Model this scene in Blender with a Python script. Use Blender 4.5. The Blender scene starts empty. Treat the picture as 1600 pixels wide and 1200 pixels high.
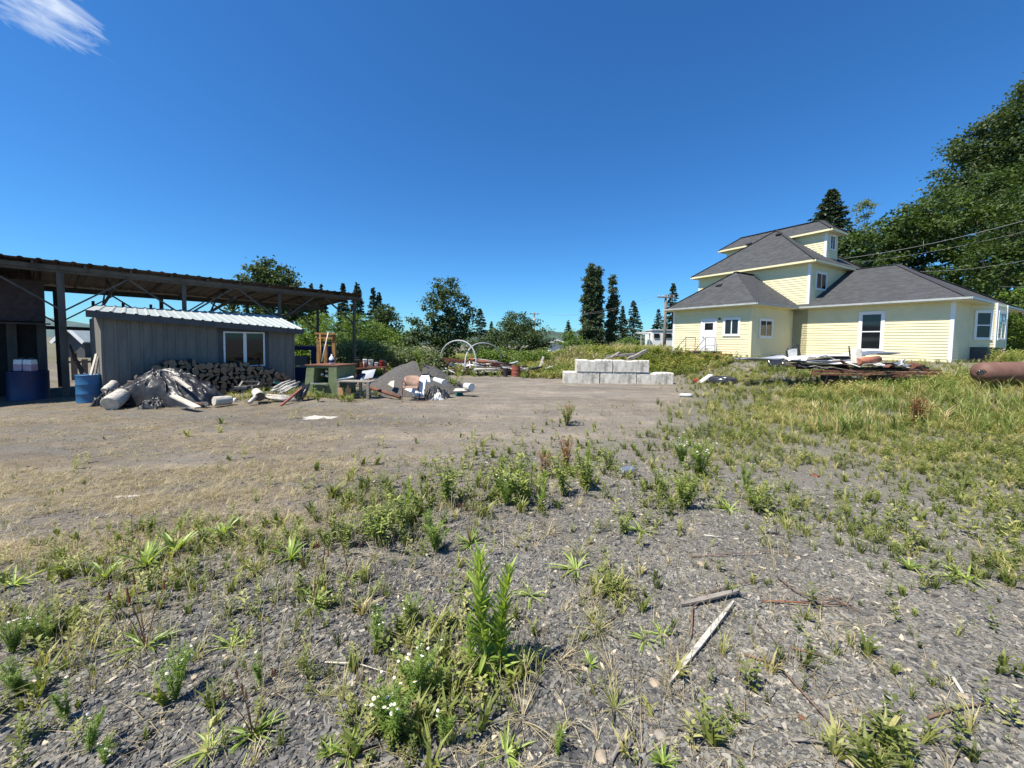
import bpy, math, random
import numpy as np
from mathutils import Vector, Matrix
SC = bpy.context.scene
COL = SC.collection
R = random.Random(7)
NR = np.random.default_rng(11)

# ------------------------------------------------------------------ camera
EYE, FPX, PCY = 1.65, 600.0, 561.0
TH, RO = math.radians(2.75), .0127
_F = np.array([0, math.cos(TH), -math.sin(TH)]); _U = np.array([0, math.sin(TH), math.cos(TH)]); _R = np.array([1., 0, 0])
CR = _R*math.cos(RO)+_U*math.sin(RO); CU = _U*math.cos(RO)-_R*math.sin(RO)
CAM = np.array([0, 0, EYE])
cd = bpy.data.cameras.new('camera'); cam = bpy.data.objects.new('camera', cd); COL.objects.link(cam)
cd.sensor_width = 36; cd.lens = 36*FPX/1600; cd.shift_y = -(600-PCY)/1600; cd.clip_start = .05; cd.clip_end = 4000
cam.matrix_world = Matrix(((CR[0], CU[0], -_F[0], 0), (CR[1], CU[1], -_F[1], 0), (CR[2], CU[2], -_F[2], EYE), (0, 0, 0, 1)))
SC.camera = cam

# ------------------------------------------------------------------ light
EL = math.radians(60); AZ = np.array([-.84, -.54]); AZ /= np.linalg.norm(AZ)
SUN = Vector((AZ[0]*math.cos(EL), AZ[1]*math.cos(EL), math.sin(EL)))
w = bpy.data.worlds.new('World'); SC.world = w; w.use_nodes = True
nt = w.node_tree; bg = nt.nodes['Background']
sk = nt.nodes.new('ShaderNodeTexSky'); sk.sky_type = 'NISHITA'; sk.sun_disc = False
sk.sun_elevation = EL; sk.sun_rotation = math.atan2(AZ[0], AZ[1]); sk.air_density = 1.0; sk.dust_density = .25; sk.ozone_density = 3.2; sk.altitude = 200
bg.inputs[1].default_value = .074
# a wisp of cirrus high on the left, set by direction in the sky
tc = nt.nodes.new('ShaderNodeTexCoord')
def wn(t, **k):
    n = nt.nodes.new(t)
    for a, b in k.items(): setattr(n, a, b)
    return n
cdir = _F + CR*(62-800)/FPX - CU*(10-PCY)/FPX; cdir /= np.linalg.norm(cdir)
ax1 = _F + CR*(170-800)/FPX - CU*(75-PCY)/FPX; ax1 /= np.linalg.norm(ax1); ax1 = ax1-cdir; ax1 /= np.linalg.norm(ax1)
ax2 = np.cross(cdir, ax1); ax2 /= np.linalg.norm(ax2)
def dot(vec):
    n = wn('ShaderNodeVectorMath', operation='DOT_PRODUCT'); nt.links.new(tc.outputs['Generated'], n.inputs[0]); n.inputs[1].default_value = tuple(vec); return n.outputs['Value']
def mth(op, a, b=None, c=None):
    n = wn('ShaderNodeMath', operation=op)
    for i, q in enumerate((a, b, c)):
        if q is None: continue
        if isinstance(q, (int, float)): n.inputs[i].default_value = q
        else: nt.links.new(q, n.inputs[i])
    return n.outputs[0]
A = dot(ax1); B = dot(ax2)
A = mth('SUBTRACT', A, float(cdir@ax1)); B = mth('SUBTRACT', B, float(cdir@ax2))
cx = wn('ShaderNodeCombineXYZ'); nt.links.new(mth('MULTIPLY', A, 5.0), cx.inputs[0]); nt.links.new(mth('MULTIPLY', B, 17.0), cx.inputs[1])
nz = wn('ShaderNodeTexNoise'); nz.inputs['Scale'].default_value = 2.6; nz.inputs['Detail'].default_value = 9; nz.inputs['Roughness'].default_value = .62; nz.inputs['Distortion'].default_value = .5
nt.links.new(cx.outputs[0], nz.inputs['Vector'])
a2 = mth('POWER', mth('ABSOLUTE', mth('DIVIDE', A, .078)), 2.0); b2 = mth('POWER', mth('ABSOLUTE', mth('DIVIDE', B, .046)), 2.0)
msk = mth('SUBTRACT', 1.0, mth('ADD', a2, b2))
dens = mth('MULTIPLY', mth('ADD', mth('MULTIPLY', msk, .26), mth('SUBTRACT', nz.outputs['Fac'], .55)), 2.2)
cl = wn('ShaderNodeClamp'); nt.links.new(dens, cl.inputs[0]); cl.inputs['Max'].default_value = .72
front = mth('GREATER_THAN', dot(cdir), .9)
mx = wn('ShaderNodeMix', data_type='RGBA'); nt.links.new(mth('MULTIPLY', cl.outputs[0], front), mx.inputs[0])
hs = wn('ShaderNodeHueSaturation'); hs.inputs['Saturation'].default_value = 1.12
bal = wn('ShaderNodeMix', data_type='RGBA'); bal.blend_type = 'MULTIPLY'; bal.inputs[0].default_value = 1; bal.inputs[7].default_value = (.46, .93, 1.30, 1)   # deep clear-air blue
nt.links.new(sk.outputs[0], hs.inputs['Color']); nt.links.new(hs.outputs[0], bal.inputs[6]); nt.links.new(bal.outputs[2], mx.inputs[6])
mx.inputs[7].default_value = (7.5, 8.2, 9.0, 1)
nt.links.new(mx.outputs[2], bg.inputs[0])
sd = bpy.data.lights.new('sun', 'SUN'); sd.energy = 5.0; sd.angle = math.radians(.5); sd.color = (1, .94, .84)
so = bpy.data.objects.new('sun', sd); COL.objects.link(so); so.rotation_euler = (-SUN).to_track_quat('-Z', 'Y').to_euler()
SC.view_settings.view_transform = 'Standard'; SC.view_settings.look = 'None'; SC.view_settings.exposure = .78; SC.view_settings.gamma = 1

# ------------------------------------------------------------------ helpers
def vnoise(x, y, s=0):                       # smooth value noise, -1..1
    x = np.asarray(x, float); y = np.asarray(y, float)
    xi = np.floor(x).astype(np.int64); yi = np.floor(y).astype(np.int64); fx = x-xi; fy = y-yi
    fx = fx*fx*(3-2*fx); fy = fy*fy*(3-2*fy)
    def h(a, b):
        n = (a*374761393+b*668265263+s*1442695041) & 0x7fffffff
        n = ((n ^ (n >> 13))*1274126177) & 0x7fffffff
        return ((n ^ (n >> 16)) & 0xffff)/32767.5-1
    return (h(xi, yi)*(1-fx)+h(xi+1, yi)*fx)*(1-fy)+(h(xi, yi+1)*(1-fx)+h(xi+1, yi+1)*fx)*fy
def fbm(x, y, s=0, o=4):
    t = 0; a = .5
    for i in range(o): t = t+a*vnoise(x*2**i, y*2**i, s+i); a *= .5
    return t
def sst(a, b, x): t = np.clip((x-a)/(b-a), 0, 1); return t*t*(3-2*t)
UX, UY, VX, VY = .5, -.8660254, .8660254, .5
def terrain(x, y, fine=True):
    x = np.asarray(x, float); y = np.asarray(y, float)
    z = -.45*sst(1.5, 9.5, np.hypot(x, y)*.75+.25*y)
    u = x*UX+y*UY; v = x*VX+y*VY
    k = sst(-13, -6, u); a = 17.8+(10.5-17.8)*k; b = 23.2+(29.0-23.2)*k
    rise = sst(0, 1, np.clip((v-a)/(b-a), 0, 1))
    rise = rise*sst(-32, -21, u)
    z = z+(.82-z)*rise
    z = z+1.15*np.exp(-((x-8)/6.5)**2-((y-30)/4.6)**2)*(1-rise)+.5*np.exp(-((x+3)/8)**2-((y-33)/4)**2)
    z = z-3.0*sst(40, 75, y)*(1-sst(12, 26, x))
    if fine:
        d = np.hypot(x, y)
        z = z+.05*fbm(x*.5, y*.5, 3)*sst(3, 8, d)+.035*fbm(x*1.3, y*1.3, 5)+.012*fbm(x*6, y*6, 9, 3)*(1-sst(9, 16, d))
    return z
def ray(px, py): return _F+CR*(px-800)/FPX-CU*(py-PCY)/FPX
def P(px, py, depth):
    d = ray(px, py); return Vector(CAM+d*(depth/d[1]))
def G(px, py):                               # where that view ray meets the ground
    d = ray(px, py)/ray(px, py)[1]
    lo = .3; t = .3
    while t < 120:
        q = CAM+d*t
        if q[2] < float(terrain(q[0], q[1])): break
        lo = t; t *= 1.02
    hi = t
    for _ in range(20):
        m = (lo+hi)/2; q = CAM+d*m
        if q[2] < float(terrain(q[0], q[1])): hi = m
        else: lo = m
    return Vector(CAM+d*hi)
def proj(x, y, z):
    X = x; Y = y; Z = z-EYE
    k = Y*_F[1]+Z*_F[2]; k = np.where(k < .05, .05, k)
    return 800+FPX*(X*CR[0]+Y*CR[1]+Z*CR[2])/k, PCY-FPX*(X*CU[0]+Y*CU[1]+Z*CU[2])/k
def gz(x, y): return float(terrain(x, y))
def onG(x, y, dz=0): return Vector((x, y, gz(x, y)+dz))

def T(o, label=None, cat=None, group=None, kind=None):
    if label: o['label'] = label
    if cat: o['category'] = cat
    if group: o['group'] = group
    if kind: o['kind'] = kind
    return o
def thing(name, loc, label, cat, group=None, rz=0):
    o = bpy.data.objects.new(name, None); COL.objects.link(o); o.location = loc; o.rotation_euler.z = rz; o.empty_display_size = .2
    return T(o, label, cat, group)
def rootloc(p):
    l = Vector((0, 0, 0))
    while p is not None: l = l+Vector(p.location); p = p.parent
    return l
class MB:
    """collects shapes in world (or thing-local) coordinates, then links ONE mesh object"""
    def __init__(s): s.v = []; s.f = []; s.m = []; s.sm = []; s.uv = []
    def face(s, idx, m=0, sm=False, uv=None): s.f.append(tuple(idx)); s.m.append(m); s.sm.append(sm); s.uv.append(uv)
    def poly(s, pts, m=0, uv=None):
        b = len(s.v); s.v += [tuple(p) for p in pts]; s.face(range(b, b+len(pts)), m, False, uv); return s
    def hexa(s, P8, m=0):                    # P8: bottom 4 (ccw from above), top 4
        b = len(s.v); s.v += [tuple(p) for p in P8]
        for q in ((3, 2, 1, 0), (4, 5, 6, 7), (0, 1, 5, 4), (1, 2, 6, 5), (2, 3, 7, 6), (3, 0, 4, 7)): s.face([b+i for i in q], m)
        return s
    def box(s, c, size, rot=None, m=0):
        x, y, z = [q/2 for q in size]; M = rot or Matrix.Identity(3); c = Vector(c)
        return s.hexa([c+M@Vector(q) for q in ((-x, -y, -z), (x, -y, -z), (x, y, -z), (-x, y, -z), (-x, -y, z), (x, -y, z), (x, y, z), (-x, y, z))], m)
    def bar(s, a, b, w, h, up=(0, 0, 1), m=0):   # rectangular bar from a to b
        a = Vector(a); b = Vector(b); d = (b-a).normalized(); x = d.cross(Vector(up))
        if x.length < 1e-4: x = d.cross(Vector((1, 0, 0)))
        x.normalize(); y = x.cross(d); x = x*w/2; y = y*h/2
        return s.hexa([a-x-y, a+x-y, b+x-y, b-x-y, a-x+y, a+x+y, b+x+y, b-x+y], m)
    def tube(s, pts, rad, n=8, m=0, cap=True, capm=None, squash=1):
        pts = [Vector(p) for p in pts]; rad = rad if isinstance(rad, (list, tuple)) else [rad]*len(pts)
        b = len(s.v); ref = Vector((0, 0, 1)); d0 = (pts[-1]-pts[0])
        if d0.length > 0 and abs(d0.normalized().z) > .9: ref = Vector((0, 1, 0))
        for i, p in enumerate(pts):
            d = (pts[min(i+1, len(pts)-1)]-pts[max(i-1, 0)]).normalized(); x = d.cross(ref)
            if x.length < 1e-3: x = d.cross(Vector((1, .3, 0)))
            x.normalize(); y = x.cross(d)
            for k in range(n):
                t = 2*math.pi*k/n; s.v.append(tuple(p+(x*math.cos(t)+y*math.sin(t)*squash)*rad[i]))
        for i in range(len(pts)-1):
            for k in range(n): s.face((b+i*n+k, b+i*n+(k+1) % n, b+(i+1)*n+(k+1) % n, b+(i+1)*n+k), m, True)
        if cap:
            cm = m if capm is None else capm
            s.face([b+k for k in range(n)][::-1], cm); s.face([b+(len(pts)-1)*n+k for k in range(n)], cm)
        return s
    def lathe(s, c, prof, n=20, m=0, sm=True, M=None):  # prof: (r,z)
        c = Vector(c); M = M or Matrix.Identity(3); b = len(s.v)
        for r, z in prof:
            for k in range(n):
                t = 2*math.pi*k/n; s.v.append(tuple(c+M@Vector((r*math.cos(t), r*math.sin(t), z))))
        for i in range(len(prof)-1):
            for k in range(n): s.face((b+i*n+k, b+i*n+(k+1) % n, b+(i+1)*n+(k+1) % n, b+(i+1)*n+k), m, sm)
        s.face([b+k for k in range(n)][::-1], m); s.face([b+(len(prof)-1)*n+k for k in range(n)], m)
        return s
    def build(s, name, mat, parent=None, bevel=0):
        me = bpy.data.meshes.new(name); L = rootloc(parent)
        me.from_pydata([(v[0]-L.x, v[1]-L.y, v[2]-L.z) for v in s.v], [], s.f)
        mats = mat if isinstance(mat, (list, tuple)) else [mat]
        for q in mats: me.materials.append(q)
        me.polygons.foreach_set('material_index', s.m); me.polygons.foreach_set('use_smooth', s.sm)
        if any(u is not None for u in s.uv):
            ul = me.uv_layers.new(name='UVMap')
            for p, u in zip(me.polygons, s.uv):
                if u is not None:
                    for li, c in zip(p.loop_indices, u): ul.data[li].uv = c
        me.update(); o = bpy.data.objects.new(name, me); COL.objects.link(o); o.parent = parent
        if bevel:
            b = o.modifiers.new('bevel', 'BEVEL'); b.width = bevel; b.segments = 2; b.limit_method = 'ANGLE'
        return o
def topobj(mb, name, mat, base, label, cat, group=None, bevel=0, kind=None):
    """a one-mesh thing with its origin at base"""
    base = Vector(base); mb.v = [(v[0]-base.x, v[1]-base.y, v[2]-base.z) for v in mb.v]
    o = mb.build(name, mat, None, bevel); o.location = base
    return T(o, label, cat, group, kind)
def copytree(o, parent=None):
    c = o.copy(); COL.objects.link(c); c.parent = parent
    for ch in list(o.children): copytree(ch, c)
    return c
def rawmesh(name, V, loops, starts, mat, tint=None, smooth=False):
    me = bpy.data.meshes.new(name); nf = len(starts)
    me.vertices.add(len(V)); me.vertices.foreach_set('co', np.ascontiguousarray(V, np.float32).ravel())
    me.loops.add(len(loops)); me.loops.foreach_set('vertex_index', np.ascontiguousarray(loops, np.int32))
    me.polygons.add(nf); me.polygons.foreach_set('loop_start', np.ascontiguousarray(starts, np.int32))
    me.polygons.foreach_set('use_smooth', np.full(nf, smooth, bool))
    me.update(calc_edges=True)
    if tint is not None:
        a = me.attributes.new('tint', 'FLOAT', 'POINT'); a.data.foreach_set('value', np.ascontiguousarray(tint, np.float32))
    for q in (mat if isinstance(mat, (list, tuple)) else [mat]): me.materials.append(q)
    return me
def bulk(name, TV, TF, M, L, mat, tint=None, parent=None):
    """many copies of a small template merged in one mesh. M (N,3,3) L (N,3)"""
    TV = np.asarray(TV, float); N = len(L); n = len(TV)
    V = np.einsum('nij,vj->nvi', M, TV)+np.asarray(L)[:, None, :]
    fl = np.concatenate([np.array(f) for f in TF]); ln = np.array([len(f) for f in TF])
    loops = (fl[None, :]+np.arange(N)[:, None]*n).ravel()
    st0 = np.concatenate([[0], np.cumsum(ln)[:-1]]); starts = (st0[None, :]+np.arange(N)[:, None]*ln.sum()).ravel()
    V = V.reshape(-1, 3)
    if parent is not None: V = V-np.array(rootloc(parent))
    me = rawmesh(name, V, loops, starts, mat, None if tint is None else np.repeat(tint, n))
    o = bpy.data.objects.new(name, me); COL.objects.link(o); o.parent = parent; return o
def frames(d, spin, scale):                  # columns: side, dir, normal
    d = d/np.linalg.norm(d, axis=1, keepdims=True)
    ref = np.tile([0., 0, 1], (len(d), 1)); bad = abs(d[:, 2]) > .97; ref[bad] = [1, 0, 0]
    a = np.cross(d, ref); a /= np.linalg.norm(a, axis=1, keepdims=True); b = np.cross(a, d)
    c, s = np.cos(spin)[:, None], np.sin(spin)[:, None]
    sx = a*c+b*s; nn = np.cross(sx, d)
    return np.stack([sx, d, nn], axis=2)*np.asarray(scale).reshape(-1, 1, 1)

# ------------------------------------------------------------------ materials
def mat(name, c1, c2=None, scale=6, rough=.8, bump=.0, bscale=None, metal=0, c3=None, c3scale=1.2, c3amt=.45, stretch=None, detail=6, spec=.5):
    m = bpy.data.materials.new(name); m.use_nodes = True; n = m.node_tree.nodes; l = m.node_tree.links; b = n['Principled BSDF']
    b.inputs['Roughness'].default_value = rough; b.inputs['Metallic'].default_value = metal; b.inputs['Specular IOR Level'].default_value = spec
    t = n.new('ShaderNodeTexCoord'); src = t.outputs['Object']
    if stretch:
        mp = n.new('ShaderNodeMapping'); mp.inputs['Scale'].default_value = stretch; l.new(src, mp.inputs[0]); src = mp.outputs[0]
    z = n.new('ShaderNodeTexNoise'); z.inputs['Scale'].default_value = scale; z.inputs['Detail'].default_value = detail; z.inputs['Roughness'].default_value = .65; l.new(src, z.inputs['Vector'])
    c2 = c2 or tuple(q*.75 for q in c1)
    r = n.new('ShaderNodeValToRGB'); r.color_ramp.elements[0].position = .35; r.color_ramp.elements[1].position = .65
    r.color_ramp.elements[0].color = (*c2, 1); r.color_ramp.elements[1].color = (*c1, 1); l.new(z.outputs['Fac'], r.inputs[0]); out = r.outputs[0]
    if c3:
        z3 = n.new('ShaderNodeTexNoise'); z3.inputs['Scale'].default_value = c3scale; z3.inputs['Detail'].default_value = 8; z3.inputs['Roughness'].default_value = .7; l.new(src, z3.inputs['Vector'])
        r3 = n.new('ShaderNodeValToRGB'); r3.color_ramp.elements[0].position = 1-c3amt-.05; r3.color_ramp.elements[1].position = 1-c3amt+.12; l.new(z3.outputs['Fac'], r3.inputs[0])
        mm = n.new('ShaderNodeMix'); mm.data_type = 'RGBA'; l.new(r3.outputs[0], mm.inputs[0]); l.new(out, mm.inputs[6]); mm.inputs[7].default_value = (*c3, 1); out = mm.outputs[2]
    l.new(out, b.inputs['Base Color'])
    if bump:
        zb = n.new('ShaderNodeTexNoise'); zb.inputs['Scale'].default_value = bscale or scale*3; zb.inputs['Detail'].default_value = 5; l.new(src, zb.inputs['Vector'])
        bb = n.new('ShaderNodeBump'); bb.inputs['Strength'].default_value = bump; bb.inputs['Distance'].default_value = .02; l.new(zb.outputs['Fac'], bb.inputs['Height']); l.new(bb.outputs[0], b.inputs['Normal'])
    return m
def leafmat(name, cols, trans=.35, rough=.55, var=.0):
    m = bpy.data.materials.new(name); m.use_nodes = True; n = m.node_tree.nodes; l = m.node_tree.links; n.remove(n['Principled BSDF']); out = n['Material Output']
    a = n.new('ShaderNodeAttribute'); a.attribute_name = 'tint'; r = n.new('ShaderNodeValToRGB'); e = r.color_ramp.elements
    while len(e) < len(cols): e.new(.5)
    for i, c in enumerate(cols): e[i].position = i/(len(cols)-1); e[i].color = (*c, 1)
    l.new(a.outputs['Fac'], r.inputs[0])
    p = n.new('ShaderNodeBsdfPrincipled'); p.inputs['Roughness'].default_value = rough; p.inputs['Specular IOR Level'].default_value = .35; l.new(r.outputs[0], p.inputs['Base Color'])
    t = n.new('ShaderNodeBsdfTranslucent'); g = n.new('ShaderNodeMix'); g.data_type = 'RGBA'; g.blend_type = 'MULTIPLY'; g.inputs[0].default_value = 1; l.new(r.outputs[0], g.inputs[6]); g.inputs[7].default_value = (1.5, 1.5, .5, 1); l.new(g.outputs[2], t.inputs[0])
    x = n.new('ShaderNodeMixShader'); x.inputs[0].default_value = trans; l.new(p.outputs[0], x.inputs[1]); l.new(t.outputs[0], x.inputs[2]); l.new(x.outputs[0], out.inputs[0])
    return m
M = {}
M['siding'] = mat('yellow_siding', (.74, .675, .42), (.68, .615, .375), 1.5, .65, .08, 40, c3=(.62, .565, .35), c3scale=1.1, c3amt=.35)
M['white'] = mat('white_paint', (.80, .80, .78), (.72, .72, .70), 3, .5)
M['whitedirty'] = mat('dirty_white_plastic', (.68, .68, .65), (.45, .44, .41), 4, .5, .1, c3=(.26, .23, .19), c3scale=5, c3amt=.38)
M['gutter'] = mat('gutter_white', (.42, .44, .42), (.34, .35, .34), 3, .4)
M['glass'] = mat('window_glass', (.012, .015, .018), (.01, .012, .014), 2, .04, spec=.5)
M['darkframe'] = mat('dark_metal', (.03, .03, .03), (.02, .02, .02), 5, .5)
M['greywood'] = mat('weathered_wood', (.30, .27, .23), (.15, .13, .115), 3, .9, .4, 14, stretch=(1, 1, 6), c3=(.09, .075, .06), c3scale=3, c3amt=.4)
M['palewood'] = mat('pale_wood', (.62, .56, .46), (.42, .37, .29), 5, .85, .3, 20)
M['barkwood'] = mat('bark', (.11, .08, .06), (.05, .038, .03), 9, .95, .8, 20)
M['cutwood'] = mat('cut_wood_end', (.31, .22, .14), (.16, .11, .07), 12, .9, .2, c3=(.13, .09, .06), c3scale=6, c3amt=.4)
M['paintwood'] = mat('flaking_white_wood', (.58, .55, .48), (.33, .30, .25), 10, .85, .5, 24, c3=(.15, .125, .10), c3scale=8, c3amt=.42, stretch=(1, 1, 2.5))
M['rust'] = mat('rust', (.22, .085, .045), (.11, .045, .03), 7, .85, .3, 30, c3=(.06, .03, .022), c3scale=3, c3amt=.42)
M['redrust'] = mat('red_rust', (.30, .085, .05), (.18, .05, .035), 6, .8, .2, 30)
M['tank'] = mat('rusty_tank_paint', (.165, .085, .06), (.115, .055, .04), 3, .7, .15, 30, c3=(.10, .05, .035), c3scale=2.4, c3amt=.38)
M['tin'] = mat('corrugated_metal', (.55, .57, .58), (.38, .40, .41), 2, .38, metal=.75, c3=(.25, .2, .16), c3scale=2, c3amt=.3)
M['oldtin'] = mat('old_roof_metal', (.085, .07, .063), (.042, .033, .03), 3, .7, metal=.2, c3=(.16, .07, .045), c3scale=1.5, c3amt=.45)
M['shedroof'] = mat('painted_shed_roof', (.42, .46, .45), (.33, .37, .36), 2, .45, metal=.0, c3=(.38, .34, .28), c3scale=3, c3amt=.28)
M['shedwall'] = mat('grey_board_and_batten', (.20, .187, .163), (.145, .137, .12), 3, .85, .25, 20, stretch=(2, 2, .4))
M['shedtrim'] = mat('dark_grey_trim', (.085, .088, .09), (.06, .062, .066), 4, .8)
M['concrete'] = mat('concrete_block', (.74, .70, .61), (.55, .51, .43), 2.2, .95, .8, 18, c3=(.25, .23, .19), c3scale=1.6, c3amt=.46, stretch=(1.6, 1.6, .8))
M['plastic_black'] = mat('black_plastic', (.035, .036, .04), (.02, .02, .022), 3, .22, .25, 14, spec=.8)
M['tarp'] = mat('tarp_plastic', (.05, .05, .052), (.018, .018, .02), 2.2, .4, .5, 9, spec=.35, c3=(.06, .06, .055), c3scale=2, c3amt=.40)
M['postwood'] = mat('old_dark_post_wood', (.125, .115, .10), (.06, .055, .048), 3, .9, .4, 14, stretch=(1, 1, .25), c3=(.035, .03, .027), c3scale=3, c3amt=.4)
M['blue'] = mat('blue_drum_paint', (.03, .13, .27), (.02, .09, .2), 4, .45, c3=(.12, .07, .05), c3scale=5, c3amt=.28)
M['deepblue'] = mat('deep_blue_paint', (.012, .03, .10), (.01, .02, .07), 4, .5)
M['green'] = mat('olive_machine_paint', (.135, .17, .075), (.09, .115, .055), 5, .7, c3=(.16, .085, .05), c3scale=3, c3amt=.33)
M['yellow'] = mat('yellow_machine_paint', (.38, .20, .045), (.22, .10, .035), 6, .7, c3=(.10, .045, .03), c3scale=4, c3amt=.42)
M['red'] = mat('red_paint', (.42, .04, .03), (.28, .03, .025), 5, .6)
M['pink'] = mat('pink_liquid_jug', (.50, .33, .42), (.42, .26, .36), 3, .4)
M['teal'] = mat('teal_plastic', (.03, .20, .18), (.02, .13, .12), 5, .5)
M['terracotta'] = mat('terracotta_pipe', (.40, .15, .08), (.28, .10, .06), 6, .8)
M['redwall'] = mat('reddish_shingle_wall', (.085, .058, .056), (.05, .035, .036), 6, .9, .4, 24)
M['darkwall'] = mat('dark_boards_and_doorway_shade', (.022, .02, .018), (.012, .011, .01), 5, .9, .3, 14)
M['brick'] = mat('red_brick_step', (.36, .12, .06), (.26, .09, .05), 8, .9, .3)
M['foundation'] = mat('house_foundation', (.33, .32, .30), (.24, .23, .21), 6, .95, .3)
M['stone'] = mat('loose_stone', (.33, .29, .23), (.20, .18, .15), 9, .95, .5, 30)
M['rebark'] = mat('dry_twig', (.20, .12, .08), (.11, .07, .05), 20, .9)
M['straw'] = leafmat('straw', [(.26, .21, .13), (.42, .35, .21), (.60, .51, .33)], .25)
M['trunk'] = mat('tree_bark', (.12, .10, .08), (.06, .05, .04), 6, .95, .6, 14)
M['pole'] = mat('utility_pole_wood', (.22, .19, .16), (.13, .11, .09), 4, .9)
M['wire'] = mat('cable', (.25, .25, .24), (.2, .2, .2), 4, .6)
M['roofgrey'] = mat('far_roof', (.14, .14, .15), (.11, .11, .12), 4, .85)
M['hosegrey'] = mat('grey_pvc_pipe', (.42, .43, .44), (.33, .34, .35), 5, .5)
M['daisy'] = mat('daisy_petal', (.85, .85, .80), (.8, .8, .75), 5, .6)
M['daisyeye'] = mat('daisy_centre', (.65, .45, .04), (.6, .4, .03), 5, .7)

def shingles():
    m = bpy.data.materials.new('asphalt_shingles'); m.use_nodes = True; n = m.node_tree.nodes; l = m.node_tree.links; b = n['Principled BSDF']; b.inputs['Roughness'].default_value = .9
    uv = n.new('ShaderNodeUVMap'); br = n.new('ShaderNodeTexBrick'); br.inputs['Scale'].default_value = 1; br.inputs['Brick Width'].default_value = .31; br.inputs['Row Height'].default_value = .143
    br.inputs['Mortar Size'].default_value = .008; br.inputs['Color1'].default_value = (.040, .042, .043, 1); br.inputs['Color2'].default_value = (.068, .071, .073, 1); br.inputs['Mortar'].default_value = (.035, .035, .04, 1)
    l.new(uv.outputs[0], br.inputs['Vector'])
    z = n.new('ShaderNodeTexNoise'); z.inputs['Scale'].default_value = 3; z.inputs['Detail'].default_value = 8; l.new(uv.outputs[0], z.inputs['Vector'])
    mm = n.new('ShaderNodeMix'); mm.data_type = 'RGBA'; mm.blend_type = 'MULTIPLY'; mm.inputs[0].default_value = .6
    r = n.new('ShaderNodeValToRGB'); r.color_ramp.elements[0].color = (.55, .55, .55, 1); r.color_ramp.elements[1].color = (1.25, 1.25, 1.25, 1); l.new(z.outputs['Fac'], r.inputs[0])
    l.new(br.outputs[0], mm.inputs[6]); l.new(r.outputs[0], mm.inputs[7]); l.new(mm.outputs[2], b.inputs['Base Color'])
    bu = n.new('ShaderNodeBump'); bu.inputs['Strength'].default_value = .6; bu.inputs['Distance'].default_value = .01; l.new(br.outputs['Fac'], bu.inputs['Height']); bu.invert = True; l.new(bu.outputs[0], b.inputs['Normal'])
    return m
M['shingles'] = shingles()

# ------------------------------------------------------------------ ground
WB_X = [-400, 0, 130, 250, 400, 550, 680, 780, 900, 1000, 1060, 1100, 1200, 1400, 1600]
WB_Y = [930, 900, 870, 850, 830, 790, 745, 700, 690, 690, 690, 690, 700, 700, 700]
def zones(x, y, z):
    px, py = proj(x, y, z)
    n = fbm(x*.45, y*.45, 21); n2 = fbm(x*1.7, y*1.7, 31); d = np.hypot(x, y)
    yb = np.interp(px, WB_X, WB_Y)+25*n
    yard = sst(55, -45, py-yb+28*n2)*(1-sst(1020, 1120, px+60*n+.0*py))
    yard = np.where(y < .3, .5, yard)
    dry = yard*(1-sst(480, 860, px+120*n))*(.65+.5*n2)
    lane = yard*sst(380, 700, px+90*n)
    dry = np.clip(dry+.6*yard*np.clip(fbm(x*.35, y*1.1, 51)*1.6, 0, 1)*.8, 0, 1)
    field = sst(1010, 1150, px+70*n+(680-py)*.15)*sst(800, 640, py+60*n2-.12*np.clip(px-1350, -100, 250))*sst(585, 612, py+20*n2)
    field = np.where(y > 28, 1, field)
    green = np.clip(field*(.62+1.1*n2), 0, 1)
    return np.clip(dry, 0, 1), np.clip(lane, 0, 1), green, yard
def axis(lo, hi, s0, g, c=0):
    p = [c]; 
    while p[-1] < hi: p.append(p[-1]+max(s0, g*(p[-1]-c-2)))
    q = [c]
    while q[-1] > lo: q.append(q[-1]-max(s0, g*(c-q[-1]-2)))
    return np.array(q[::-1][:-1]+p)
xs = axis(-900, 900, .07, .022); ys = axis(-40, 1400, .07, .022, 2.0)
XX, YY = np.meshgrid(xs, ys); ZZ = terrain(XX, YY); ny, nx = XX.shape
Vg = np.stack([XX, YY, ZZ], -1).reshape(-1, 3)
i = np.arange(ny-1)[:, None]*nx+np.arange(nx-1)[None, :]; i = i.ravel()
me = rawmesh('ground', Vg, np.stack([i, i+1, i+nx+1, i+nx], 1).ravel(), np.arange(len(i))*4, [], smooth=True)
zn = zones(XX.ravel(), YY.ravel(), ZZ.ravel())
ca = me.color_attributes.new('zone', 'FLOAT_COLOR', 'POINT'); ca.data.foreach_set('color', np.stack([zn[0], zn[1], zn[2], zn[3]], 1).astype(np.float32).ravel())
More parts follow.
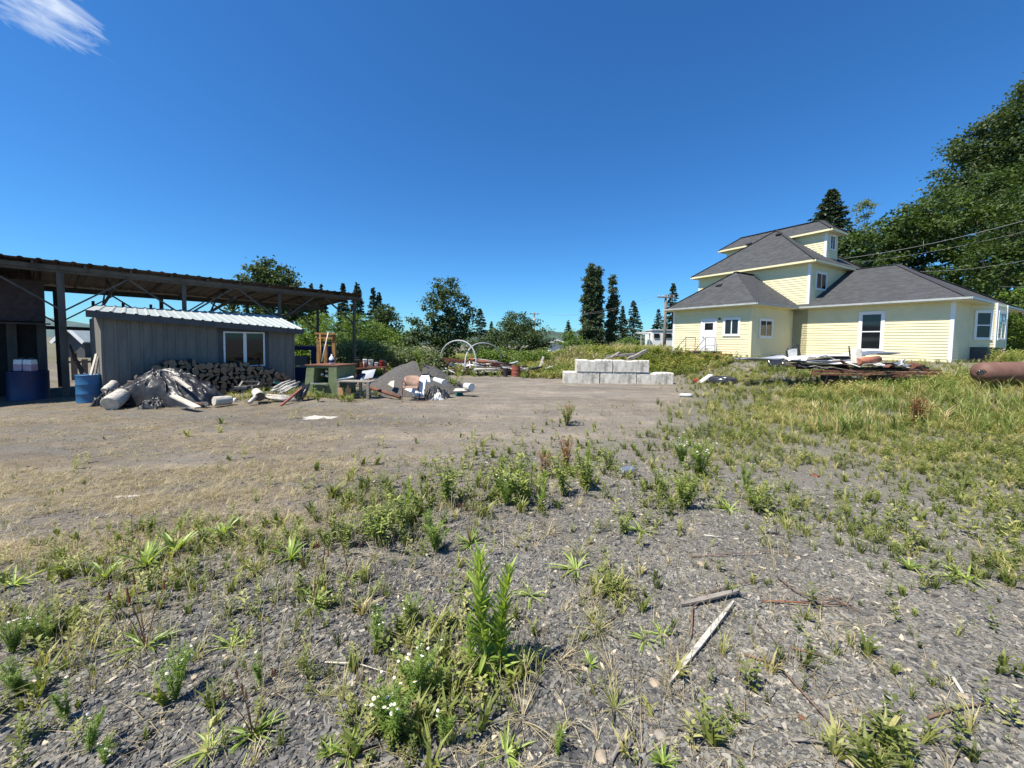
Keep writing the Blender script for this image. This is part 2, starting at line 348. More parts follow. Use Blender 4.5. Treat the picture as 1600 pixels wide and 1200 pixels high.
def groundmat():
    m = bpy.data.materials.new('gravel_yard_ground'); m.use_nodes = True; n = m.node_tree.nodes; l = m.node_tree.links; b = n['Principled BSDF']; b.inputs['Roughness'].default_value = .95; b.inputs['Specular IOR Level'].default_value = .2
    t = n.new('ShaderNodeTexCoord'); O = t.outputs['Object']
    at = n.new('ShaderNodeAttribute'); at.attribute_name = 'zone'; sp = n.new('ShaderNodeSeparateColor'); l.new(at.outputs['Color'], sp.inputs[0])
    def noise(s, d=6, r=.6):
        z = n.new('ShaderNodeTexNoise'); z.inputs['Scale'].default_value = s; z.inputs['Detail'].default_value = d; z.inputs['Roughness'].default_value = r; l.new(O, z.inputs['Vector']); return z.outputs['Fac']
    def ramp(f, stops):
        r = n.new('ShaderNodeValToRGB'); e = r.color_ramp.elements
        while len(e) < len(stops): e.new(.5)
        for q, (p_, c_) in zip(e, stops): q.position = p_; q.color = (*c_, 1) if isinstance(c_, tuple) else (c_, c_, c_, 1)
        l.new(f, r.inputs[0]); return r.outputs[0]
    def mix(f, a, c, mode='MIX'):
        q = n.new('ShaderNodeMix'); q.data_type = 'RGBA'; q.blend_type = mode
        if isinstance(f, float): q.inputs[0].default_value = f
        else: l.new(f, q.inputs[0])
        for s_, i_ in ((a, 6), (c, 7)):
            if isinstance(s_, tuple): q.inputs[i_].default_value = (*s_, 1)
            else: l.new(s_, q.inputs[i_])
        return q.outputs[2]
    vo = n.new('ShaderNodeTexVoronoi'); vo.inputs['Scale'].default_value = 75; vo.inputs['Randomness'].default_value = 1; l.new(O, vo.inputs['Vector'])
    sc = n.new('ShaderNodeSeparateColor'); l.new(vo.outputs['Color'], sc.inputs[0])
    vo2 = n.new('ShaderNodeTexVoronoi'); vo2.inputs['Scale'].default_value = 190; l.new(O, vo2.inputs['Vector']); sc2 = n.new('ShaderNodeSeparateColor'); l.new(vo2.outputs['Color'], sc2.inputs[0])
    slate = ramp(sc.outputs[0], [(0, (.05, .049, .047)), (.5, (.135, .129, .116)), (.85, (.25, .232, .195)), (1, (.38, .33, .25))])
    grit = ramp(sc2.outputs[1], [(0, (.06, .055, .048)), (.6, (.16, .147, .122)), (1, (.34, .295, .225))])
    slate = mix(ramp(noise(9), [(.4, 0.), (.6, 1.)]), slate, grit)
    slate = mix(.55, slate, ramp(noise(1.1, 5), [(.3, .75), (.7, 1.35)]), 'MULTIPLY')
    lane = mix(ramp(noise(26, 7, .75), [(.38, 0.), (.62, 1.)]), (.135, .11, .083), (.275, .23, .172))
    lane = mix(ramp(sc2.outputs[0], [(.78, 0.), (.86, .8)]), lane, (.36, .33, .29))
    lane = mix(.9, lane, ramp(noise(1.3, 8, .75), [(.32, .62), (.68, 1.3)]), 'MULTIPLY')
    dryc = mix(ramp(noise(38, 8, .8), [(.36, 0.), (.6, 1.)]), (.075, .062, .046), (.27, .22, .14))
    dryc = mix(ramp(noise(1.6, 7, .7), [(.40, 0.), (.62, .8)]), dryc, (.15, .135, .118))
    grn = mix(ramp(noise(20, 7, .75), [(.35, 0.), (.62, 1.)]), (.085, .08, .05), (.16, .155, .085))
    dryc = mix(.8, dryc, ramp(noise(2.6, 8, .8), [(.34, .5), (.66, 1.25)]), 'MULTIPLY')
    mp = n.new('ShaderNodeMapping'); mp.inputs['Rotation'].default_value = (0, 0, math.radians(-24)); mp.inputs['Scale'].default_value = (.16, 1.0, 1); l.new(O, mp.inputs[0])
    zs = n.new('ShaderNodeTexNoise'); zs.inputs['Scale'].default_value = 1.5; zs.inputs['Detail'].default_value = 9; zs.inputs['Roughness'].default_value = .72; l.new(mp.outputs[0], zs.inputs['Vector'])
    zs2 = n.new('ShaderNodeTexNoise'); zs2.inputs['Scale'].default_value = .55; zs2.inputs['Detail'].default_value = 5; l.new(mp.outputs[0], zs2.inputs['Vector'])
    track = ramp(zs.outputs['Fac'], [(.46, 0.), (.58, .75)]); grey = mix(ramp(noise(30, 8, .8), [(.38, 0.), (.6, 1.)]), (.085, .08, .074), (.21, .195, .17))
    lane = mix(track, lane, grey); dryc = mix(ramp(zs.outputs['Fac'], [(.50, 0.), (.60, .85)]), dryc, grey)
    lane = mix(.8, lane, ramp(zs2.outputs['Fac'], [(.36, .78), (.64, 1.18)]), 'MULTIPLY'); dryc = mix(.8, dryc, ramp(zs2.outputs['Fac'], [(.36, .8), (.64, 1.15)]), 'MULTIPLY')
    c = mix(at.outputs['Alpha'], slate, lane)
    c = mix(sp.outputs[0], c, dryc)
    c = mix(sp.outputs[2], c, grn)
    l.new(c, b.inputs['Base Color'])
    bu = n.new('ShaderNodeBump'); bu.inputs['Strength'].default_value = .9; bu.inputs['Distance'].default_value = .02
    h = mix(.5, vo.outputs['Distance'], noise(30, 8, .75)); l.new(h, bu.inputs['Height']); l.new(bu.outputs[0], b.inputs['Normal'])
    return m
me.materials.append(groundmat()); ground = bpy.data.objects.new('ground', me); COL.objects.link(ground); T(ground, kind='structure')

# distant hills
def hill(name, pts, depth, thick, col):
    V = []; n = len(pts)
    for px, py in pts:
        q = P(px, py, depth); V.append((q.x, q.y, q.z))
    mb = MB(); b = 0
    for q in V: mb.v.append((q[0], q[1]-thick*.6, -6)); mb.v.append((q[0], q[1], q[2])); mb.v.append((q[0], q[1]+thick, -6))
    for k in range(n-1):
        mb.face((3*k, 3*k+3, 3*k+4, 3*k+1), 0, True); mb.face((3*k+1, 3*k+4, 3*k+5, 3*k+2), 0, True)
    return T(mb.build(name, col), kind='structure')
M['hill'] = mat('hazy_wooded_hill', (.075, .12, .115), (.045, .08, .08), .03, .95, detail=12)  # bluish distance haze is mixed into the hill colour
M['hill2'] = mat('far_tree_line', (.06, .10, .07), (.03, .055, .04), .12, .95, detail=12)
hp = [(-300, 515), (-100, 500), (0, 492), (60, 494), (100, 500), (150, 511), (220, 516), (300, 518)]
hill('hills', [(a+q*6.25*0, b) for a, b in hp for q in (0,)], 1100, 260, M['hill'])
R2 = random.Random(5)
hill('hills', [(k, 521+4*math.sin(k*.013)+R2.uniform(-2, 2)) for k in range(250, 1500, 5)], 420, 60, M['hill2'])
# ------------------------------------------------------------------ yellow house
def H(u, v, z): return Vector((u*UX+v*VX, u*UY+v*VY, z))
house = thing('yellow_house', H(-14, 30, .82), 'pale yellow clapboard house with grey hipped shingle roofs and white trim', 'house')
def wallbox(u0, u1, v0, v1, z0, z1, name='wall', faces='vu', lap=.155, label=None):
    """solid core plus lapped boards on the -v face and the +u face"""
    mb = MB(); c = .02
    mb.hexa([H(u0, v0+c, z0), H(u0, v1, z0), H(u1-c, v1, z0), H(u1-c, v0+c, z0), H(u0, v0+c, z1), H(u0, v1, z1), H(u1-c, v1, z1), H(u1-c, v0+c, z1)])
    n = int((z1-z0)/lap)+1
    for k in range(n):
        a = z0+k*lap; b = min(a+lap, z1)
        if b-a < .01: continue
        if 'v' in faces:
            mb.poly([H(u0, v0-.024, a), H(u1, v0-.024, a), H(u1, v0, b), H(u0, v0, b)]); mb.poly([H(u0, v0, a), H(u1, v0, a), H(u1, v0-.024, a), H(u0, v0-.024, a)])
        if 'u' in faces:
            mb.poly([H(u1+.024, v0, a), H(u1+.024, v1, a), H(u1, v1, b), H(u1, v0, b)]); mb.poly([H(u1, v0, a), H(u1, v1, a), H(u1+.024, v1, a), H(u1+.024, v0, a)])
    return T(mb.build(name, M['siding'], house), label)
def hiproof(u0, u1, v0, v1, ze, ra, rb, th=.05, name='roof', close=True):
    """eave rectangle and ridge from ra to rb, each (u,v,z)"""
    mb = MB(); A_, B_, C_, D_ = H(u0, v0, ze), H(u1, v0, ze), H(u1, v1, ze), H(u0, v1, ze); a, b = H(*ra), H(*rb)
    def f(pts):
        p0, p1 = pts[0], pts[1]; e = (p1-p0).normalized(); nn = (p1-p0).cross(pts[2]-p0).normalized(); s = nn.cross(e)
        mb.poly(pts, 0, [((q-p0).dot(e)+3*p0.x, (q-p0).dot(s)) for q in pts])
    f([A_, B_, b, a] if (a-b).length > .01 else [A_, B_, b]); f([B_, C_, b]); f([C_, D_, a, b] if (a-b).length > .01 else [C_, D_, a]); f([D_, A_, a])
    o = mb.build(name, M['shingles'], house)
    # ridge and hip caps
    hc = MB(); up = Vector((0, 0, .02))
    for p, q in ((B_, b), (A_, a), (C_, b), (a, b)):
        if (p-q).length > .1: hc.bar(p+up*.6, q+up*.6, .26, .025)
    hc.build('ridge_cap', M['shingles'], o)
    fb = MB(); e = .0
    for p, q in ((A_, B_), (B_, C_), (A_, D_), (C_, D_)):
        dz = Vector((0, 0, -.085)); fb.bar(p+dz, q+dz, .03, .13)
    fb.build('fascia', M['siding'], o)
    sf = MB(); sf.poly([H(u0+.02, v0+.02, ze-.14), H(u0+.02, v1-.02, ze-.14), H(u1-.02, v1-.02, ze-.14), H(u1-.02, v0+.02, ze-.14)]); sf.build('soffit', M['siding'], o)
    return o
def gut(parent, a, b):
    g = MB(); pts = [H(*a), H(*b)]; g.bar(pts[0], pts[1], .11, .10); g.build('gutter', M['gutter'], parent)
wallbox(-18.3, -12.85, 24.0, 28.9, .82, 4.0)
wallbox(-12.85, -5.7, 28.9, 40.8, .82, 4.0)
wallbox(-19.75, -12.0, 28.9, 36.4, .82, 6.95)
wallbox(-19.3, -12.35, 31.85, 33.55, 6.9, 9.35, name='dormer_wall')
rl = hiproof(-18.75, -12.4, 23.55, 29.2, 4.05, (-15.6, 26.8, 6.6), (-15.6, 28.95, 6.6)); gut(rl, (-18.75, 23.48, 4.0), (-12.33, 23.48, 4.0)); gut(rl, (-12.33, 23.48, 4.0), (-12.33, 28.4, 4.0))
rr = hiproof(-14.0, -5.15, 28.45, 41.4, 4.05, (-12.5, 34.5, 6.95), (-9.45, 34.5, 6.95)); gut(rr, (-12.6, 28.38, 4.0), (-5.08, 28.38, 4.0)); gut(rr, (-5.08, 28.38, 4.0), (-5.08, 41.4, 4.0))
rm = hiproof(-20.2, -11.55, 28.45, 36.95, 7.0, (-15.9, 32.7, 10.44), (-15.88, 32.7, 10.44))
rd = hiproof(-19.85, -11.93, 31.5, 33.9, 9.47, (-18.68, 32.7, 10.44), (-13.1, 32.7, 10.44))
for uu, vv, ro_, zz in ((-17.3, 31.4, rm, 9.42), (-15.4, 31.9, rm, 9.83), (-15.9, 25.5, rl, 5.55)):
    mb = MB(); c = H(uu, vv, zz+.07); mb.box(c, (.34, .3, .10), Matrix.Rotation(math.radians(-60), 3, 'Z') @ Matrix.Rotation(math.radians(28), 3, 'X')); mb.build('roof_vent', M['darkframe'], ro_)
def window(face, c, lo, z0, hi, z1, split, trim=.10, bay=None, name='window'):
    """face 'v': on plane v=c spanning u lo..hi ; face 'u': on plane u=c spanning v lo..hi"""
    if face == 'v': W_ = lambda s, o, z: H(s, c-o, z)
    elif face == 'u': W_ = lambda s, o, z: H(c+o, s, z)
    else: W_ = face
    def bx(mb, s0, s1, z0, z1, o0, o1): mb.hexa([W_(s0, o1, z0), W_(s1, o1, z0), W_(s1, o0, z0), W_(s0, o0, z0), W_(s0, o1, z1), W_(s1, o1, z1), W_(s1, o0, z1), W_(s0, o0, z1)])
    fr = MB(); t = trim
    bx(fr, lo-t, hi+t, z1, z1+t*1.1, -.02, .055); bx(fr, lo-t, hi+t, z0-t, z0, -.02, .065); bx(fr, lo-t, lo, z0, z1, -.02, .05); bx(fr, hi, hi+t, z0, z1, -.02, .05)
    f = fr.build(name, M['white'], house)
    sa = MB(); s = .045
    bx(sa, lo, hi, z1-s, z1, -.02, .04); bx(sa, lo, hi, z0, z0+s, -.02, .04); bx(sa, lo, lo+s, z0+s, z1-s, -.02, .04); bx(sa, hi-s, hi, z0+s, z1-s, -.02, .04)
    if split == 'v': m_ = (lo+hi)/2; bx(sa, m_-.03, m_+.03, z0+s, z1-s, -.02, .042)
    if split == 'h': m_ = (z0+z1)/2; bx(sa, lo+s, hi-s, m_-.03, m_+.03, -.02, .042)
    sa.build('sash', M['white'], f)
    gl = MB(); gl.poly([W_(lo, .024, z0), W_(hi, .024, z0), W_(hi, .024, z1), W_(lo, .024, z1)]); gl.build('pane', M['glass'], f)
    return f
window('v', 24.0, -14.5, 2.2, -13.6, 3.17, 'v'); window('u', -12.85, 24.9, 2.1, 26.25, 3.1, 'v')
window('v', 28.9, -9.3, 1.4, -8.4, 3.45, 'h', .12); window('u', -12.0, 29.75, 5.3, 31.1, 6.32, 'v', .09)
window('u', -12.35, 32.35, 8.25, 33.05, 9.18, 'v', .08)
# corner boards
for uu, vv, z0, z1 in ((-18.3, 24.0, .82, 4.0), (-12.85, 24.0, .82, 4.0), (-5.7, 28.9, .82, 4.0), (-12.0, 28.9, 4.1, 6.95), (-12.35, 31.85, 7.6, 9.35), (-19.75, 28.9, 4.1, 6.95)):
    mb = MB(); b = .024
    left = uu in (-18.3, -19.75); s = 1 if not left else -1
    mb.hexa([H(uu-s*.12, vv-b, z0), H(uu+s*b, vv-b, z0), H(uu+s*b, vv-.001, z0), H(uu-s*.12, vv-.001, z0), H(uu-s*.12, vv-b, z1), H(uu+s*b, vv-b, z1), H(uu+s*b, vv-.001, z1), H(uu-s*.12, vv-.001, z1)])
    mb.hexa([H(uu+s*.001, vv, z0), H(uu+s*b, vv, z0), H(uu+s*b, vv+.12, z0), H(uu+s*.001, vv+.12, z0), H(uu+s*.001, vv, z1), H(uu+s*b, vv, z1), H(uu+s*b, vv+.12, z1), H(uu+s*.001, vv+.12, z1)])
    mb.build('corner_board', M['siding'] if uu == -12.85 else M['white'], house)
# foundation strips
mb = MB()
for u0, u1, v0, v1 in ((-18.25, -12.9, 24.06, 28.9), (-12.9, -5.76, 28.96, 40.7)):
    mb.hexa([H(u0, v0, -.4), H(u0, v1, -.4), H(u1, v1, -.4), H(u1, v0, -.4), H(u0, v0, .815), H(u0, v1, .815), H(u1, v1, .815), H(u1, v0, .815)])
mb.build('foundation', M['foundation'], house)
# door with window, frame, lamp
fr = MB(); D0, D1, DZ0, DZ1 = -16.0, -15.12, 1.13, 3.13
def vbox(mb, u0, u1, z0, z1, o0, o1, v=24.0): return mb.hexa([H(u0, v-o1, z0), H(u1, v-o1, z0), H(u1, v-o0, z0), H(u0, v-o0, z0), H(u0, v-o1, z1), H(u1, v-o1, z1), H(u1, v-o0, z1), H(u0, v-o0, z1)])
vbox(fr, D0-.12, D0, DZ0, DZ1, -.02, .06); vbox(fr, D1, D1+.12, DZ0, DZ1, -.02, .06); vbox(fr, D0-.12, D1+.12, DZ1, DZ1+.13, -.02, .062)
dfr = fr.build('door_frame', M['white'], house)
d = MB(); vbox(d, D0, D1, DZ0, DZ1, -.02, .035)
for a, b in ((1.3, 1.75), (1.85, 2.28)): vbox(d, D0+.13, D0+.40, a, b, .035, .045); vbox(d, D1-.40, D1-.13, a, b, .035, .045)
door = d.build('door', M['white'], house, .004)
g = MB(); vbox(g, D0+.16, D1-.14, 2.52, 2.97, .035, .042); g.build('pane', M['glass'], door)
k = MB(); k.lathe(H(D0+.08, 23.93, 2.05), [(.03, -.03), (.035, 0), (.03, .03)], 10); k.build('door_knob', M['darkframe'], door)
k = MB(); k.lathe(H(-14.82, 23.93, 3.22), [(.05, -.06), (.07, 0), (.05, .06)], 12); k.build('porch_light', M['darkframe'], house)
# doorstep: brick base with a dark deck slab, and two tube railings
s_ = MB(); s_.hexa([H(-17.2, 22.9, .5), H(-17.2, 23.95, .5), H(-13.9, 23.95, .5), H(-13.9, 22.9, .5), H(-17.2, 22.9, 1.0), H(-17.2, 23.95, 1.0), H(-13.9, 23.95, 1.0), H(-13.9, 22.9, 1.0)])
stp = s_.build('brick_step', M['brick'], house)
s_ = MB(); s_.hexa([H(-16.3, 22.8, 1.003), H(-16.3, 23.95, 1.003), H(-14.6, 23.95, 1.003), H(-14.6, 22.8, 1.003), H(-16.3, 22.8, 1.10), H(-16.3, 23.95, 1.10), H(-14.6, 23.95, 1.10), H(-14.6, 22.8, 1.10)])
s_.build('slab', M['darkwall'], stp)
for u0 in (-16.35, -14.95):
    r_ = MB(); 
    for vv in (23.75, 22.75): r_.tube([H(u0, vv, 1.0), H(u0, vv, 2.0)], .018, 6)
    r_.tube([H(u0, 23.75, 2.0), H(u0, 22.75, 2.0), H(u0, 21.6, 1.1), H(u0, 21.6, .75)], .018, 6); r_.tube([H(u0, 23.75, 1.5), H(u0, 22.75, 1.5), H(u0, 21.7, .85)], .014, 6)
    r_.build('railing', M['darkframe'], house)
# bay window
bb = [(-5.7, 31.9), (-4.95, 32.9), (-4.95, 35.3), (-5.7, 36.3)]
mb = MB(); pz0, pz1 = 1.62, 4.0
for (a, b) in zip(bb[:-1], bb[1:]):
    n = 16
    for k in range(n):
        z0 = pz0+(pz1-pz0)*k/n; z1 = pz0+(pz1-pz0)*(k+1)/n
        mb.poly([H(*a, z0)+(H(.016, 0, 0)), H(*b, z0)+(H(.016, 0, 0)), H(*b, z1), H(*a, z1)])
mb.poly([H(*q, pz0) for q in bb[::-1]]); bay = mb.build('bay_wall', M['siding'], house)
mb = MB()
for a in bb[1:3]: mb.hexa([H(a[0]-.02, a[1]-.09, pz0), H(a[0]-.02, a[1]+.09, pz0), H(a[0]+.035, a[1]+.09, pz0), H(a[0]+.035, a[1]-.09, pz0), H(a[0]-.02, a[1]-.09, pz1), H(a[0]-.02, a[1]+.09, pz1), H(a[0]+.035, a[1]+.09, pz1), H(a[0]+.035, a[1]-.09, pz1)])
mb.build('corner_board', M['white'], bay)
def bayface(a, b):
    a = Vector(a); b = Vector(b); dd = (b-a).normalized(); nn = Vector((dd.y, -dd.x))
    return lambda s, o, z: H(*(a+dd*s+nn*o), z)
window(bayface(bb[0], bb[1]), None, .28, 2.1, .98, 3.5, 'h', .09); window(bayface(bb[1], bb[2]), None, .35, 2.1, 2.0, 3.5, 'v', .09)
mb = MB(); mb.hexa([H(-5.69, 32.2, .3), H(-5.69, 36, .3), H(-5.1, 36, .3), H(-5.1, 32.2, .3), H(-5.69, 32.2, 1.6), H(-5.69, 36, 1.6), H(-5.1, 36, 1.6), H(-5.1, 32.2, 1.6)]); mb.build('bay_shade_box', M['shedtrim'], house)  # dark box put in for the shade below the bay

# ------------------------------------------------------------------ open pole shed (carport) on the left
PW = Vector((.6235, .7818, 0)); PN = Vector((-.7818, .6235, 0)); P0 = Vector((-14.8, 12.7, 0))
def Q(s, n, z): return P0+PW*s+PN*n+Vector((0, 0, z))
carport = thing('pole_shed', Q(3, 2, -.45), 'long open-sided pole shed with weathered posts and an old metal roof', 'shed')
ZF, ZB, DN = 3.68, 3.35, 4.2           # beam underside front, back, depth
for s in (-6.6, -3.3, 0, 3.1, 6.5, 10.15):
    for n in (0, DN):
        mb = MB(); wd = .17 if (n == 0 and s == 0) else .13; lean = .04 if s == 0 else 0
        mb.bar(Q(s, n, -.6), Q(s-lean, n, ZF if n == 0 else ZB), wd, wd*.8, up=PN); mb.build('post', M['postwood'], carport, .01)
        zz = ZF if n == 0 else ZB
        for k in (-1, 1):
            if s+1.7*k > 10.6: continue
            mb = MB(); mb.bar(Q(s, n-.02, zz-1.25), Q(s+k*1.55, n-.02, zz-.02), .05, .11, up=PN); mb.build('brace', M['postwood'], carport)
for n, z in ((0, ZF+.10), (DN, ZB+.10)):
    mb = MB(); mb.bar(Q(-7.5, n, z), Q(10.5, n, z), .12, .20); mb.build('beam', M['postwood'], carport)
mb = MB(); mb.bar(Q(-7.5, -.14, ZF+.16), Q(10.5, -.14, ZF+.12), .05, .13); mb.build('fascia', M['postwood'], carport)
for s in np.arange(-7.2, 10.6, 1.1):
    mb = MB(); mb.bar(Q(s, -.3, ZF+.24), Q(s, DN+.5, ZB+.22), .05, .09); mb.build('rafter', M['postwood'], carport)
# trusses under the roof that show against the sky
for s in (1.2, 4.8, 8.2):
    mb = MB(); mb.bar(Q(s, 0, ZF-.35), Q(s, DN, ZB-.55), .05, .12); mb.bar(Q(s, .5, ZF-.4), Q(s, 2.1, ZF+.1), .04, .09); mb.bar(Q(s, 3.6, ZB-.45), Q(s, 2.1, ZF+.1), .04, .09); mb.build('truss', M['postwood'], carport)
def corr(fn, s0, s1, n0, n1, pitch=.23, h=.03, edge=None):
    mb = MB(); k = int((s1-s0)/pitch); prof = [(0, 0), (.62, 0), (.72, h), (.88, h), (1.0, 0)]
    ss = [s0+(i+a)*pitch for i in range(k) for a, b in prof[:-1]]+[s0+k*pitch]; hh = [b for i in range(k) for a, b in prof[:-1]]+[0]
    m = len(ss)
    for n in (n0, n1):
        for a, b in zip(ss, hh): mb.v.append(tuple(fn(a, n, b)))
    for n in (n0, n1):
        for a, b in zip(ss, hh): mb.v.append(tuple(fn(a, n, b-.008)))
    for i in range(m-1):
        mb.face((i, i+1, m+i+1, m+i)); mb.face((2*m+i, 3*m+i, 3*m+i+1, 2*m+i+1)); mb.face((i, 2*m+i, 2*m+i+1, i+1))
    return mb
def rz_(n): return ZF+.295+(ZB-ZF-.02)*(n/DN)
mb = corr(lambda s, n, h: Q(s, n, rz_(n)+h), -7.6, 10.6, -.42, DN+.6, .36, .03); mb.build('roof', M['oldtin'], carport)
# high-level window framing seen between the posts at the far side
for s in (1.0, 1.9, 2.8):
    mb = MB(); mb.bar(Q(s, 4.6, 1.9), Q(s, 4.6, 3.1), .09, .09, up=PN); mb.build('stud', M['postwood'], carport)
mb = MB(); mb.bar(Q(-1, 4.6, 1.95), Q(3.6, 4.6, 1.85), .08, .14); mb.build('rail', M['postwood'], carport)

# old barn wall standing inside the shed's left end
barn = thing('old_barn', Q(-3, 3, -.45), 'dark old barn with reddish shingled upper wall under the left end of the pole shed', 'barn')
bs1 = -.35
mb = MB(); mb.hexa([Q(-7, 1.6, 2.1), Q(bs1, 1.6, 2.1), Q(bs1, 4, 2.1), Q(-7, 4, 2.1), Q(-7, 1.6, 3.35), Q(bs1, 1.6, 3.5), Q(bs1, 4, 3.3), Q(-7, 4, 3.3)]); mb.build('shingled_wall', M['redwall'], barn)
mb = MB(); mb.hexa([Q(-7, 2.2, -.5), Q(bs1, 2.2, -.5), Q(bs1, 4, -.5), Q(-7, 4, -.5), Q(-7, 2.2, 2.097), Q(bs1, 2.2, 2.097), Q(bs1, 4, 2.097), Q(-7, 4, 2.097)]); mb.build('doorway_shade', M['darkwall'], barn)  # solid near-black block stands in for the shaded doorway
for s in (-.45, -1.1, -1.75):
    mb = MB(); mb.box(Q(s, 2.1, .75), (.22, .04, 2.5), Matrix.Rotation(math.atan2(PW.y, PW.x), 3, 'Z')); mb.build('board', M['postwood'], barn)
mb = MB(); mb.bar(Q(-7, 1.45, 2.02), Q(bs1+.1, 1.45, 2.02), .3, .05); mb.build('pent_roof', M['oldtin'], barn)

# ------------------------------------------------------------------ grey board-and-batten shed
SL = Vector((-12.85, 12.0, 0)); SR = Vector((-9.45, 16.6, 0)); SW = (SR-SL).normalized(); SN = Vector((-SW.y, SW.x, 0)); SLN = (SR-SL).length
def S(s, n, z): return SL+SW*s+SN*n+Vector((0, 0, z))
shed = thing('small_shed', S(SLN/2, 1.2, -.45), 'low grey board-and-batten shed with pale metal roof and white window', 'shed')
def etop(s): return 2.33-.36*s/SLN
mb = MB()
mb.hexa([S(0, 0, -.7), S(SLN, 0, -.7), S(SLN, 2.2, -.7), S(0, 2.2, -.7), S(0, 0, etop(0)-.05), S(SLN, 0, etop(SLN)-.05), S(SLN, 2.2, 2.2), S(0, 2.2, 2.2)])
mb.build('wall', M['shedwall'], shed)
mb = MB(); s = .0
while s < SLN:
    mb = MB()
    if not (3.4 < s < 5.1): mb.hexa([S(s, -.022, -.6), S(s+.055, -.022, -.6), S(s+.055, -.001, -.6), S(s, -.001, -.6), S(s, -.022, etop(s)-.05), S(s+.055, -.022, etop(s)-.05), S(s+.055, -.001, etop(s)-.05), S(s, -.001, etop(s)-.05)])
    if mb.v: mb.build('batten', M['shedwall'], shed)
    s += .30
def sbox(mb, s0, s1, z0, z1, o0, o1): return mb.hexa([S(s0, -o1, z0), S(s1, -o1, z0), S(s1, -o0, z0), S(s0, -o0, z0), S(s0, -o1, z1), S(s1, -o1, z1), S(s1, -o0, z1), S(s0, -o0, z1)])
# window position from the photo on the shed's front plane
def onshed(px, py):
    d_ = ray(px, py); n_ = np.array(SN); t_ = ((np.array(SL)-CAM)@n_)/(d_@n_); p_ = CAM+d_*t_; return float((p_-np.array(SL))@np.array(SW)), float(p_[2])
wa, wzt = onshed(348, 517); wb, wzb = onshed(413.5, 573)
wzt = onshed(380, 518.5)[1]; wzb = onshed(380, 573)[1]
mb = MB(); sbox(mb, wa-.16, wb+.16, wzt, etop(4)-.1, .0, .03); sbox(mb, wa-.16, wb+.16, wzb-.16, wzb, 0, .03); sbox(mb, wa-.16, wa, wzb, wzt, 0, .03); sbox(mb, wb, wb+.16, wzb, wzt, 0, .03); mb.build('window_surround', M['shedtrim'], shed)
mb = MB(); t = .055
sbox(mb, wa, wb, wzt-t, wzt, 0, .06); sbox(mb, wa, wb, wzb, wzb+t, 0, .06); sbox(mb, wa, wa+t, wzb+t, wzt-t, 0, .06); sbox(mb, wb-t, wb, wzb+t, wzt-t, 0, .06); m_ = wa+(wb-wa)*.5; sbox(mb, m_-.055, m_+.055, wzb+t, wzt-t, 0, .062)
wf = mb.build('window', M['white'], shed)
mb = MB(); mb.poly([S(wa+.02, -.03, wzb+.02), S(wb-.02, -.03, wzb+.02), S(wb-.02, -.03, wzt-.02), S(wa+.02, -.03, wzt-.02)]); mb.build('pane', M['glass'], wf)
# roof: eave falls slightly to the right, back edge level
RB0, RB1, RBn = .1, SLN-.1, 1.55
def rf(s, n, h):
    k = (n+.35)/(RBn+.35); e0, e1 = -.32, SLN+.28; t_ = s
    se = e0+(e1-e0)*t_; sb = RB0+(RB1-RB0)*t_
    return S(se+(sb-se)*k, n, (etop(se)+.06)*(1-k)+2.66*k+h)
mb = corr(lambda s, n, h: rf(s, n, h), 0, 1.0001, -.35, RBn, 1/22, .028); mb.build('roof', M['shedroof'], shed)
mb = MB(); mb.hexa([S(RB0, RBn, 2.64), S(RB1, RBn, 2.64), S(RB1, 2.3, 2.2), S(RB0, 2.3, 2.2), S(RB0, RBn, 2.655), S(RB1, RBn, 2.655), S(RB1, 2.3, 2.215), S(RB0, 2.3, 2.215)]); mb.build('back_slope', M['shedroof'], shed)
mb = MB(); mb.bar(rf(0, -.33, -.115), rf(1, -.33, -.115), .03, .20); mb.bar(rf(0, -.33, -.115), rf(0, RBn, -.14), .03, .20); mb.bar(rf(1, -.33, -.115), rf(1, RBn, -.14), .03, .2); mb.build('fascia', M['shedtrim'], shed)

# ------------------------------------------------------------------ trees and shrubs
LV = [(0, 0, 0), (.36, .42, .06), (.1, 1, -.04), (-.34, .5, .06), (0, .5, -.03)]
LF = [(0, 1, 4), (1, 2, 4), (2, 3, 4), (3, 0, 4)]
M['leaf_maple'] = leafmat('maple_leaf', [(.022, .042, .012), (.050, .088, .02), (.12, .17, .04)], .3)
M['leaf_dark'] = leafmat('dark_leaf', [(.028, .048, .018), (.055, .088, .03), (.10, .14, .05)], .25)
M['leaf_pop'] = leafmat('poplar_leaf', [(.035, .055, .028), (.065, .095, .045), (.11, .145, .07)], .22)
M['leaf_bush'] = leafmat('bramble_leaf', [(.06, .10, .022), (.12, .19, .035), (.22, .30, .07)], .35)
M['leaf_grey'] = leafmat('grey_green_leaf', [(.08, .11, .05), (.14, .18, .085), (.24, .28, .14)], .3)
M['needle'] = leafmat('conifer_needle', [(.02, .038, .02), (.036, .060, .030), (.062, .09, .042)], .15)
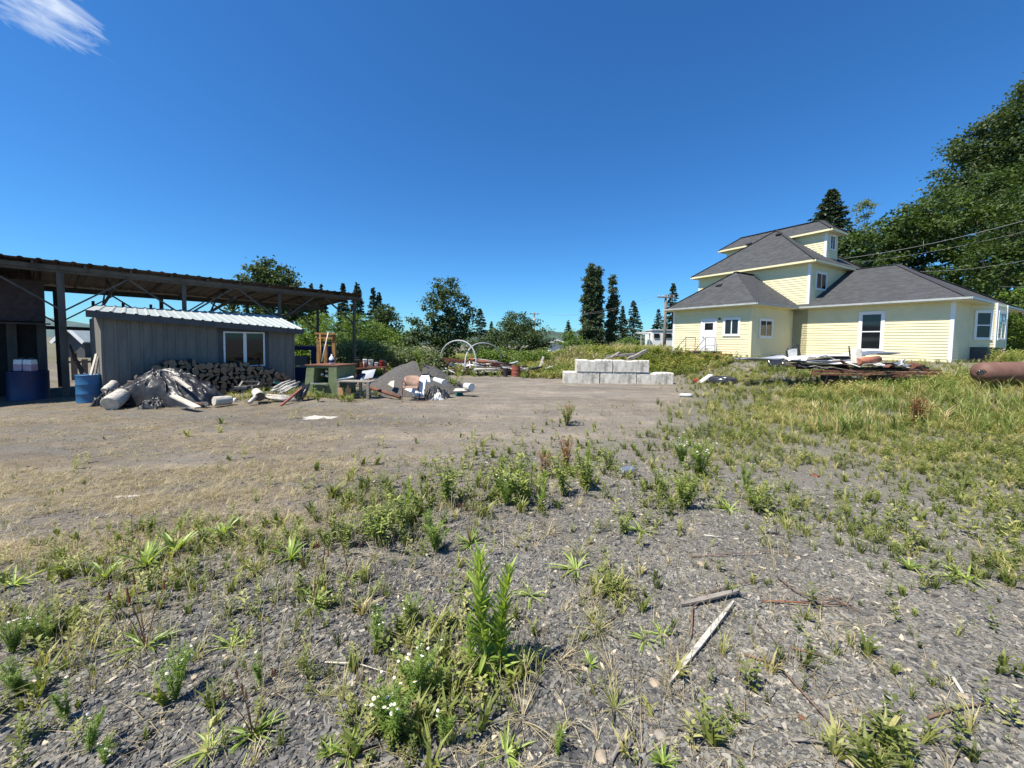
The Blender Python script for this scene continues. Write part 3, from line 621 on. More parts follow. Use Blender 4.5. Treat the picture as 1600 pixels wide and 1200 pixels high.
def leaves(name, lobes, n, size, lm, parent, clump=.7, up=.35, seed=0, shell=.55, flat=1.0):
    """lobes: (centre, radius). leaf faces gathered in clumps through the crown's volume"""
    g = np.random.default_rng(seed+100); C_ = np.array([np.array(c) for c, r in lobes]); Rr = np.array([r for c, r in lobes])
    wgt = Rr**2.2; wgt /= wgt.sum(); nc = max(6, n//(75 if n > 30000 else 34)); which = g.choice(len(Rr), nc, p=wgt)
    d_ = g.normal(size=(nc, 3)); d_ /= np.linalg.norm(d_, axis=1, keepdims=True); rr = Rr[which]*(shell+(1.06-shell)*g.random(nc)**.6)
    cc = C_[which]+d_*rr[:, None]*np.array([1, 1, flat]); ct = g.random(nc); cr = clump*(.5+.8*g.random(nc))
    ci = g.integers(0, nc, n); o_ = g.normal(size=(n, 3))*.45; L = cc[ci]+o_*cr[ci][:, None]*np.array([1, 1, .6])
    dd = g.normal(size=(n, 3))+d_[ci]*.5; dd[:, 2] -= .25; spin = g.random(n)*6.28
    M_ = frames(dd, spin, size*(.6+.7*g.random(n)))
    fl = M_[:, 2, 2] < 0; 
    k = g.random(n) < up; kk = fl & k; M_[kk, :, 2] *= -1; M_[kk, :, 0] *= -1
    # tilt a share of the leaves to lie level, as leaves do
    lev = g.random(n) < up
    if lev.any():
        a = g.random(lev.sum())*6.28; s3 = size*(.6+.7*g.random(lev.sum()))
        dv = np.stack([np.cos(a), np.sin(a), -.35+.3*g.random(len(a))], 1)
        F_ = frames(dv, g.normal(size=len(a))*.45, s3); M_[lev] = F_
    tint = np.clip(.15+.5*ct[ci]+.35*g.random(n), 0, 1)
    return bulk(name, LV, LF, M_, L, lm, tint, parent)
def px_lobes(spec, depth, sc=1.0, dj=.6, seed=0):
    g = random.Random(seed); out = []
    for a in spec:
        px, py, r = a[:3]; dd = depth+g.uniform(-dj, dj)*r/FPX*depth*1.2; out.append((P(px, py, dd), r/FPX*depth*sc))
    return out
def limbs(parent, base, lobes, r0, mb=None, mat_=None, wob=.3, seed=0):
    g = random.Random(seed); mb = MB(); base = Vector(base); top = max(lobes, key=lambda q: q[0].z)[0]
    ax = Vector((base.x*.5+top.x*.5, base.y*.5+top.y*.5, top.z))
    pts = [base+(ax-base)*t+Vector((g.uniform(-wob, wob)*.3, g.uniform(-wob, wob)*.3, 0))*(t > 0) for t in (0, .15, .35, .55, .75, .92)]
    mb.tube(pts, [r0*(1.25 if t == 0 else 1-t*.85) for t in (0, .15, .35, .55, .75, .92)], 8); tr = mb.build('trunk', mat_ or M['trunk'], parent)
    mb = MB()
    for c, r in lobes:
        t = min(.85, max(.12, (c.z-base.z)/(ax.z-base.z)*.72)); s_ = base+(ax-base)*t; mid = (s_+c)/2+Vector((0, 0, -.1*r))
        mb.tube([s_, mid, c+Vector((g.uniform(-.3, .3), g.uniform(-.3, .3), .4))*r*.5], [r0*.42*(1-t*.5), r0*.25, r0*.08], 5)
    mb.build('branch', mat_ or M['trunk'], parent)
def tree(name, px, base_depth, spec, n, size, lm, label, cat='tree', r0=.25, clump=.7, group=None, sc=1, base_z=None, seed=0, up=.35, dj=.6, shell=.55):
    b = P(px, 540, base_depth); bz = gz(b.x, b.y)-.1 if base_z is None else base_z; b.z = bz
    o = thing(name, b, label, cat, group); lo = px_lobes(spec, base_depth, sc, dj, seed)
    leaves('crown', lo, n, size, lm, o, clump, up, seed, shell); limbs(o, b, lo, r0, seed=seed); return o
def conifer(px, ytop, ybase, depth, wpx, label, group=None, n=3000, seed=0, sparse=1.0, droop=.25, lm=None, flat=1.0, name='conifer_tree', zb=None):
    g = np.random.default_rng(seed+7); top = P(px, ytop, depth); bot = P(px, ybase, depth); bot.x = top.x
    if zb is None: zb = gz(top.x, depth)-.2
    o = thing(name, (top.x, depth, zb), label, 'tree', group); Hh = top.z-bot.z; Rm = wpx/FPX*depth/2
    nb = max(24, int(n/26)); t = g.random(nb)**.8; ang = g.random(nb)*6.28; ln = Rm*(1-t)**.85*(.7+.45*g.random(nb))+Rm*.05
    # needles along each branch
    bi = g.integers(0, nb, n); f = g.random(n)**.7; rr = ln[bi]*f
    z = bot.z+Hh*t[bi]-droop*rr+.10*rr*rr/np.maximum(ln[bi], .1)
    side = g.normal(size=n)*.16*ln[bi]*(1.1-f); a = ang[bi]
    X = top.x+np.cos(a)*rr-np.sin(a)*side; Y = depth+np.sin(a)*rr+np.cos(a)*side; Z = z+g.normal(size=n)*.05*Hh/14
    dd = np.stack([np.cos(a)+g.normal(size=n)*.6, np.sin(a)+g.normal(size=n)*.6, -.35+g.normal(size=n)*.35], 1)
    sz = Hh/26*(.55+.6*g.random(n))*sparse*(1.15-.6*np.clip((Z-bot.z)/Hh, 0, 1)); M_ = frames(dd, g.normal(size=n)*.9, sz)
    TV = [(-.16, 0, 0), (.16, 0, 0), (.3, .45, .04), (0, 1, -.05), (-.3, .45, .04)]
    bulk('crown', TV, [(0, 1, 2, 3, 4)], M_, np.stack([X, Y, Z], 1), lm or M['needle'], np.clip(.2+.6*g.random(nb)[bi]+.25*g.random(n), 0, 1), o)
    mb = MB(); mb.tube([(top.x, depth, zb), (top.x, depth, bot.z+Hh*.5), (top.x, depth, top.z)], [Hh*.018, Hh*.011, .02], 6); mb.build('trunk', M['trunk'], o)
    return o
# big maples behind the house
tree('maple_tree', 1385, 37, [(1345, 425, 34), (1378, 378, 34), (1400, 420, 48), (1425, 358, 36), (1462, 338, 36), (1465, 395, 50), (1350, 470, 40), (1440, 470, 50), (1340, 385, 20)], 36000, .27, M['leaf_maple'],
     'sunlit green maple spreading just right of the house roof peak', r0=.4, clump=.95, seed=1, shell=.4)
tree('maple_tree', 1540, 35, [(1520, 350, 52), (1560, 320, 52), (1600, 350, 60), (1530, 420, 56), (1590, 430, 62), (1490, 440, 46), (1600, 505, 58), (1540, 490, 46), (1650, 400, 70), (1660, 500, 70), (1640, 310, 60)], 52000, .27, M['leaf_maple'],
     'broad green maple filling the right edge behind the power wires', r0=.5, clump=1.0, seed=2)
tree('maple_tree', 1590, 47, [(1600, 190, 46), (1560, 222, 46), (1525, 262, 42), (1490, 292, 34), (1570, 290, 56), (1620, 250, 60), (1660, 180, 70), (1650, 330, 70), (1500, 335, 42), (1468, 318, 22), (1585, 165, 20), (1590, 240, 50), (1545, 320, 50)], 52000, .34, M['leaf_dark'],
     'tall dark-leaved maple rising highest at the right edge', r0=.6, clump=1.3, seed=3)
tree('tall_shrub', 1590, 27.5, [(1578, 500, 22), (1600, 480, 30), (1590, 530, 26), (1625, 520, 34)], 7000, .16, M['leaf_bush'], 'leafy green shrub beyond the bay window corner', 'shrub', .1, .5, seed=4)
conifer(1300, 296, 440, 46, 118, 'dark spruce with drooping boughs behind the house roof peak', n=13000, seed=5, sparse=1.15)
tree('birch_tree', 1350, 52, [(1348, 330, 12), (1353, 318, 8), (1346, 350, 11), (1352, 368, 12)], 1500, .22, M['leaf_grey'], 'thin pale birch top between the spruce and the maple', r0=.12, clump=.5, seed=6)
# poplars
def column_spec(prof, step, seed):
    g = random.Random(seed); out = []
    for (y0, a0, b0), (y1, a1, b1) in zip(prof[:-1], prof[1:]):
        y = y0
        while y < y1:
            t = (y-y0)/(y1-y0); a = a0+(a1-a0)*t; b = b0+(b1-b0)*t; r = min(6.5, max(2.5, (b-a)*.3)); n = max(1, int((b-a)/(r*1.5)))
            for k in range(n): out.append((a+r*.8+(b-a-1.6*r)*((k+.5)/n)+g.uniform(-1, 1), y+g.uniform(-3, 3), r*g.uniform(.8, 1.15)))
            y += step
    return out
tree('poplar_tree', 922, 66, column_spec([(412, 921, 929), (425, 915, 942), (440, 909, 945), (480, 906, 946), (520, 902, 946), (548, 898, 950)], 6, 1), 30000, .30, M['leaf_pop'], 'tall broad columnar poplar, the larger of the two', r0=.4, clump=.42, base_z=-2, seed=8, dj=1.6, shell=.2)
tree('poplar_tree', 956, 68, column_spec([(430, 954, 960), (445, 950, 964), (475, 948, 968), (505, 945, 967), (548, 942, 962)], 6, 2), 14000, .30, M['leaf_pop'], 'narrow columnar poplar, the smaller one right of the broad poplar', r0=.3, clump=.38, base_z=-2, seed=9, dj=1.6, shell=.2)
for a in ((973, 478, 550, 75, 20, 'slim dark conifer next right of the poplars', 20), (990, 470, 552, 73, 34, 'wider pointed conifer between the slim conifer and the utility pole', 21), (1029, 483, 545, 78, 24, 'small dark conifer just left of the utility pole', 22),
          (1052, 443, 548, 80, 30, 'tall ragged conifer rising behind the utility pole', 23), (750, 482, 560, 62, 34, 'pointed conifer between the young maple and the rounded orchard tree', 24),
          (768, 502, 560, 85, 16, 'little conifer tip beside the pointed conifer', 25), (558, 442, 560, 58, 34, 'tallest dark conifer just right of the end post', 26), (536, 443, 560, 60, 26, 'dark conifer showing left of the end post', 27),
          (583, 449, 560, 56, 26, 'dark conifer second right of the end post', 28), (592, 456, 560, 57, 26, 'dark conifer third right of the end post', 29), (888, 500, 545, 110, 18, 'tiny far conifer left of the poplars', 30),
          (486, 442, 540, 62, 22, 'conifer tip just above the pole shed roof', 31), (502, 444, 540, 64, 22, 'second conifer tip above the pole shed roof', 32)):
    conifer(a[0], a[1], a[2], a[3], a[4]*1.45, a[5], 'dark conifers on the skyline', 6500, a[6], zb=-2)
# young maple in the middle
tree('young_maple', 693, 27, [(693, 446, 12), (710, 442, 9), (680, 462, 13), (700, 470, 18), (722, 470, 10), (690, 492, 20), (716, 497, 15), (668, 478, 8), (700, 520, 25), (672, 520, 18), (727, 520, 14), (652, 508, 12), (646, 530, 14), (690, 545, 24), (735, 488, 8), (640, 500, 6)], 13000, .17, M['leaf_dark'],
     'young big-leaved maple standing alone behind the hoops', r0=.09, clump=.42, seed=12, shell=.35)
tree('maple_tree', 420, 33, [(400, 435, 22), (425, 428, 20), (445, 440, 18), (380, 450, 18), (418, 455, 28), (455, 462, 20), (390, 480, 28), (430, 490, 30), (470, 486, 20)], 13000, .26, M['leaf_dark'], 'rounded dark maple showing above the pole shed roof', r0=.2, clump=.7, seed=13)
tree('leafy_tree', 608, 52, [(603, 492, 14), (610, 510, 16), (606, 530, 20), (592, 500, 12), (617, 535, 12)], 5000, .3, M['leaf_dark'], 'round-topped leafy tree right of the conifer row', r0=.2, clump=.8, seed=14, base_z=-1)
tree('orchard_tree', 812, 43, [(808, 508, 20), (790, 520, 18), (828, 518, 20), (845, 530, 16), (775, 530, 16), (810, 535, 26), (800, 495, 10), (760, 540, 14), (838, 545, 18)], 11000, .24, M['leaf_dark'], 'low spreading dark fruit tree beside the far utility pole', r0=.2, clump=.7, seed=15)
# hedge / bramble masses, each its own shrub
BR = [('tall bright bramble mound behind the yellow press', 540, 29, [(470, 520, 20), (500, 505, 22), (530, 510, 24), (560, 508, 22), (590, 520, 20), (515, 540, 26), (560, 540, 26), (480, 550, 24)], 'leaf_bush', 12000),
      ('bramble mound left of the young maple', 615, 30, [(605, 528, 16), (625, 535, 16), (640, 545, 15), (600, 550, 20), (585, 540, 16)], 'leaf_bush', 6000),
      ('grey-green bush behind the bucket shelf', 570, 22.5, [(540, 555, 18), (560, 548, 18), (580, 556, 18), (600, 552, 16), (618, 560, 14), (530, 575, 16)], 'leaf_grey', 8000),
      ('pale bush at the back of the gravel pile', 650, 23, [(632, 558, 13), (652, 556, 13), (668, 560, 12), (684, 566, 10)], 'leaf_grey', 3500),
      ('bright green bramble patch right of the hoops', 790, 27, [(757, 560, 14), (778, 560, 15), (800, 562, 15), (822, 562, 14), (845, 560, 14), (770, 572, 10), (810, 572, 12)], 'leaf_bush', 9000),
      ('dark bush under the rounded maple behind the shed', 470, 24, [(455, 545, 16), (470, 530, 14), (465, 560, 14)], 'leaf_bush', 3500),
      ('shrub at the foot of the poplars', 905, 50, [(895, 533, 16), (912, 540, 12), (880, 540, 10)], 'leaf_bush', 2500),
      ('shrub beneath the conifers right of the poplars', 990, 50, [(985, 540, 14), (1005, 545, 14), (968, 542, 12)], 'leaf_bush', 2500),
      ('low shrub between the maple and the pole', 735, 45, [(728, 545, 16), (745, 548, 14)], 'leaf_dark', 2000)]
for k, (lb, px, dp, sp_, lm, n) in enumerate(BR):
    b = P(px, 560, dp); b.z = gz(b.x, b.y); o = thing('bramble_shrub', b, lb, 'shrub', 'shrubs along the back of the yard')
    lo = px_lobes(sp_, dp, 1, .9, 40+k); leaves('foliage', lo, n, .13 if dp < 35 else .2, M[lm], o, .5, .3, 40+k, .4)
    mb = MB()
    for c, r in lo: mb.tube([Vector((c.x, c.y, gz(c.x, c.y)-.1)), c+Vector((.1, 0, 0))], [.03, .012], 4)
    mb.build('stem', M['trunk'], o)
#NEXT
# ------------------------------------------------------------------ concrete blocks, planks on them
GB = .6135
def concrete_block(x0, x1, y, z0, label, groove):
    zt = z0+.61; mb = MB(); n = 10; g = random.Random(int(x0*100)); d = .61
    # front profile with rounded, chipped arrises and a shallow groove or chip on top
    cols = []
    for i in range(n+1):
        t = i/n; x = x0+(x1-x0)*t; top = zt-(.045 if (groove and groove[0] < t < groove[1]) else 0)+g.uniform(-.006, .006)
        e = .022 if 0 < i < n else .03
        cols.append([(x, y+g.uniform(-.004, .004), z0), (x, y+g.uniform(-.004, .004), top-.03), (x, y+.03, top), (x, y+d-.03, top), (x, y+d, top-.03), (x, y+d, z0)])
    for c in cols: mb.v += [tuple(q) for q in c]
    for i in range(n):
        for k in range(6): mb.face((i*6+k, (i+1)*6+k, (i+1)*6+(k+1) % 6, i*6+(k+1) % 6))
    mb.face([k for k in range(6)]); mb.face([n*6+k for k in range(6)][::-1])
    o = topobj(mb, 'concrete_block', M['concrete'], ((x0+x1)/2, y+.3, z0), label, 'concrete block', 'stacked concrete blocks', .02); return o
bL = onG(5.4, 19.3).z-.02; B0 = P(881, 600, 19.2).x; B1 = P(1052.5, 600, 19.2).x; bw = (B1-B0)/3
concrete_block(B0, B0+bw-.05, 19.2, bL, 'bottom left concrete block of the stack', (.0, .0))
concrete_block(B0+bw, B0+2*bw-.03, 19.2, bL, 'bottom middle concrete block, streaked and scraped across its face', None)
concrete_block(B0+2*bw, B1, 19.2, bL, 'bottom right concrete block, sticking out beyond the upper ones', (.0, .55))
T0 = P(901, 580, 19.2).x; T1 = P(1014, 580, 19.2).x; tm = P(957.5, 580, 19.2).x
concrete_block(T0, tm-.02, 19.17, bL+.612, 'upper left concrete block, notched on its top edge', (.38, .6))
concrete_block(tm+.02, T1, 19.17, bL+.612, 'upper right concrete block with planks behind its top', (.38, .55))
def plank(a, b, w, h, label, m='greywood', group=None, cat='plank', name='plank', up=(0, 0, 1), taper=None):
    a = Vector(a); b = Vector(b); mb = MB(); n = 5; d = (b-a).normalized(); x = d.cross(Vector(up))
    if x.length < 1e-3: x = Vector((1, 0, 0))
    x.normalize(); y = x.cross(d); g = random.Random(int(a.x*77+b.y*31)); pr = []
    for i in range(n+1):
        t = i/n; p = a.lerp(b, t)+y*g.uniform(-.3, .3)*h*.3; s = 1 if not taper else (1-(1-taper)*abs(2*t-1)**1.5)
        pr.append([p-x*w/2*s-y*h/2, p+x*w/2*s-y*h/2, p+x*w/2*s+y*h/2, p-x*w/2*s+y*h/2])
    for q in pr: mb.v += [tuple(k) for k in q]
    for i in range(n):
        for k in range(4): mb.face((i*4+k, i*4+(k+1) % 4, (i+1)*4+(k+1) % 4, (i+1)*4+k))
    mb.face((3, 2, 1, 0)); mb.face((n*4, n*4+1, n*4+2, n*4+3))
    c = (a+b)/2; return topobj(mb, name, M[m], (c.x, c.y, min(a.z, b.z)-h/2), label, cat, group)
PP = P; zt = bL+1.25
gp = 'old planks lying on the concrete blocks'
for a, b, w, h, lb in (((944, 561, 19.9), (966, 554, 19.6), .2, .09, 'grey plank at the left end of the planks on the blocks'), ((955, 559, 19.5), (968, 551, 19.9), .16, .1, 'short plank leaning second from left on the blocks'),
                       ((964, 556, 19.7), (992, 553, 19.9), .25, .12, 'flat weathered plank in the middle of the pile on the blocks'), ((980, 561, 19.35), (993, 555, 19.8), .15, .1, 'short blocky offcut behind the upper right block'),
                       ((986, 559.5, 19.4), (1010, 547.5, 19.6), .22, .13, 'thick plank tilting up to the right above the blocks'), ((948, 556, 20.0), (985, 555, 20.1), .2, .1, 'plank lying flat at the back of the pile on the blocks')):
    plank(P(*a), P(*b), w, h, lb, group=gp)
# little finds at the foot of the bank
mb = MB(); c = G(1072, 620); mb.lathe(c+Vector((0, 0, .05)), [(.05, -.05), (.22, -.03), (.26, .02), (.2, .07), (.06, .08)], 12, M=Matrix(((1.1, 0, 0), (0, .6, 0), (0, 0, 1)))); topobj(mb, 'plastic_scrap', M['whitedirty'], c, 'white crumpled plastic lump lying on the dirt in front of the bank', 'scrap')
plank(G(1092, 600)+Vector((0, 0, .05)), G(1108, 597)+Vector((.1, 0, .38)), .35, .05, 'white bent sheet standing beside the dark tyre', 'whitedirty', cat='sheet', name='metal_sheet')
c = G(1129, 601); mb = MB()
prof = [(.34, 0), (.42, .02), (.46, .09), (.46, .19), (.42, .25), (.34, .27), (.30, .2), (.30, .06)]
mb.lathe(c, [(r*1.35, z*1.4) for r, z in prof], 28); topobj(mb, 'tyre', M['plastic_black'], c, 'worn black tyre lying flat at the foot of the weedy bank', 'tyre')
c = G(1088, 598); mb = MB(); mb.box(c+Vector((0, 0, .1)), (.25, .2, .2)); topobj(mb, 'crushed_can', M['red'], c, 'small red and white crushed can beside the bent white sheet', 'can', bevel=.04)
c = G(1213, 575); mb = MB(); mb.lathe(c+Vector((0, 0, .28)), [(.34, -.09), (.44, -.05), (.46, 0), (.44, .05), (.34, .09), (.30, 0)], 24, M=Matrix.Rotation(math.radians(55), 3, 'X')); topobj(mb, 'tyre', M['plastic_black'], c, 'black tyre leaning at the left end of the scrap sheets near the house', 'tyre')

# ------------------------------------------------------------------ scrap heap by the house
gs = 'scrap metal sheets heaped near the house'
DZ = 15.2
def sheet(corners, label, m='tin', group=gs, seed=0, ribs=9, th=.012, amp=.02, name='metal_sheet'):
    """ribbed, slightly buckled sheet through 4 corners"""
    g = random.Random(seed); a, b, c, d = [Vector(q) for q in corners]; mb = MB(); nu, nv = ribs*2, 8
    nn = (b-a).cross(d-a).normalized(); ph = g.uniform(0, 6)
    for lay in (0, -th):
        for i in range(nu+1):
            for j in range(nv+1):
                u_ = i/nu; v_ = j/nv; p = (a.lerp(b, v_)).lerp(d.lerp(c, v_), u_); k = (amp if i % 2 else -amp*.3)+.05*math.sin(v_*5+ph+u_*2)+.03*math.sin(u_*7+ph)
                mb.v.append(tuple(p+nn*(k+lay)))
    N = (nu+1)*(nv+1)
    for i in range(nu):
        for j in range(nv):
            q = (i*(nv+1)+j, i*(nv+1)+j+1, (i+1)*(nv+1)+j+1, (i+1)*(nv+1)+j); mb.face(q); mb.face([N+k for k in q[::-1]])
    e = (a+b+c+d)/4; return topobj(mb, name, M[m], (e.x, e.y, min(q.z for q in (a, b, c, d))), label, 'metal sheet', group)
S4 = lambda x0, y0, d0, x1, y1, d1, dx, w: [P(x0, y0, d0), P(x1, y1, d1), P(x1, y1, d1)+Vector((dx, w, .0)), P(x0, y0, d0)+Vector((dx, w, .0))]
sheet(S4(1158, 563, 16.3, 1240, 559, 15.8, .2, .9), 'long pale sheet sticking out left of the scrap heap', 'tin', seed=1)
sheet(S4(1232, 562, 14.8, 1352, 553, 14.9, .3, 1.1), 'long white ribbed sheet along the top left of the scrap heap', 'whitedirty', seed=2)
sheet(S4(1240, 566, 14.5, 1350, 562, 14.6, .2, 1.0), 'grey corrugated sheet under the white ribbed one', 'tin', seed=3)
sheet(S4(1262, 569, 14.2, 1330, 567, 14.2, .1, .7), 'bent white trim sheet in the middle left of the scrap heap', 'whitedirty', seed=4, ribs=4)
sheet(S4(1235, 569, 14.4, 1345, 573, 14.4, .1, .8), 'dull dark sheet at the bottom left of the scrap heap', 'oldtin', seed=5)
sheet(S4(1338, 553, 14.6, 1408, 551, 14.8, .1, .35), 'narrow grey trough pointing right past the window', 'tin', seed=6, ribs=3)
sheet(S4(1345, 566, 14.1, 1392, 573, 14.0, .2, .6), 'crumpled white sheet right of the terracotta pipe', 'whitedirty', seed=7, ribs=4)
sheet(S4(1385, 569, 14.3, 1425, 571, 14.2, .3, .8), 'pale bluish sheet end at the right of the scrap heap', 'tin', seed=8, ribs=4)
sheet(S4(1398, 571, 14.2, 1410, 562, 14.4, .4, .2), 'white torn flap poking up on the right of the scrap heap', 'whitedirty', seed=9, ribs=3)
for k, (a, b, w, lb) in enumerate((((1270, 580, 14.0), (1482, 584, 14.3), 0.11, 'longest rusty steel beam at the front of the scrap heap'), ((1290, 577, 14.4), (1470, 579, 14.8), 0.10, 'dark rusty beam just behind the longest one'), ((1245, 575, 14.6), (1450, 575, 15.2), 0.10, 'dark timber under the sheets of the scrap heap'),
                                   ((1360, 583, 13.8), (1440, 584, 14.0), 0.07, 'short rusty angle iron low on the right of the scrap heap'), ((1268, 584, 13.9), (1420, 588, 13.9), 0.07, 'lowest rusty bar near the grass under the scrap heap'))):
    plank(P(*a), P(*b), w, w*.8, lb, 'rust' if k != 2 else 'darkwall', 'rusty beams under the scrap heap', 'steel beam', 'steel_beam')
for px, lb in ((1300, 'left prop block under the rusty beams'), (1375, 'middle prop block under the rusty beams'), (1405, 'right prop block under the rusty beams')):
    q = P(px, 586, 14.2); zg = gz(q.x, q.y); mb = MB(); mb.hexa([(q.x-.2, q.y-.1, zg-.05), (q.x+.2, q.y-.1, zg-.05), (q.x+.2, q.y+.3, zg-.05), (q.x-.2, q.y+.3, zg-.05), (q.x-.18, q.y-.1, q.z), (q.x+.18, q.y-.1, q.z), (q.x+.18, q.y+.3, q.z), (q.x-.18, q.y+.3, q.z)])
    topobj(mb, 'timber_block', M['darkwall'], (q.x, q.y, zg), lb, 'block', 'prop blocks under the beams')
mb = MB(); q = P(1338, 569, 14.3); mb.bar(q, P(1338, 545, 14.4), .26, .22, up=(0, 1, 0)); topobj(mb, 'concrete_post', M['concrete'], q, 'broken upright concrete stub left of the terracotta pipe', 'post', bevel=.03)
mb = MB(); mb.tube([P(1340, 565, 14.2), P(1372, 561, 14.7)], .125, 16); topobj(mb, 'terracotta_pipe', M['terracotta'], P(1352, 568, 14.3), 'orange terracotta pipe lying across the scrap heap', 'pipe')
mb = MB(); mb.tube([P(1425, 571, 14.2), P(1441, 573, 14.6)], [.12, .1], 10); topobj(mb, 'rusty_canister', M['rust'], P(1430, 573, 14.2), 'small brown rusty canister at the right end of the sheets', 'canister')
mb = MB(); pts = [P(1231, 562, 15.4), P(1229, 548, 15.4), P(1231, 545, 15.4), P(1244, 538.5, 15.4), P(1247, 540, 15.4), P(1250, 556, 15.4)]
mb.tube(pts, .035, 8); fr_ = thing('seat_frame', P(1240, 562, 15.4), 'black tube frame with a pale plate standing at the left of the scrap heap', 'frame'); mb.build('tube', M['darkframe'], fr_)
mb = MB(); mb.bar(P(1238, 558, 15.4), P(1238, 545, 15.4), .36, .03, up=(0, 1, 0)); mb.build('plate', M['whitedirty'], fr_)
mb = MB(); mb.tube([P(1328, 556, 14.8), P(1326.5, 541, 14.8)], .025, 6); topobj(mb, 'steel_stake', M['darkframe'], P(1328, 556, 14.8), 'thin dark stake standing left of the concrete stub', 'stake')
g_ = random.Random(91)
for k, (px, py, lb, m) in enumerate(((1262, 561, 'thin bent white strip on the left sheets of the heap', 'whitedirty'), (1290, 560, 'curled grey flashing on the left sheets of the heap', 'tin'), (1312, 566, 'rusty rod across the middle sheets of the heap', 'rust'), (1325, 571, 'twisted white flashing below the concrete stub', 'whitedirty'), (1358, 571, 'dark short pipe below the terracotta pipe', 'darkframe'),
        (1372, 568, 'pale splintered board beside the terracotta pipe', 'paintwood'), (1390, 574, 'rusty angle piece right of the terracotta pipe', 'rust'), (1405, 576, 'grey bent channel near the right end of the heap', 'tin'), (1418, 574, 'white curled strip near the right end of the heap', 'whitedirty'), (1438, 577, 'short rusty rod at the far right end of the heap', 'rust'),
        (1250, 573, 'dark broken board low at the left of the heap', 'darkwall'), (1276, 575, 'pale broken board low at the left of the heap', 'paintwood'), (1302, 578, 'grey weathered board low in the middle of the heap', 'greywood'), (1352, 580, 'short grey board under the terracotta pipe', 'greywood'), (1386, 581, 'dark split board low at the right of the heap', 'barkwood'))):
    c = P(px, py, 14.2+g_.uniform(-.3, .3)); a_ = g_.gauss(.1, .5); l = g_.uniform(.4, 1.3); v_ = Vector((math.cos(a_), math.sin(a_), g_.gauss(.02, .14)))*l/2; w_ = g_.uniform(.03, .1); mb = MB()
    mid = c+Vector((0, g_.uniform(-.1, .1), g_.uniform(0, .12)))
    if k % 2: mb.tube([c-v_, mid, c+v_], w_*.5, 6, squash=.5)
    else: mb.bar(c-v_, mid, w_*1.6, .02); mb.bar(mid, c+v_, w_*1.6, .018)
    topobj(mb, 'scrap_strip', M[m], c-Vector((0, 0, .05)), lb, 'scrap')
# rusty tank lying in the grass at the right edge
tk = thing('steel_tank', P(1560, 596, 12.6), 'long rusty brown cylindrical tank lying in the grass at the right edge', 'tank')
ca_, cb_ = P(1532, 582, 12.6), P(1760, 579, 12.3); ax = (cb_-ca_).normalized(); rr_ = .335
mb = MB(); pts = [ca_-ax*.16, ca_-ax*.12, ca_-ax*.02, ca_+ax*.1, ca_+ax*1.5, ca_+ax*1.52, cb_, cb_+ax*.1]; mb.tube(pts, [.08, rr_*.55, rr_*.9, rr_, rr_, rr_*1.01, rr_, rr_*.8], 32); mb.build('shell', M['tank'], tk)
hd = P(1532, 583, 12.3); mb = MB(); mb.tube([hd+Vector((.0, .04, .02)), hd+Vector((-.02, -.045, .02))], .085, 16); mb.build('port', M['plastic_black'], tk)
mb = MB(); mb.tube([hd+Vector((.0, .0, .02)), hd+Vector((-.02, -.05, .02))], .11, 16, cap=False); mb.build('port_rim', M['tank'], tk)

# ------------------------------------------------------------------ utility poles, wires, far buildings
def upole(px, yt, yb, depth, label, arm=1.2, tr=False):
    a = P(px, yb, depth); b = P(px, yt, depth); a.x = b.x; a.z = gz(a.x, a.y)-.3
    o = thing('utility_pole', a, label, 'utility pole'); mb = MB(); mb.tube([a, b], [.2, .13], 10); mb.build('pole', M['pole'], o)
    mb = MB(); mb.bar(b+Vector((-arm, -.15, -.35)), b+Vector((arm, -.15, -.35)), .12, .14); mb.build('crossarm', M['pole'], o)
    for k in (-.85, -.4, .4, .85):
        mb = MB(); mb.lathe(b+Vector((arm*k, -.15, -.28)), [(.03, 0), (.055, .05), (.05, .12), (.02, .15)], 8); mb.build('insulator', M['whitedirty'], o)
    if tr:
        mb = MB(); mb.lathe(b+Vector((.0, -.45, -2.1)), [(.2, 0), (.24, .05), (.24, .75), (.18, .85)], 12); mb.build('transformer', M['whitedirty'], o)
        mb = MB(); mb.bar(b+Vector((-arm*.9, -.15, -1.4)), b+Vector((arm*.9, -.15, -1.4)), .1, .12); mb.build('crossarm', M['pole'], o)
    return b
p1 = upole(1040.5, 460, 545, 44, 'tall grey utility pole in front of the white trailer', 1.0); p2 = upole(835, 488, 540, 80, 'distant utility pole with two crossarms by the orchard tree', 1.0, True)
for a, b, lb in ((p1+Vector((-.8, -.15, -.1)), p2+Vector((.6, 0, -.1)), 'left wire between the two utility poles'), (p1+Vector((.8, -.15, -.1)), p2+Vector((.9, 0, -.15)), 'right wire between the two utility poles'),
                 (p1+Vector((.4, 0, -.1)), P(1340, 372, 50), 'thin wire from the near utility pole up behind the house roof')):
    mb = MB(); pts = [a.lerp(b, t/12)-Vector((0, 0, 1.2*4*(t/12)*(1-t/12))) for t in range(13)]; mb.tube(pts, .012, 4); topobj(mb, 'power_wire', M['wire'], a, lb, 'wire')
for k, (a, b, r, lb) in enumerate((((1318, 404, 33), (1680, 322, 22), .016, 'topmost thick power wire crossing the right maples'), ((1333, 410, 33), (1680, 341, 22), .009, 'thinner power wire just below the topmost one'),
                      ((1430, 424, 31), (1680, 390, 22), .012, 'lower power wire rising from behind the house roof'), ((1560, 447, 28), (1700, 425, 22), .010, 'lowest thin wire in front of the right maples'))):
    a, b = P(*a), P(*b); mb = MB(); pts = [a.lerp(b, t/12)-Vector((0, 0, .35*4*(t/12)*(1-t/12))) for t in range(13)]; mb.tube(pts, r, 5); topobj(mb, 'power_wire', M['wire'], a, lb, 'wire')
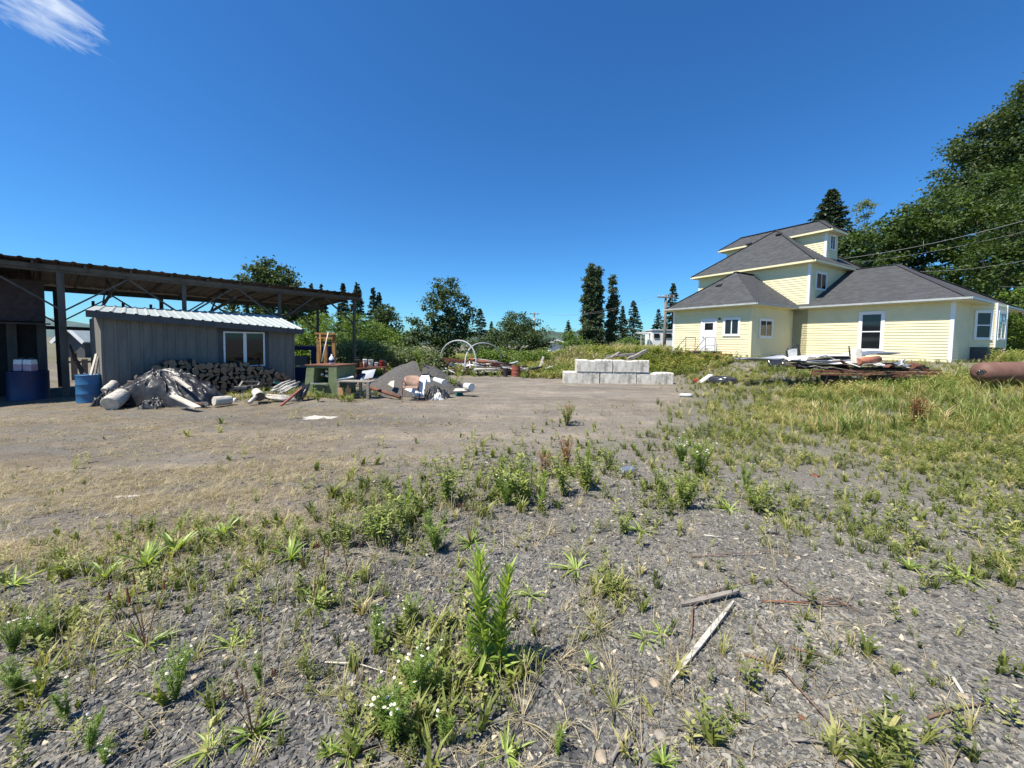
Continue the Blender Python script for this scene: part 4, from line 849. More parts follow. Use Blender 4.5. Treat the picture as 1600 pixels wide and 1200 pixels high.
mb = MB(); mb.tube([P(1443, 376, 28.2), P(1443, 392, 28.2)], .012, 4); topobj(mb, 'wire_spacer', M['wire'], P(1443, 385, 28.2), 'short vertical spacer hanging between the upper power wires', 'spacer')
def farhouse(px0, px1, pyr, pye, depth, label, wall, roof, gable=True, name='far_house', trim=True, dep=7, cat='house'):
    a = P(px0, pye, depth); b = P(px1, pye, depth); r = P((px0+px1)/2, pyr, depth); gx = gz((a.x+b.x)/2, depth)-.5
    o = thing(name, ((a.x+b.x)/2, depth, gx), label, cat); ov = .35
    mb = MB(); mb.hexa([(a.x+ov, depth, gx), (b.x-ov, depth, gx), (b.x-ov, depth+dep, gx), (a.x+ov, depth+dep, gx), (a.x+ov, depth, a.z), (b.x-ov, depth, a.z), (b.x-ov, depth+dep, a.z), (a.x+ov, depth+dep, a.z)])
    mb.poly([(a.x+ov, depth, a.z), (b.x-ov, depth, a.z), (r.x, depth, r.z-.15)]); mb.build('wall', wall, o)
    mb = MB()
    for q in (a, b): mb.hexa([(q.x, depth-.4, q.z), (r.x, depth-.4, r.z), (r.x, depth+dep, r.z), (q.x, depth+dep, q.z), (q.x, depth-.4, q.z+.12), (r.x, depth-.4, r.z+.12), (r.x, depth+dep, r.z+.12), (q.x, depth+dep, q.z+.12)])
    rf_ = mb.build('roof', roof, o)
    if trim:
        for q in (a, b): mb = MB(); mb.bar((q.x, depth-.45, q.z+.02), (r.x, depth-.45, r.z+.02), .05, .3); mb.build('bargeboard', M['white'], rf_)
    return o
farhouse(856, 886, 531.5, 536.5, 78, 'far white-trimmed gable roof showing over the weeds', M['white'], M['roofgrey'])
farhouse(910, 950, 533, 540, 70, 'low far grey roof below the poplars', M['foundation'], M['roofgrey'], trim=False)
fh = farhouse(88, 138, 513, 536, 36, 'neighbouring grey shed with pale metal roof seen past the thick post', M['shedtrim'], M['shedroof'], dep=10, name='neighbour_shed', cat='shed')
# white trailer
tr_ = thing('travel_trailer', P(1035, 548, 47), 'white boxy trailer with dark windows behind the utility pole', 'trailer')
a = P(1018, 517, 47); b = P(1054, 517, 47); zb_ = .5
mb = MB(); mb.hexa([(a.x, 47, zb_), (b.x, 47, zb_), (b.x, 49.4, zb_), (a.x, 49.4, zb_), (a.x, 47, a.z), (b.x, 47, a.z), (b.x, 49.4, a.z), (a.x, 49.4, a.z)]); mb.build('body', M['white'], tr_, .15)
mb = MB(); mb.hexa([(a.x-.1, 46.9, a.z), (b.x+.1, 46.9, a.z), (b.x+.1, 49.5, a.z), (a.x-.1, 49.5, a.z), (a.x, 46.9, a.z+.18), (b.x, 46.9, a.z+.18), (b.x, 49.5, a.z+.18), (a.x, 49.5, a.z+.18)]); mb.build('roof', M['gutter'], tr_, .08)
for x0, x1 in ((1022, 1030), (1040, 1049)):
    c0 = P(x0, 521, 46.97); c1 = P(x1, 528, 46.97); mb = MB(); mb.hexa([(c0.x, 46.9, c1.z), (c1.x, 46.9, c1.z), (c1.x, 47, c1.z), (c0.x, 47, c1.z), (c0.x, 46.9, c0.z), (c1.x, 46.9, c0.z), (c1.x, 47, c0.z), (c0.x, 47, c0.z)]); mb.build('window', M['glass'], tr_)
for x in (.8, -.8):
    mb = MB(); mb.lathe((tr_.location.x+x, 46.95, .85), [(.1, -.1), (.38, -.1), (.38, .1), (.1, .1)], 16, M=Matrix.Rotation(math.pi/2, 3, 'X')); mb.build('wheel', M['plastic_black'], tr_)
mb = MB(); c0 = P(1001, 520, 46); c1 = P(1017, 520, 46); mb.hexa([(c0.x, 46, c0.z-.15), (c1.x, 46, c0.z-.15), (c1.x, 48, c0.z), (c0.x, 48, c0.z), (c0.x, 46, c0.z-.05), (c1.x, 46, c0.z-.05), (c1.x, 48, c0.z+.1), (c0.x, 48, c0.z+.1)])
for x in (c0.x+.1, c1.x-.1): mb.bar((x, 46.1, .3), (x, 46.1, c0.z-.1), .1, .1)
topobj(mb, 'lean_to', M['paintwood'], (c0.x, 46, .4), 'flat-roofed pale lean-to left of the white trailer', 'lean-to')

# picket fence boards behind the thick post
fn = thing('board_fence', Q(2.5, 8, -.45), 'weathered grey board fence seen past the thick post', 'fence')
for k in range(15):
    s = .2+k*.33; h = .95+.18*math.sin(k*2.3); a = Q(s, 7.5, -.5); mb = MB(); mb.box(a+Vector((0, 0, h/2)), (.2, .025, h+.5), Matrix.Rotation(math.atan2(PW.y, PW.x), 3, 'Z')); mb.build('board', M['greywood'], fn)
mb = MB(); mb.bar(Q(0, 7.55, .4), Q(5.2, 7.55, .4), .06, .1); mb.build('rail', M['greywood'], fn)
# ------------------------------------------------------------------ firewood stack along the grey shed
def log_mesh(kind, seed):
    g = random.Random(seed); mb = MB(); n = 12; L_ = .42
    if kind == 'round': prof = [(math.cos(2*math.pi*k/n)*(.5+g.uniform(-.04, .04)), math.sin(2*math.pi*k/n)*(.5+g.uniform(-.05, .05))) for k in range(n)]
    elif kind == 'half': prof = [(math.cos(math.pi*k/8)*.52, math.sin(math.pi*k/8)*.46-.18+g.uniform(-.02, .02)) for k in range(9)]
    else: prof = [(-.45, -.3), (-.1, -.34), (.42, -.28), (.5, -.1), (.3, .2), (.05, .42), (-.12, .36), (-.36, .02)]
    for y_ in (-L_/2, -L_/2+.01, L_/2-.01, L_/2):
        k_ = .96 if abs(y_) == L_/2 else 1
        for a, b in prof: mb.v.append((a*k_, y_+g.uniform(-.012, .012), b*k_))
    m = len(prof)
    for j in range(3):
        for k in range(m): mb.face((j*m+k, j*m+(k+1) % m, (j+1)*m+(k+1) % m, (j+1)*m+k), 0)
    mb.face(list(range(m))[::-1], 1); mb.face([3*m+k for k in range(m)], 1)
    mb.v = [(x, y, z) for x, y, z in mb.v]; return mb
LT = [log_mesh(k, i).build('firewood_log', [M['barkwood'], M['cutwood']]) for i, k in enumerate(('round', 'round', 'half', 'wedge', 'wedge', 'half'))]
for q in LT: bpy.data.objects.remove(q, do_unlink=False) if False else None
topl = [(.55, .5), (.8, .75), (1.2, 1.1), (1.7, 1.22), (2.2, 1.05), (2.9, .95), (3.6, .93), (4.0, .85), (4.4, .72), (4.9, .45), (5.2, .2)]
rotS = math.atan2(SW.y, SW.x); nl = 0; used = set()
FIREL = ['split and round logs stacked against the grey shed wall']
row = 0; z = -.40
while z < 1.35:
    h = .155+.02*R.random(); s = .45+(.09 if row % 2 else 0)
    while s < 5.2:
        w_ = R.uniform(.15, .27); tp = np.interp(s, [a for a, b in topl], [b for a, b in topl])
        if z+.45 < tp+.05:
            i = R.randrange(len(LT)); src = LT[i]; o = src if i not in used else src.copy()
            if i in used: COL.objects.link(o)
            used.add(i); p_ = S(s+w_/2, -.28+R.uniform(-.07, .05)-.25*(1-z/1.3)*.8, z+h/2); o.location = p_
            big = z+.45 > tp-.16; k_ = 1.25 if big else 1.05
            o.scale = (w_*k_, R.uniform(.85, 1.15), h*1.12*k_); o.rotation_euler = (R.uniform(-.08, .08), R.uniform(0, 6.28), rotS+R.uniform(-.16, .16))
            zone = 'behind the black tarp' if s < 1.9 else ('left of the window' if s < 3.5 else ('under the window' if s < 4.5 else 'at its right end'))
            kind_ = ('thick round', 'round', 'half-round split', 'wedge-split', 'thin wedge-split', 'flat half-round')[i]; q3 = (z+.4)/(tp+.4)
            lay = 'topping' if big else ('high in' if q3 > .55 else ('halfway up' if q3 > .28 else 'at the bottom of'))
            lb = kind_+' log '+lay+' the firewood stack '+zone; T(o, lb, 'log', lb.replace(' log ', ' logs ')); nl += 1
        s += w_*.97
    z += h*.93; row += 1
# ------------------------------------------------------------------ tarp heap
def heap(name, m, px0, px1, pyt, pyb, depth, seed, label, cat, peaks, n=(90, 56), dep=1.1, fold=.11, fine=.03):
    a = P(px0, pyb, depth); b = P(px1, pyb, depth); g = np.random.default_rng(seed); H_ = (pyb-pyt)/FPX*depth*(.9 if name == 'tarp' else .7)
    X, Y = np.meshgrid(np.linspace(0, 1, n[0]), np.linspace(0, 1, n[1])); z = np.zeros_like(X)
    for (u_, v_, h_, r_) in peaks: z = np.maximum(z, h_*np.clip(1-np.hypot(np.hypot((X-u_)/r_, (Y-v_)/(r_*1.5)), .08), 0, 1)**.95)
    ang = np.arctan2(Y-.5, (X-peaks[0][0])*2); rad = np.hypot(Y-.5, X-peaks[0][0])
    rid = 1-np.abs(vnoise(ang*4.2, rad*1.5, seed)); rid2 = 1-np.abs(vnoise(X*9+Y*4, Y*7, seed+3)); env = np.clip(z*4, 0, 1)
    z = z+fold*env*(rid**4*sst(.03, .2, rad)-.35)+fine*env*(rid2**3)+fold*.8*env*fbm(X*5+Y*2, Y*4, seed+5)+.03*fbm(X*22, Y*14, seed)*env
    edge = np.minimum.reduce([X, 1-X, Y, 1-Y]); z = z*sst(0, .06, edge+.02*vnoise(X*12, Y*12, seed+8))
    wx = a.x+(b.x-a.x)*X+.06*vnoise(Y*8, X*5, seed+1); wy = a.y+(Y-.12)*dep+.07*vnoise(X*11, Y*4, seed+2); wz = terrain(wx, wy)-.015+H_*z
    base = Vector(((a.x+b.x)/2, a.y+dep/2, gz((a.x+b.x)/2, a.y))); V = np.stack([wx, wy, wz], -1).reshape(-1, 3)-np.array(base)
    i_ = (np.arange(n[1]-1)[:, None]*n[0]+np.arange(n[0]-1)[None, :]).ravel()
    me = rawmesh(name, V, np.stack([i_, i_+1, i_+n[0]+1, i_+n[0]], 1).ravel(), np.arange(len(i_))*4, m, smooth=True)
    o = bpy.data.objects.new(name, me); COL.objects.link(o); o.location = base; sm = o.modifiers.new('thick', 'SOLIDIFY'); sm.thickness = .006; return T(o, label, cat)
heap('tarp', M['tarp'], 150, 316, 577, 646, 11.35, 4, 'big creased shiny black tarp draped over a heap in front of the shed', 'tarp', [(.5, .5, 1.05, .56), (.25, .4, .55, .33), (.75, .45, .45, .32), (.45, .22, .55, .28)], (170, 100), 1.5, .12, .07)
heap('plastic_sheet', M['tarp'], 138, 186, 606, 647, 11.2, 9, 'crumpled silvery black plastic at the left foot of the tarp heap', 'plastic sheet', [(.5, .5, 1, .5)], (70, 50), .8, .25, .12)
heap('plastic_bag', M['tarp'], 206, 246, 628, 652, 10.9, 12, 'crumpled black plastic bag in front of the tarp heap', 'plastic bag', [(.6, .5, 1, .5)], (60, 40), .5, .25, .15)
heap('plastic_sheet', M['tarp'], 270, 318, 622, 644, 11.5, 15, 'flat shreds of black plastic at the right foot of the tarp heap', 'plastic sheet', [(.4, .5, .8, .5), (.8, .5, .6, .3)], (60, 40), .6, .3, .2)
def logat(p0, p1, r0, r1, label, m='paintwood', cat='log', name='log', n=14, cut='palewood', sq=1):
    mb = MB(); p0, p1 = Vector(p0), Vector(p1); pts = [p0.lerp(p1, t) for t in (0, .03, .35, .7, .97, 1)]
    mb.tube(pts, [r0*.93, r0, r0*1.03, r1*1.02, r1, r1*.93], n, 0, True, 1, sq); c = (p0+p1)/2
    return topobj(mb, name, [M[m], M[cut]], (c.x, c.y, min(p0.z, p1.z)-max(r0, r1)), label, cat)
logat(P(171, 632, 10.7), P(192, 616, 11.2), .22, .2, 'fat pale debarked log chunk leaning on the tarp', 'paintwood', n=18)
logat(P(116, 648, 10.75), P(152, 644.5, 11.0), .09, .09, 'grey-white pipe-like log lying left of the tarp heap', 'hosegrey')
plank(P(270, 618, 11.0), P(309, 637, 10.6), .17, .04, 'pale board leaning off the right side of the tarp', 'palewood')
plank(P(272, 589, 11.5), P(296, 606, 11.3), .1, .04, 'narrow pale stick on the tarp right slope', 'palewood')
logat(P(166, 612, 11.7), P(180, 598, 12.0), .14, .12, 'white barrel-like chunk half under the tarp on its left', 'paintwood', 'chunk', 'wood_chunk')
logat(P(334, 627, 11.4), P(361, 625, 11.8), .14, .135, 'short white peeled log lying on the bare ground', 'paintwood', n=16)
logat(P(322, 631, 11.3), P(305, 632, 11.4), .07, .07, 'thin dark stick of wood left of the white peeled log', 'barkwood')
logat(P(406, 620, 12.0), P(400, 612, 12.4), .15, .13, 'hollow pale stump section with a dark centre', 'paintwood', 'log', 'hollow_log', cut='plastic_black')
logat(P(389, 630, 11.7), P(402, 617, 12.0), .06, .05, 'thin white branch stub beside the hollow stump section', 'paintwood')
mb = MB(); q = G(367, 628); mb.lathe(q, [(.04, 0), (.05, .02), (.05, .11), (.03, .13)], 10); topobj(mb, 'white_cup', M['white'], q, 'little white cup standing behind the peeled log', 'cup')
# wooden frames / broken bench in front of the stack
fr2 = thing('broken_bench', G(393, 622), 'broken little dark wooden bench frame in front of the firewood', 'bench')
for a, b, w in (((374, 604, 12.4), (379, 596, 12.6), .05), ((379, 596, 12.6), (405, 596.5, 13.0), .05), ((374, 604, 12.4), (403, 602.5, 12.9), .06), ((403, 602.5, 12.9), (405, 596.5, 13.0), .05), ((394, 603, 12.7), (394, 622, 12.6), .04), ((378, 604, 12.5), (378, 622, 12.3), .04), ((366, 606, 12.3), (386, 606, 12.5), .1)):
    mb = MB(); mb.bar(P(*a), P(*b), w, w*.8); mb.build('slat' if a[1]-b[1] > -8 else 'leg', M['greywood'], fr2)
# brush and bark bundles at right of the firewood
def bundle(a, b, r, n, label, m='paintwood', seed=0, cat='bundle', name='bark_bundle'):
    g = random.Random(seed); a, b = Vector(a), Vector(b); mb = MB(); c = (a+b)/2
    for k in range(n):
        o1 = Vector((g.gauss(0, r*.5), g.gauss(0, r*.5), abs(g.gauss(0, r*.45)))); o2 = o1*.8+Vector((g.gauss(0, r*.2), g.gauss(0, r*.2), g.gauss(0, r*.15))); t0 = g.uniform(-.08, .2); t1 = g.uniform(.75, 1.08)
        mb.tube([a.lerp(b, t0)+o1, a.lerp(b, (t0+t1)/2)+(o1+o2)/2+Vector((0, 0, g.uniform(0, .04))), a.lerp(b, t1)+o2], [g.uniform(.015, .04), g.uniform(.02, .045), g.uniform(.01, .03)], 6)
    return topobj(mb, name, M[m], (c.x, c.y, min(a.z, b.z)), label, cat)
bundle(P(414, 622, 12.4), P(466, 628, 12.6), .12, 26, 'low tangled bundle of pale peeling sticks', 'paintwood', 1)
bundle(P(436, 615, 12.8), P(464, 600, 13.4), .13, 22, 'flaking pale grey bundle slanting up to the right', 'paintwood', 2)
bundle(P(470, 626, 12.6), P(480, 604, 12.9), .16, 20, 'dark charred bundle of sticks beside the olive machine', 'plastic_black', 3)
logat(P(424, 612, 12.7), P(449, 601, 13.3), .06, .06, 'smooth bent tan branch behind the peeling sticks', 'palewood')
plank(P(428, 597, 13.2), P(462, 603, 13.8), .05, .08, 'faded green board behind the bundles', 'teal')
plank(P(439, 634, 11.7), P(471, 607, 12.7), .06, .05, 'faded red pole leaning on the dark bundle', 'redrust', cat='pole', name='pole')
# ------------------------------------------------------------------ drums and jugs on the left
def drum(px, py, depth, r, h, m, label, ribs=True, name='steel_drum', cat='drum', tilt=0):
    c = P(px, py, depth); c.z = gz(c.x, c.y)-.01; o = thing(name, c, label, cat); mb = MB()
    pr = [(r*.97, 0), (r*1.02, .012), (r, .03)]
    for k in ((.33, .66) if ribs else ()): pr += [(r, h*k-.02), (r*1.035, h*k), (r, h*k+.02)]
    pr += [(r, h-.03), (r*1.025, h-.01), (r*1.0, h), (r*.94, h), (r*.93, h-.03)]
    mb.lathe(c, pr, 28); mb.build('body', M[m], o); return o, c
dr, dc = drum(141, 629, 12.0, .30, .88, 'blue', 'blue ribbed steel drum holding boards beside the grey shed')
for a, b, w, lb, m in (((139, 598, 12.0), (151, 553, 12.4), .07, 'straight pale board standing in the blue drum', 'palewood'), ((146, 598, 12.0), (154, 556, 12.3), .06, 'second board standing in the blue drum against the shed corner', 'greywood'),
                    ((138, 598, 12.0), (115, 556, 13.0), .12, 'dark crooked timber leaning left out of the blue drum', 'barkwood'), ((134, 602, 12.0), (109, 539, 13.2), .05, 'long dark rod leaning from the drum toward the thick post', 'rust')):
    plank(P(*a), P(*b), w, .04, lb, m, cat='board', name='board', up=(0, 1, 0))
tb, tcn = drum(46, 627, 12.3, .44, .92, 'deepblue', 'wide dark blue plastic tub in the shade of the pole shed', False, 'plastic_tub', 'tub')
for px, lb in ((33, 'left white jug of pink liquid on the blue tub'), (48, 'right white jug of pink liquid on the blue tub')):
    c = P(px, 584, 12.2); c.z = tcn.z+.925; j = thing('plastic_jug', c, lb, 'jug', 'jugs of pink liquid on the blue tub'); mb = MB()
    mb.hexa([c+Vector(q) for q in ((-.13, -.1, 0), (.13, -.1, 0), (.13, .1, 0), (-.13, .1, 0), (-.13, -.1, .21), (.13, -.1, .21), (.13, .1, .21), (-.13, .1, .21))]); mb.build('lower_body', M['pink'], j, .02)
    mb = MB(); mb.hexa([c+Vector(q) for q in ((-.13, -.1, .21), (.13, -.1, .21), (.13, .1, .21), (-.13, .1, .21), (-.12, -.09, .37), (.12, -.09, .37), (.12, .09, .37), (-.12, .09, .37))]); mb.build('upper_body', M['white'], j, .02)
    mb = MB(); mb.lathe(c+Vector((.05, 0, .37)), [(.05, 0), (.05, .05), (.03, .06)], 12); mb.build('cap', M['plastic_black'], j)
    mb = MB(); mb.tube([c+Vector((-.09, 0, .37)), c+Vector((-.07, 0, .41)), c+Vector((.0, 0, .40))], .016, 6); mb.build('handle', M['plastic_black'], j)
mb = MB(); mb.lathe(P(20, 608, 12.8)+Vector((0, 0, 0)), [(.1, 0), (.14, .03), (.14, .3), (.06, .36)], 10); topobj(mb, 'grey_canister', M['foundation'], P(20, 608, 12.8), 'grey canister behind the left of the blue tub', 'canister')
# ------------------------------------------------------------------ olive machine, yellow press, blue truck body
def quad6(pts, depth0, depth1): pass
mc = thing('machine_housing', G(500, 624), 'olive green steel machine housing with an open dark bay', 'machine')
A0, A1, B0_, B1_ = P(474, 618, 13.7), P(527, 622, 13.4), P(479, 571, 13.7), P(526, 572, 13.4)
gz0 = gz(A0.x, 13.6)-.02; back = Vector((.35, .95, 0))
def col(p): return Vector((p.x, p.y, gz0))
mb = MB(); f0 = col(A0); f3 = col(A1); t0 = B0_; t3 = B1_; e0 = f0.lerp(f3, .27); e3 = f0.lerp(f3, .73); u0 = t0.lerp(t3, .27); u3 = t0.lerp(t3, .73)
zl = gz0+.5; zh = t0.z-.09
def atz(a, b, z): return a.lerp(b, (z-a.z)/(b.z-a.z))
mb.hexa([f0, e0, e0+back*.9, f0+back*.9, t0, u0, u0+back*.9, t0+back*.9]); mb.hexa([e3, f3, f3+back*.9, e3+back*.9, u3, t3, t3+back*.9, u3+back*.9])
o1, o2, o3, o4 = atz(e0, u0, zl), atz(e3, u3, zl), atz(e0, u0, zh), atz(e3, u3, zh)
mb.hexa([e0+back*.02, e3+back*.02, e3+back*.9, e0+back*.9, o1+back*.02, o2+back*.02, o2+back*.9, o1+back*.9]); mb.hexa([o3+back*.02, o4+back*.02, o4+back*.9, o3+back*.9, u0+back*.02, u3+back*.02, u3+back*.9, u0+back*.9])
mb.build('housing', M['green'], mc, .012)
mb = MB(); mb.hexa([t0+Vector((-.05, -.03, .002)), t3+Vector((.05, -.03, .002)), t3+back*.95+Vector((.05, 0, .002)), t0+back*.95+Vector((-.05, 0, .002)), t0+Vector((-.05, -.03, .035)), t3+Vector((.05, -.03, .035)), t3+back*.95+Vector((.05, 0, .035)), t0+back*.95+Vector((-.05, 0, .035))]); mb.build('top_plate', M['rust'], mc)
mb = MB(); mb.hexa([o1+back*.5, o2+back*.5, o2+back*.52, o1+back*.52, o3+back*.5, o4+back*.5, o4+back*.52, o3+back*.52]); mb.build('bay_back', M['plastic_black'], mc)
mb = MB(); mb.bar(o1-back*.08+Vector((-.03, 0, .0)), o2-back*.08+Vector((.03, 0, .0)), .12, .03); mb.build('shelf', M['tin'], mc)
g_ = random.Random(3); 
for k in range(7):
    c = o1.lerp(o2, g_.uniform(.1, .9))+back*.2+Vector((0, 0, g_.uniform(.25, .46))); mb = MB(); mb.box(c, (.09, .09, .08), Matrix.Rotation(g_.uniform(0, 3), 3, 'X')@Matrix.Rotation(g_.uniform(0, 3), 3, 'Z')); mb.build('engine_part', M['whitedirty'] if k % 3 else M['rust'], mc, .02)
mb = MB(); c = atz(e0, u0, gz0+.3).lerp(atz(e3, u3, gz0+.3), .5)-back*.02; mb.box(c, (.36, .03, .30), Matrix.Rotation(-.1, 3, 'Z')); mb.build('front_panel', M['green'], mc)
jg = thing('plastic_jug', B0_.lerp(B1_, .62)+back*.3+Vector((0, 0, .04)), 'white plastic jug with a dark label on top of the olive machine', 'jug'); c = Vector(jg.location); mb = MB()
mb.lathe(c, [(.07, 0), (.09, .02), (.09, .2), (.05, .28), (.028, .3), (.028, .33)], 14); mb.build('body', M['white'], jg); mb = MB(); mb.lathe(c, [(.0915, .06), (.0915, .17)], 14); mb.build('label', M['deepblue'], jg); mb = MB(); mb.lathe(c+Vector((0, 0, .33)), [(.03, 0), (.03, .03)], 10); mb.build('cap', M['white'], jg)
pr = thing('shop_press', P(509, 575, 16.5), 'rusty yellow upright press frame behind the olive machine', 'press'); pr.location.z = gz(pr.location.x, 16.5)
def rod(a, b, w, m, name, root, tube=False):
    mb = MB(); mb.tube([P(*a), P(*b)], w/2, 8) if tube else mb.bar(P(*a), P(*b), w, w*.8); return mb.build(name, M[m], root)
pz = pr.location.z
for px0, px1, dd in ((498, 498, 16.5), (522, 522, 16.5), (509, 509, 17.0)): 
    a = P(px0, 580, dd); a.z = gz(a.x, a.y); mb = MB(); mb.bar(a, P(px1, 523, dd), .13, .12, up=(0, 1, 0)); mb.build('upright', M['yellow'], pr)
rod((492, 521, 16.4), (524, 521.5, 16.4), .09, 'yellow', 'crossbar', pr); rod((499, 526, 16.5), (522, 527, 16.5), .22, 'yellow', 'crossbar', pr); rod((502, 535, 16.6), (520, 536, 16.6), .12, 'darkframe', 'crossbar', pr)
rod((500, 522, 16.2), (502, 565, 15.6), .05, 'yellow', 'lever', pr, True); rod((513, 519, 16.2), (503, 565, 15.6), .05, 'palewood', 'lever', pr, True)
mb = MB(); mb.lathe(P(498, 571.5, 14.5), [(.1, 0), (.1, .04), (.05, .06), (.05, .1)], 12); topobj(mb, 'rusty_pulley', M['redrust'], P(498, 571.5, 14.5), 'small red rusty pulley on the olive machine beside the jug', 'pulley')
bt = thing('blue_dumpster', P(477, 600, 19), 'dark blue steel container between the grey shed and the yellow press', 'container'); bt.location.z = gz(bt.location.x, 19)
x0 = P(445, 560, 19).x; x1 = P(495, 560, 19).x; zb_ = bt.location.z
for (a, b) in ((.0, .62), (1.5, P(470, 541, 19).z-zb_)):
    mb = MB(); mb.hexa([(x0, 19, zb_+a), (x1, 19, zb_+a), (x1, 20.6, zb_+a), (x0, 20.6, zb_+a), (x0, 19, zb_+b), (x1, 19, zb_+b), (x1, 20.6, zb_+b), (x0, 20.6, zb_+b)]); mb.build('side', M['deepblue'], bt, .03)
mb = MB(); mb.hexa([(x1-.3, 19.02, zb_+.6), (x1, 19.02, zb_+.6), (x1, 20.6, zb_+.6), (x1-.3, 20.6, zb_+.6), (x1-.3, 19.02, zb_+1.55), (x1, 19.02, zb_+1.55), (x1, 20.6, zb_+1.55), (x1-.3, 20.6, zb_+1.55)]); mb.build('pillar', M['deepblue'], bt)
mb = MB(); mb.hexa([(x0, 18.95, zb_+.75), (x1-.55, 18.95, zb_+.75), (x1-.55, 19.4, zb_+.75), (x0, 19.4, zb_+.75), (x0, 18.95, zb_+1.2), (x1-.55, 18.95, zb_+1.2), (x1-.55, 19.4, zb_+1.2), (x0, 19.4, zb_+1.2)]); mb.build('grey_panel', M['shedwall'], bt)
# ------------------------------------------------------------------ little grey table and the things under and behind it
tbl = thing('small_table', G(551, 629), 'low grey wooden table with square legs in front of the end post', 'table')
ta, tb_ = P(524, 597, 13.0), P(577, 598, 13.2); bk = Vector((.1, .55, 0))
mb = MB(); mb.hexa([ta, tb_, tb_+bk, ta+bk, ta+Vector((0, 0, .03)), tb_+Vector((0, 0, .03)), tb_+bk+Vector((0, 0, .03)), ta+bk+Vector((0, 0, .03))]); mb.build('tabletop', M['greywood'], tbl)
for px, dd in ((575, 0), (558, .3), (536, .45), (527, .1)):
    a = P(px, 600, 13.15)+Vector((0, dd, 0)); a.z = ta.z; b = Vector((a.x, a.y, gz(a.x, a.y)-.02)); mb = MB(); mb.bar(b, a, .09, .09, up=(0, 1, 0)); mb.build('leg', M['greywood'], tbl)
for px, lb in ((531, 'left orange-stained crate panel under the grey table'), (542, 'right orange-stained crate panel under the grey table')):
    q = G(px, 624); mb = MB(); mb.box(q+Vector((0, .12, .19)), (.17, .1, .38)); topobj(mb, 'wooden_crate', mat('stained_crate', (.55, .36, .16), (.42, .22, .09), 6, .85, .3, c3=(.3, .12, .07), c3scale=6, c3amt=.35), q, lb, 'crate', bevel=.006)
def slab(pts, th, label, m, name='board', cat='board', group=None):
    pts = [Vector(p) for p in pts]; n_ = (pts[1]-pts[0]).cross(pts[2]-pts[0]).normalized()*th; mb = MB(); mb.hexa([pts[0], pts[1], pts[2], pts[3], pts[0]+n_, pts[1]+n_, pts[2]+n_, pts[3]+n_])
    c = sum(pts, Vector())/4; return topobj(mb, name, M[m], (c.x, c.y, min(p.z for p in pts)), label, cat, group)
slab([P(525, 594, 13.4), P(553, 590, 13.6), P(548, 586, 14.4), P(531, 592, 14.2)], .03, 'white sheet lying on the grey table by the post', 'white', 'plastic_sheet', 'sheet')
slab([P(563, 594, 15.0), P(582, 590, 15.3), P(587, 577, 15.5), P(566, 580, 15.2)], .03, 'slanted white panel left of the gravel pile', 'white', 'panel', 'panel')
slab([P(550, 596, 14.9), P(569, 592, 15.1), P(571, 584, 15.2), P(562, 583, 15.0)], .03, 'dark blue panel tucked below the white slanted one', 'deepblue', 'panel', 'panel')
for k, (px, py, l) in enumerate(((563, 612, 'upper'), (566, 617, 'middle'), (560, 622, 'lower'))): plank(P(px-9, py+3, 13.5), P(px+9, py-2, 13.6), .1, .03, f'{l} pale lath in the stack under the grey table', 'paintwood', 'laths under the grey table', 'lath', 'lath')
plank(P(577, 612, 13.6), P(587, 620, 13.3), .05, .03, 'short pale stick on the grass right of the grey table', 'palewood', cat='stick', name='stick')
# shelf table with buckets
sh = thing('bench_shelf', P(575, 590, 17.6), 'rusty low bench carrying a row of buckets beneath the bushes', 'bench'); sh.location.z = gz(sh.location.x, 17.6)
a, b = P(552, 577.5, 17.6), P(602, 574.5, 17.8); mb = MB(); mb.hexa([a, b, b+Vector((0, .6, 0)), a+Vector((0, .6, 0)), a+Vector((0, 0, .06)), b+Vector((0, 0, .06)), b+Vector((0, .6, .06)), a+Vector((0, .6, .06))]); mb.build('top', M['rust'], sh)
for t in (.05, .5, .95):
    q = a.lerp(b, t)+Vector((0, .1, 0)); mb = MB(); mb.bar((q.x, q.y, gz(q.x, q.y)), q, .08, .08, up=(0, 1, 0)); mb.build('leg', M['rust'], sh)
zt_ = lambda px: a.lerp(b, (px-552)/50)+Vector((0, .25, .06))
for px, r, h, m, lb in ((555, .13, .38, 'darkframe', 'dark bucket at the left end of the bucket row'), (561, .1, .25, 'yellow', 'yellow bucket, second in the bucket row'), (567, .1, .38, 'white', 'tall white bucket, third in the bucket row'), (569.5, .06, .2, 'redrust', 'small rusty can before the tall white bucket'),
                        (576, .12, .34, 'whitedirty', 'white bucket with a wire handle in mid row'), (585, .1, .2, 'whitedirty', 'low white pot right of the middle bucket'), (593, .1, .26, 'red', 'red fuel can with white spout in the bucket row'), (599, .11, .2, 'darkframe', 'black pan at the right end of the bucket row')):
    c = zt_(px); 
    if m == 'redrust': c = c-Vector((0, .17, 0))
    bk_ = thing('bucket' if 'bucket' in lb.split(',')[0] else 'container', c, lb, 'bucket' if 'bucket' in lb.split(',')[0] else 'container', 'buckets and cans on the rusty bench'); mb = MB(); mb.lathe(c, [(r*.82, 0), (r*.86, h*.5), (r*.98, h*.93), (r*1.05, h*.95), (r*1.05, h), (r*.95, h), (r*.9, h*.9)], 16); mb.build('body', M[m], bk_)
    mb = MB(); mb.tube([c+Vector((-r, 0, h*.95)), c+Vector((-r*.6, -.02, h*1.2)), c+Vector((0, -.02, h*1.3)), c+Vector((r*.6, -.02, h*1.2)), c+Vector((r, 0, h*.95))], .008, 5); mb.build('handle', M['darkframe'], bk_)
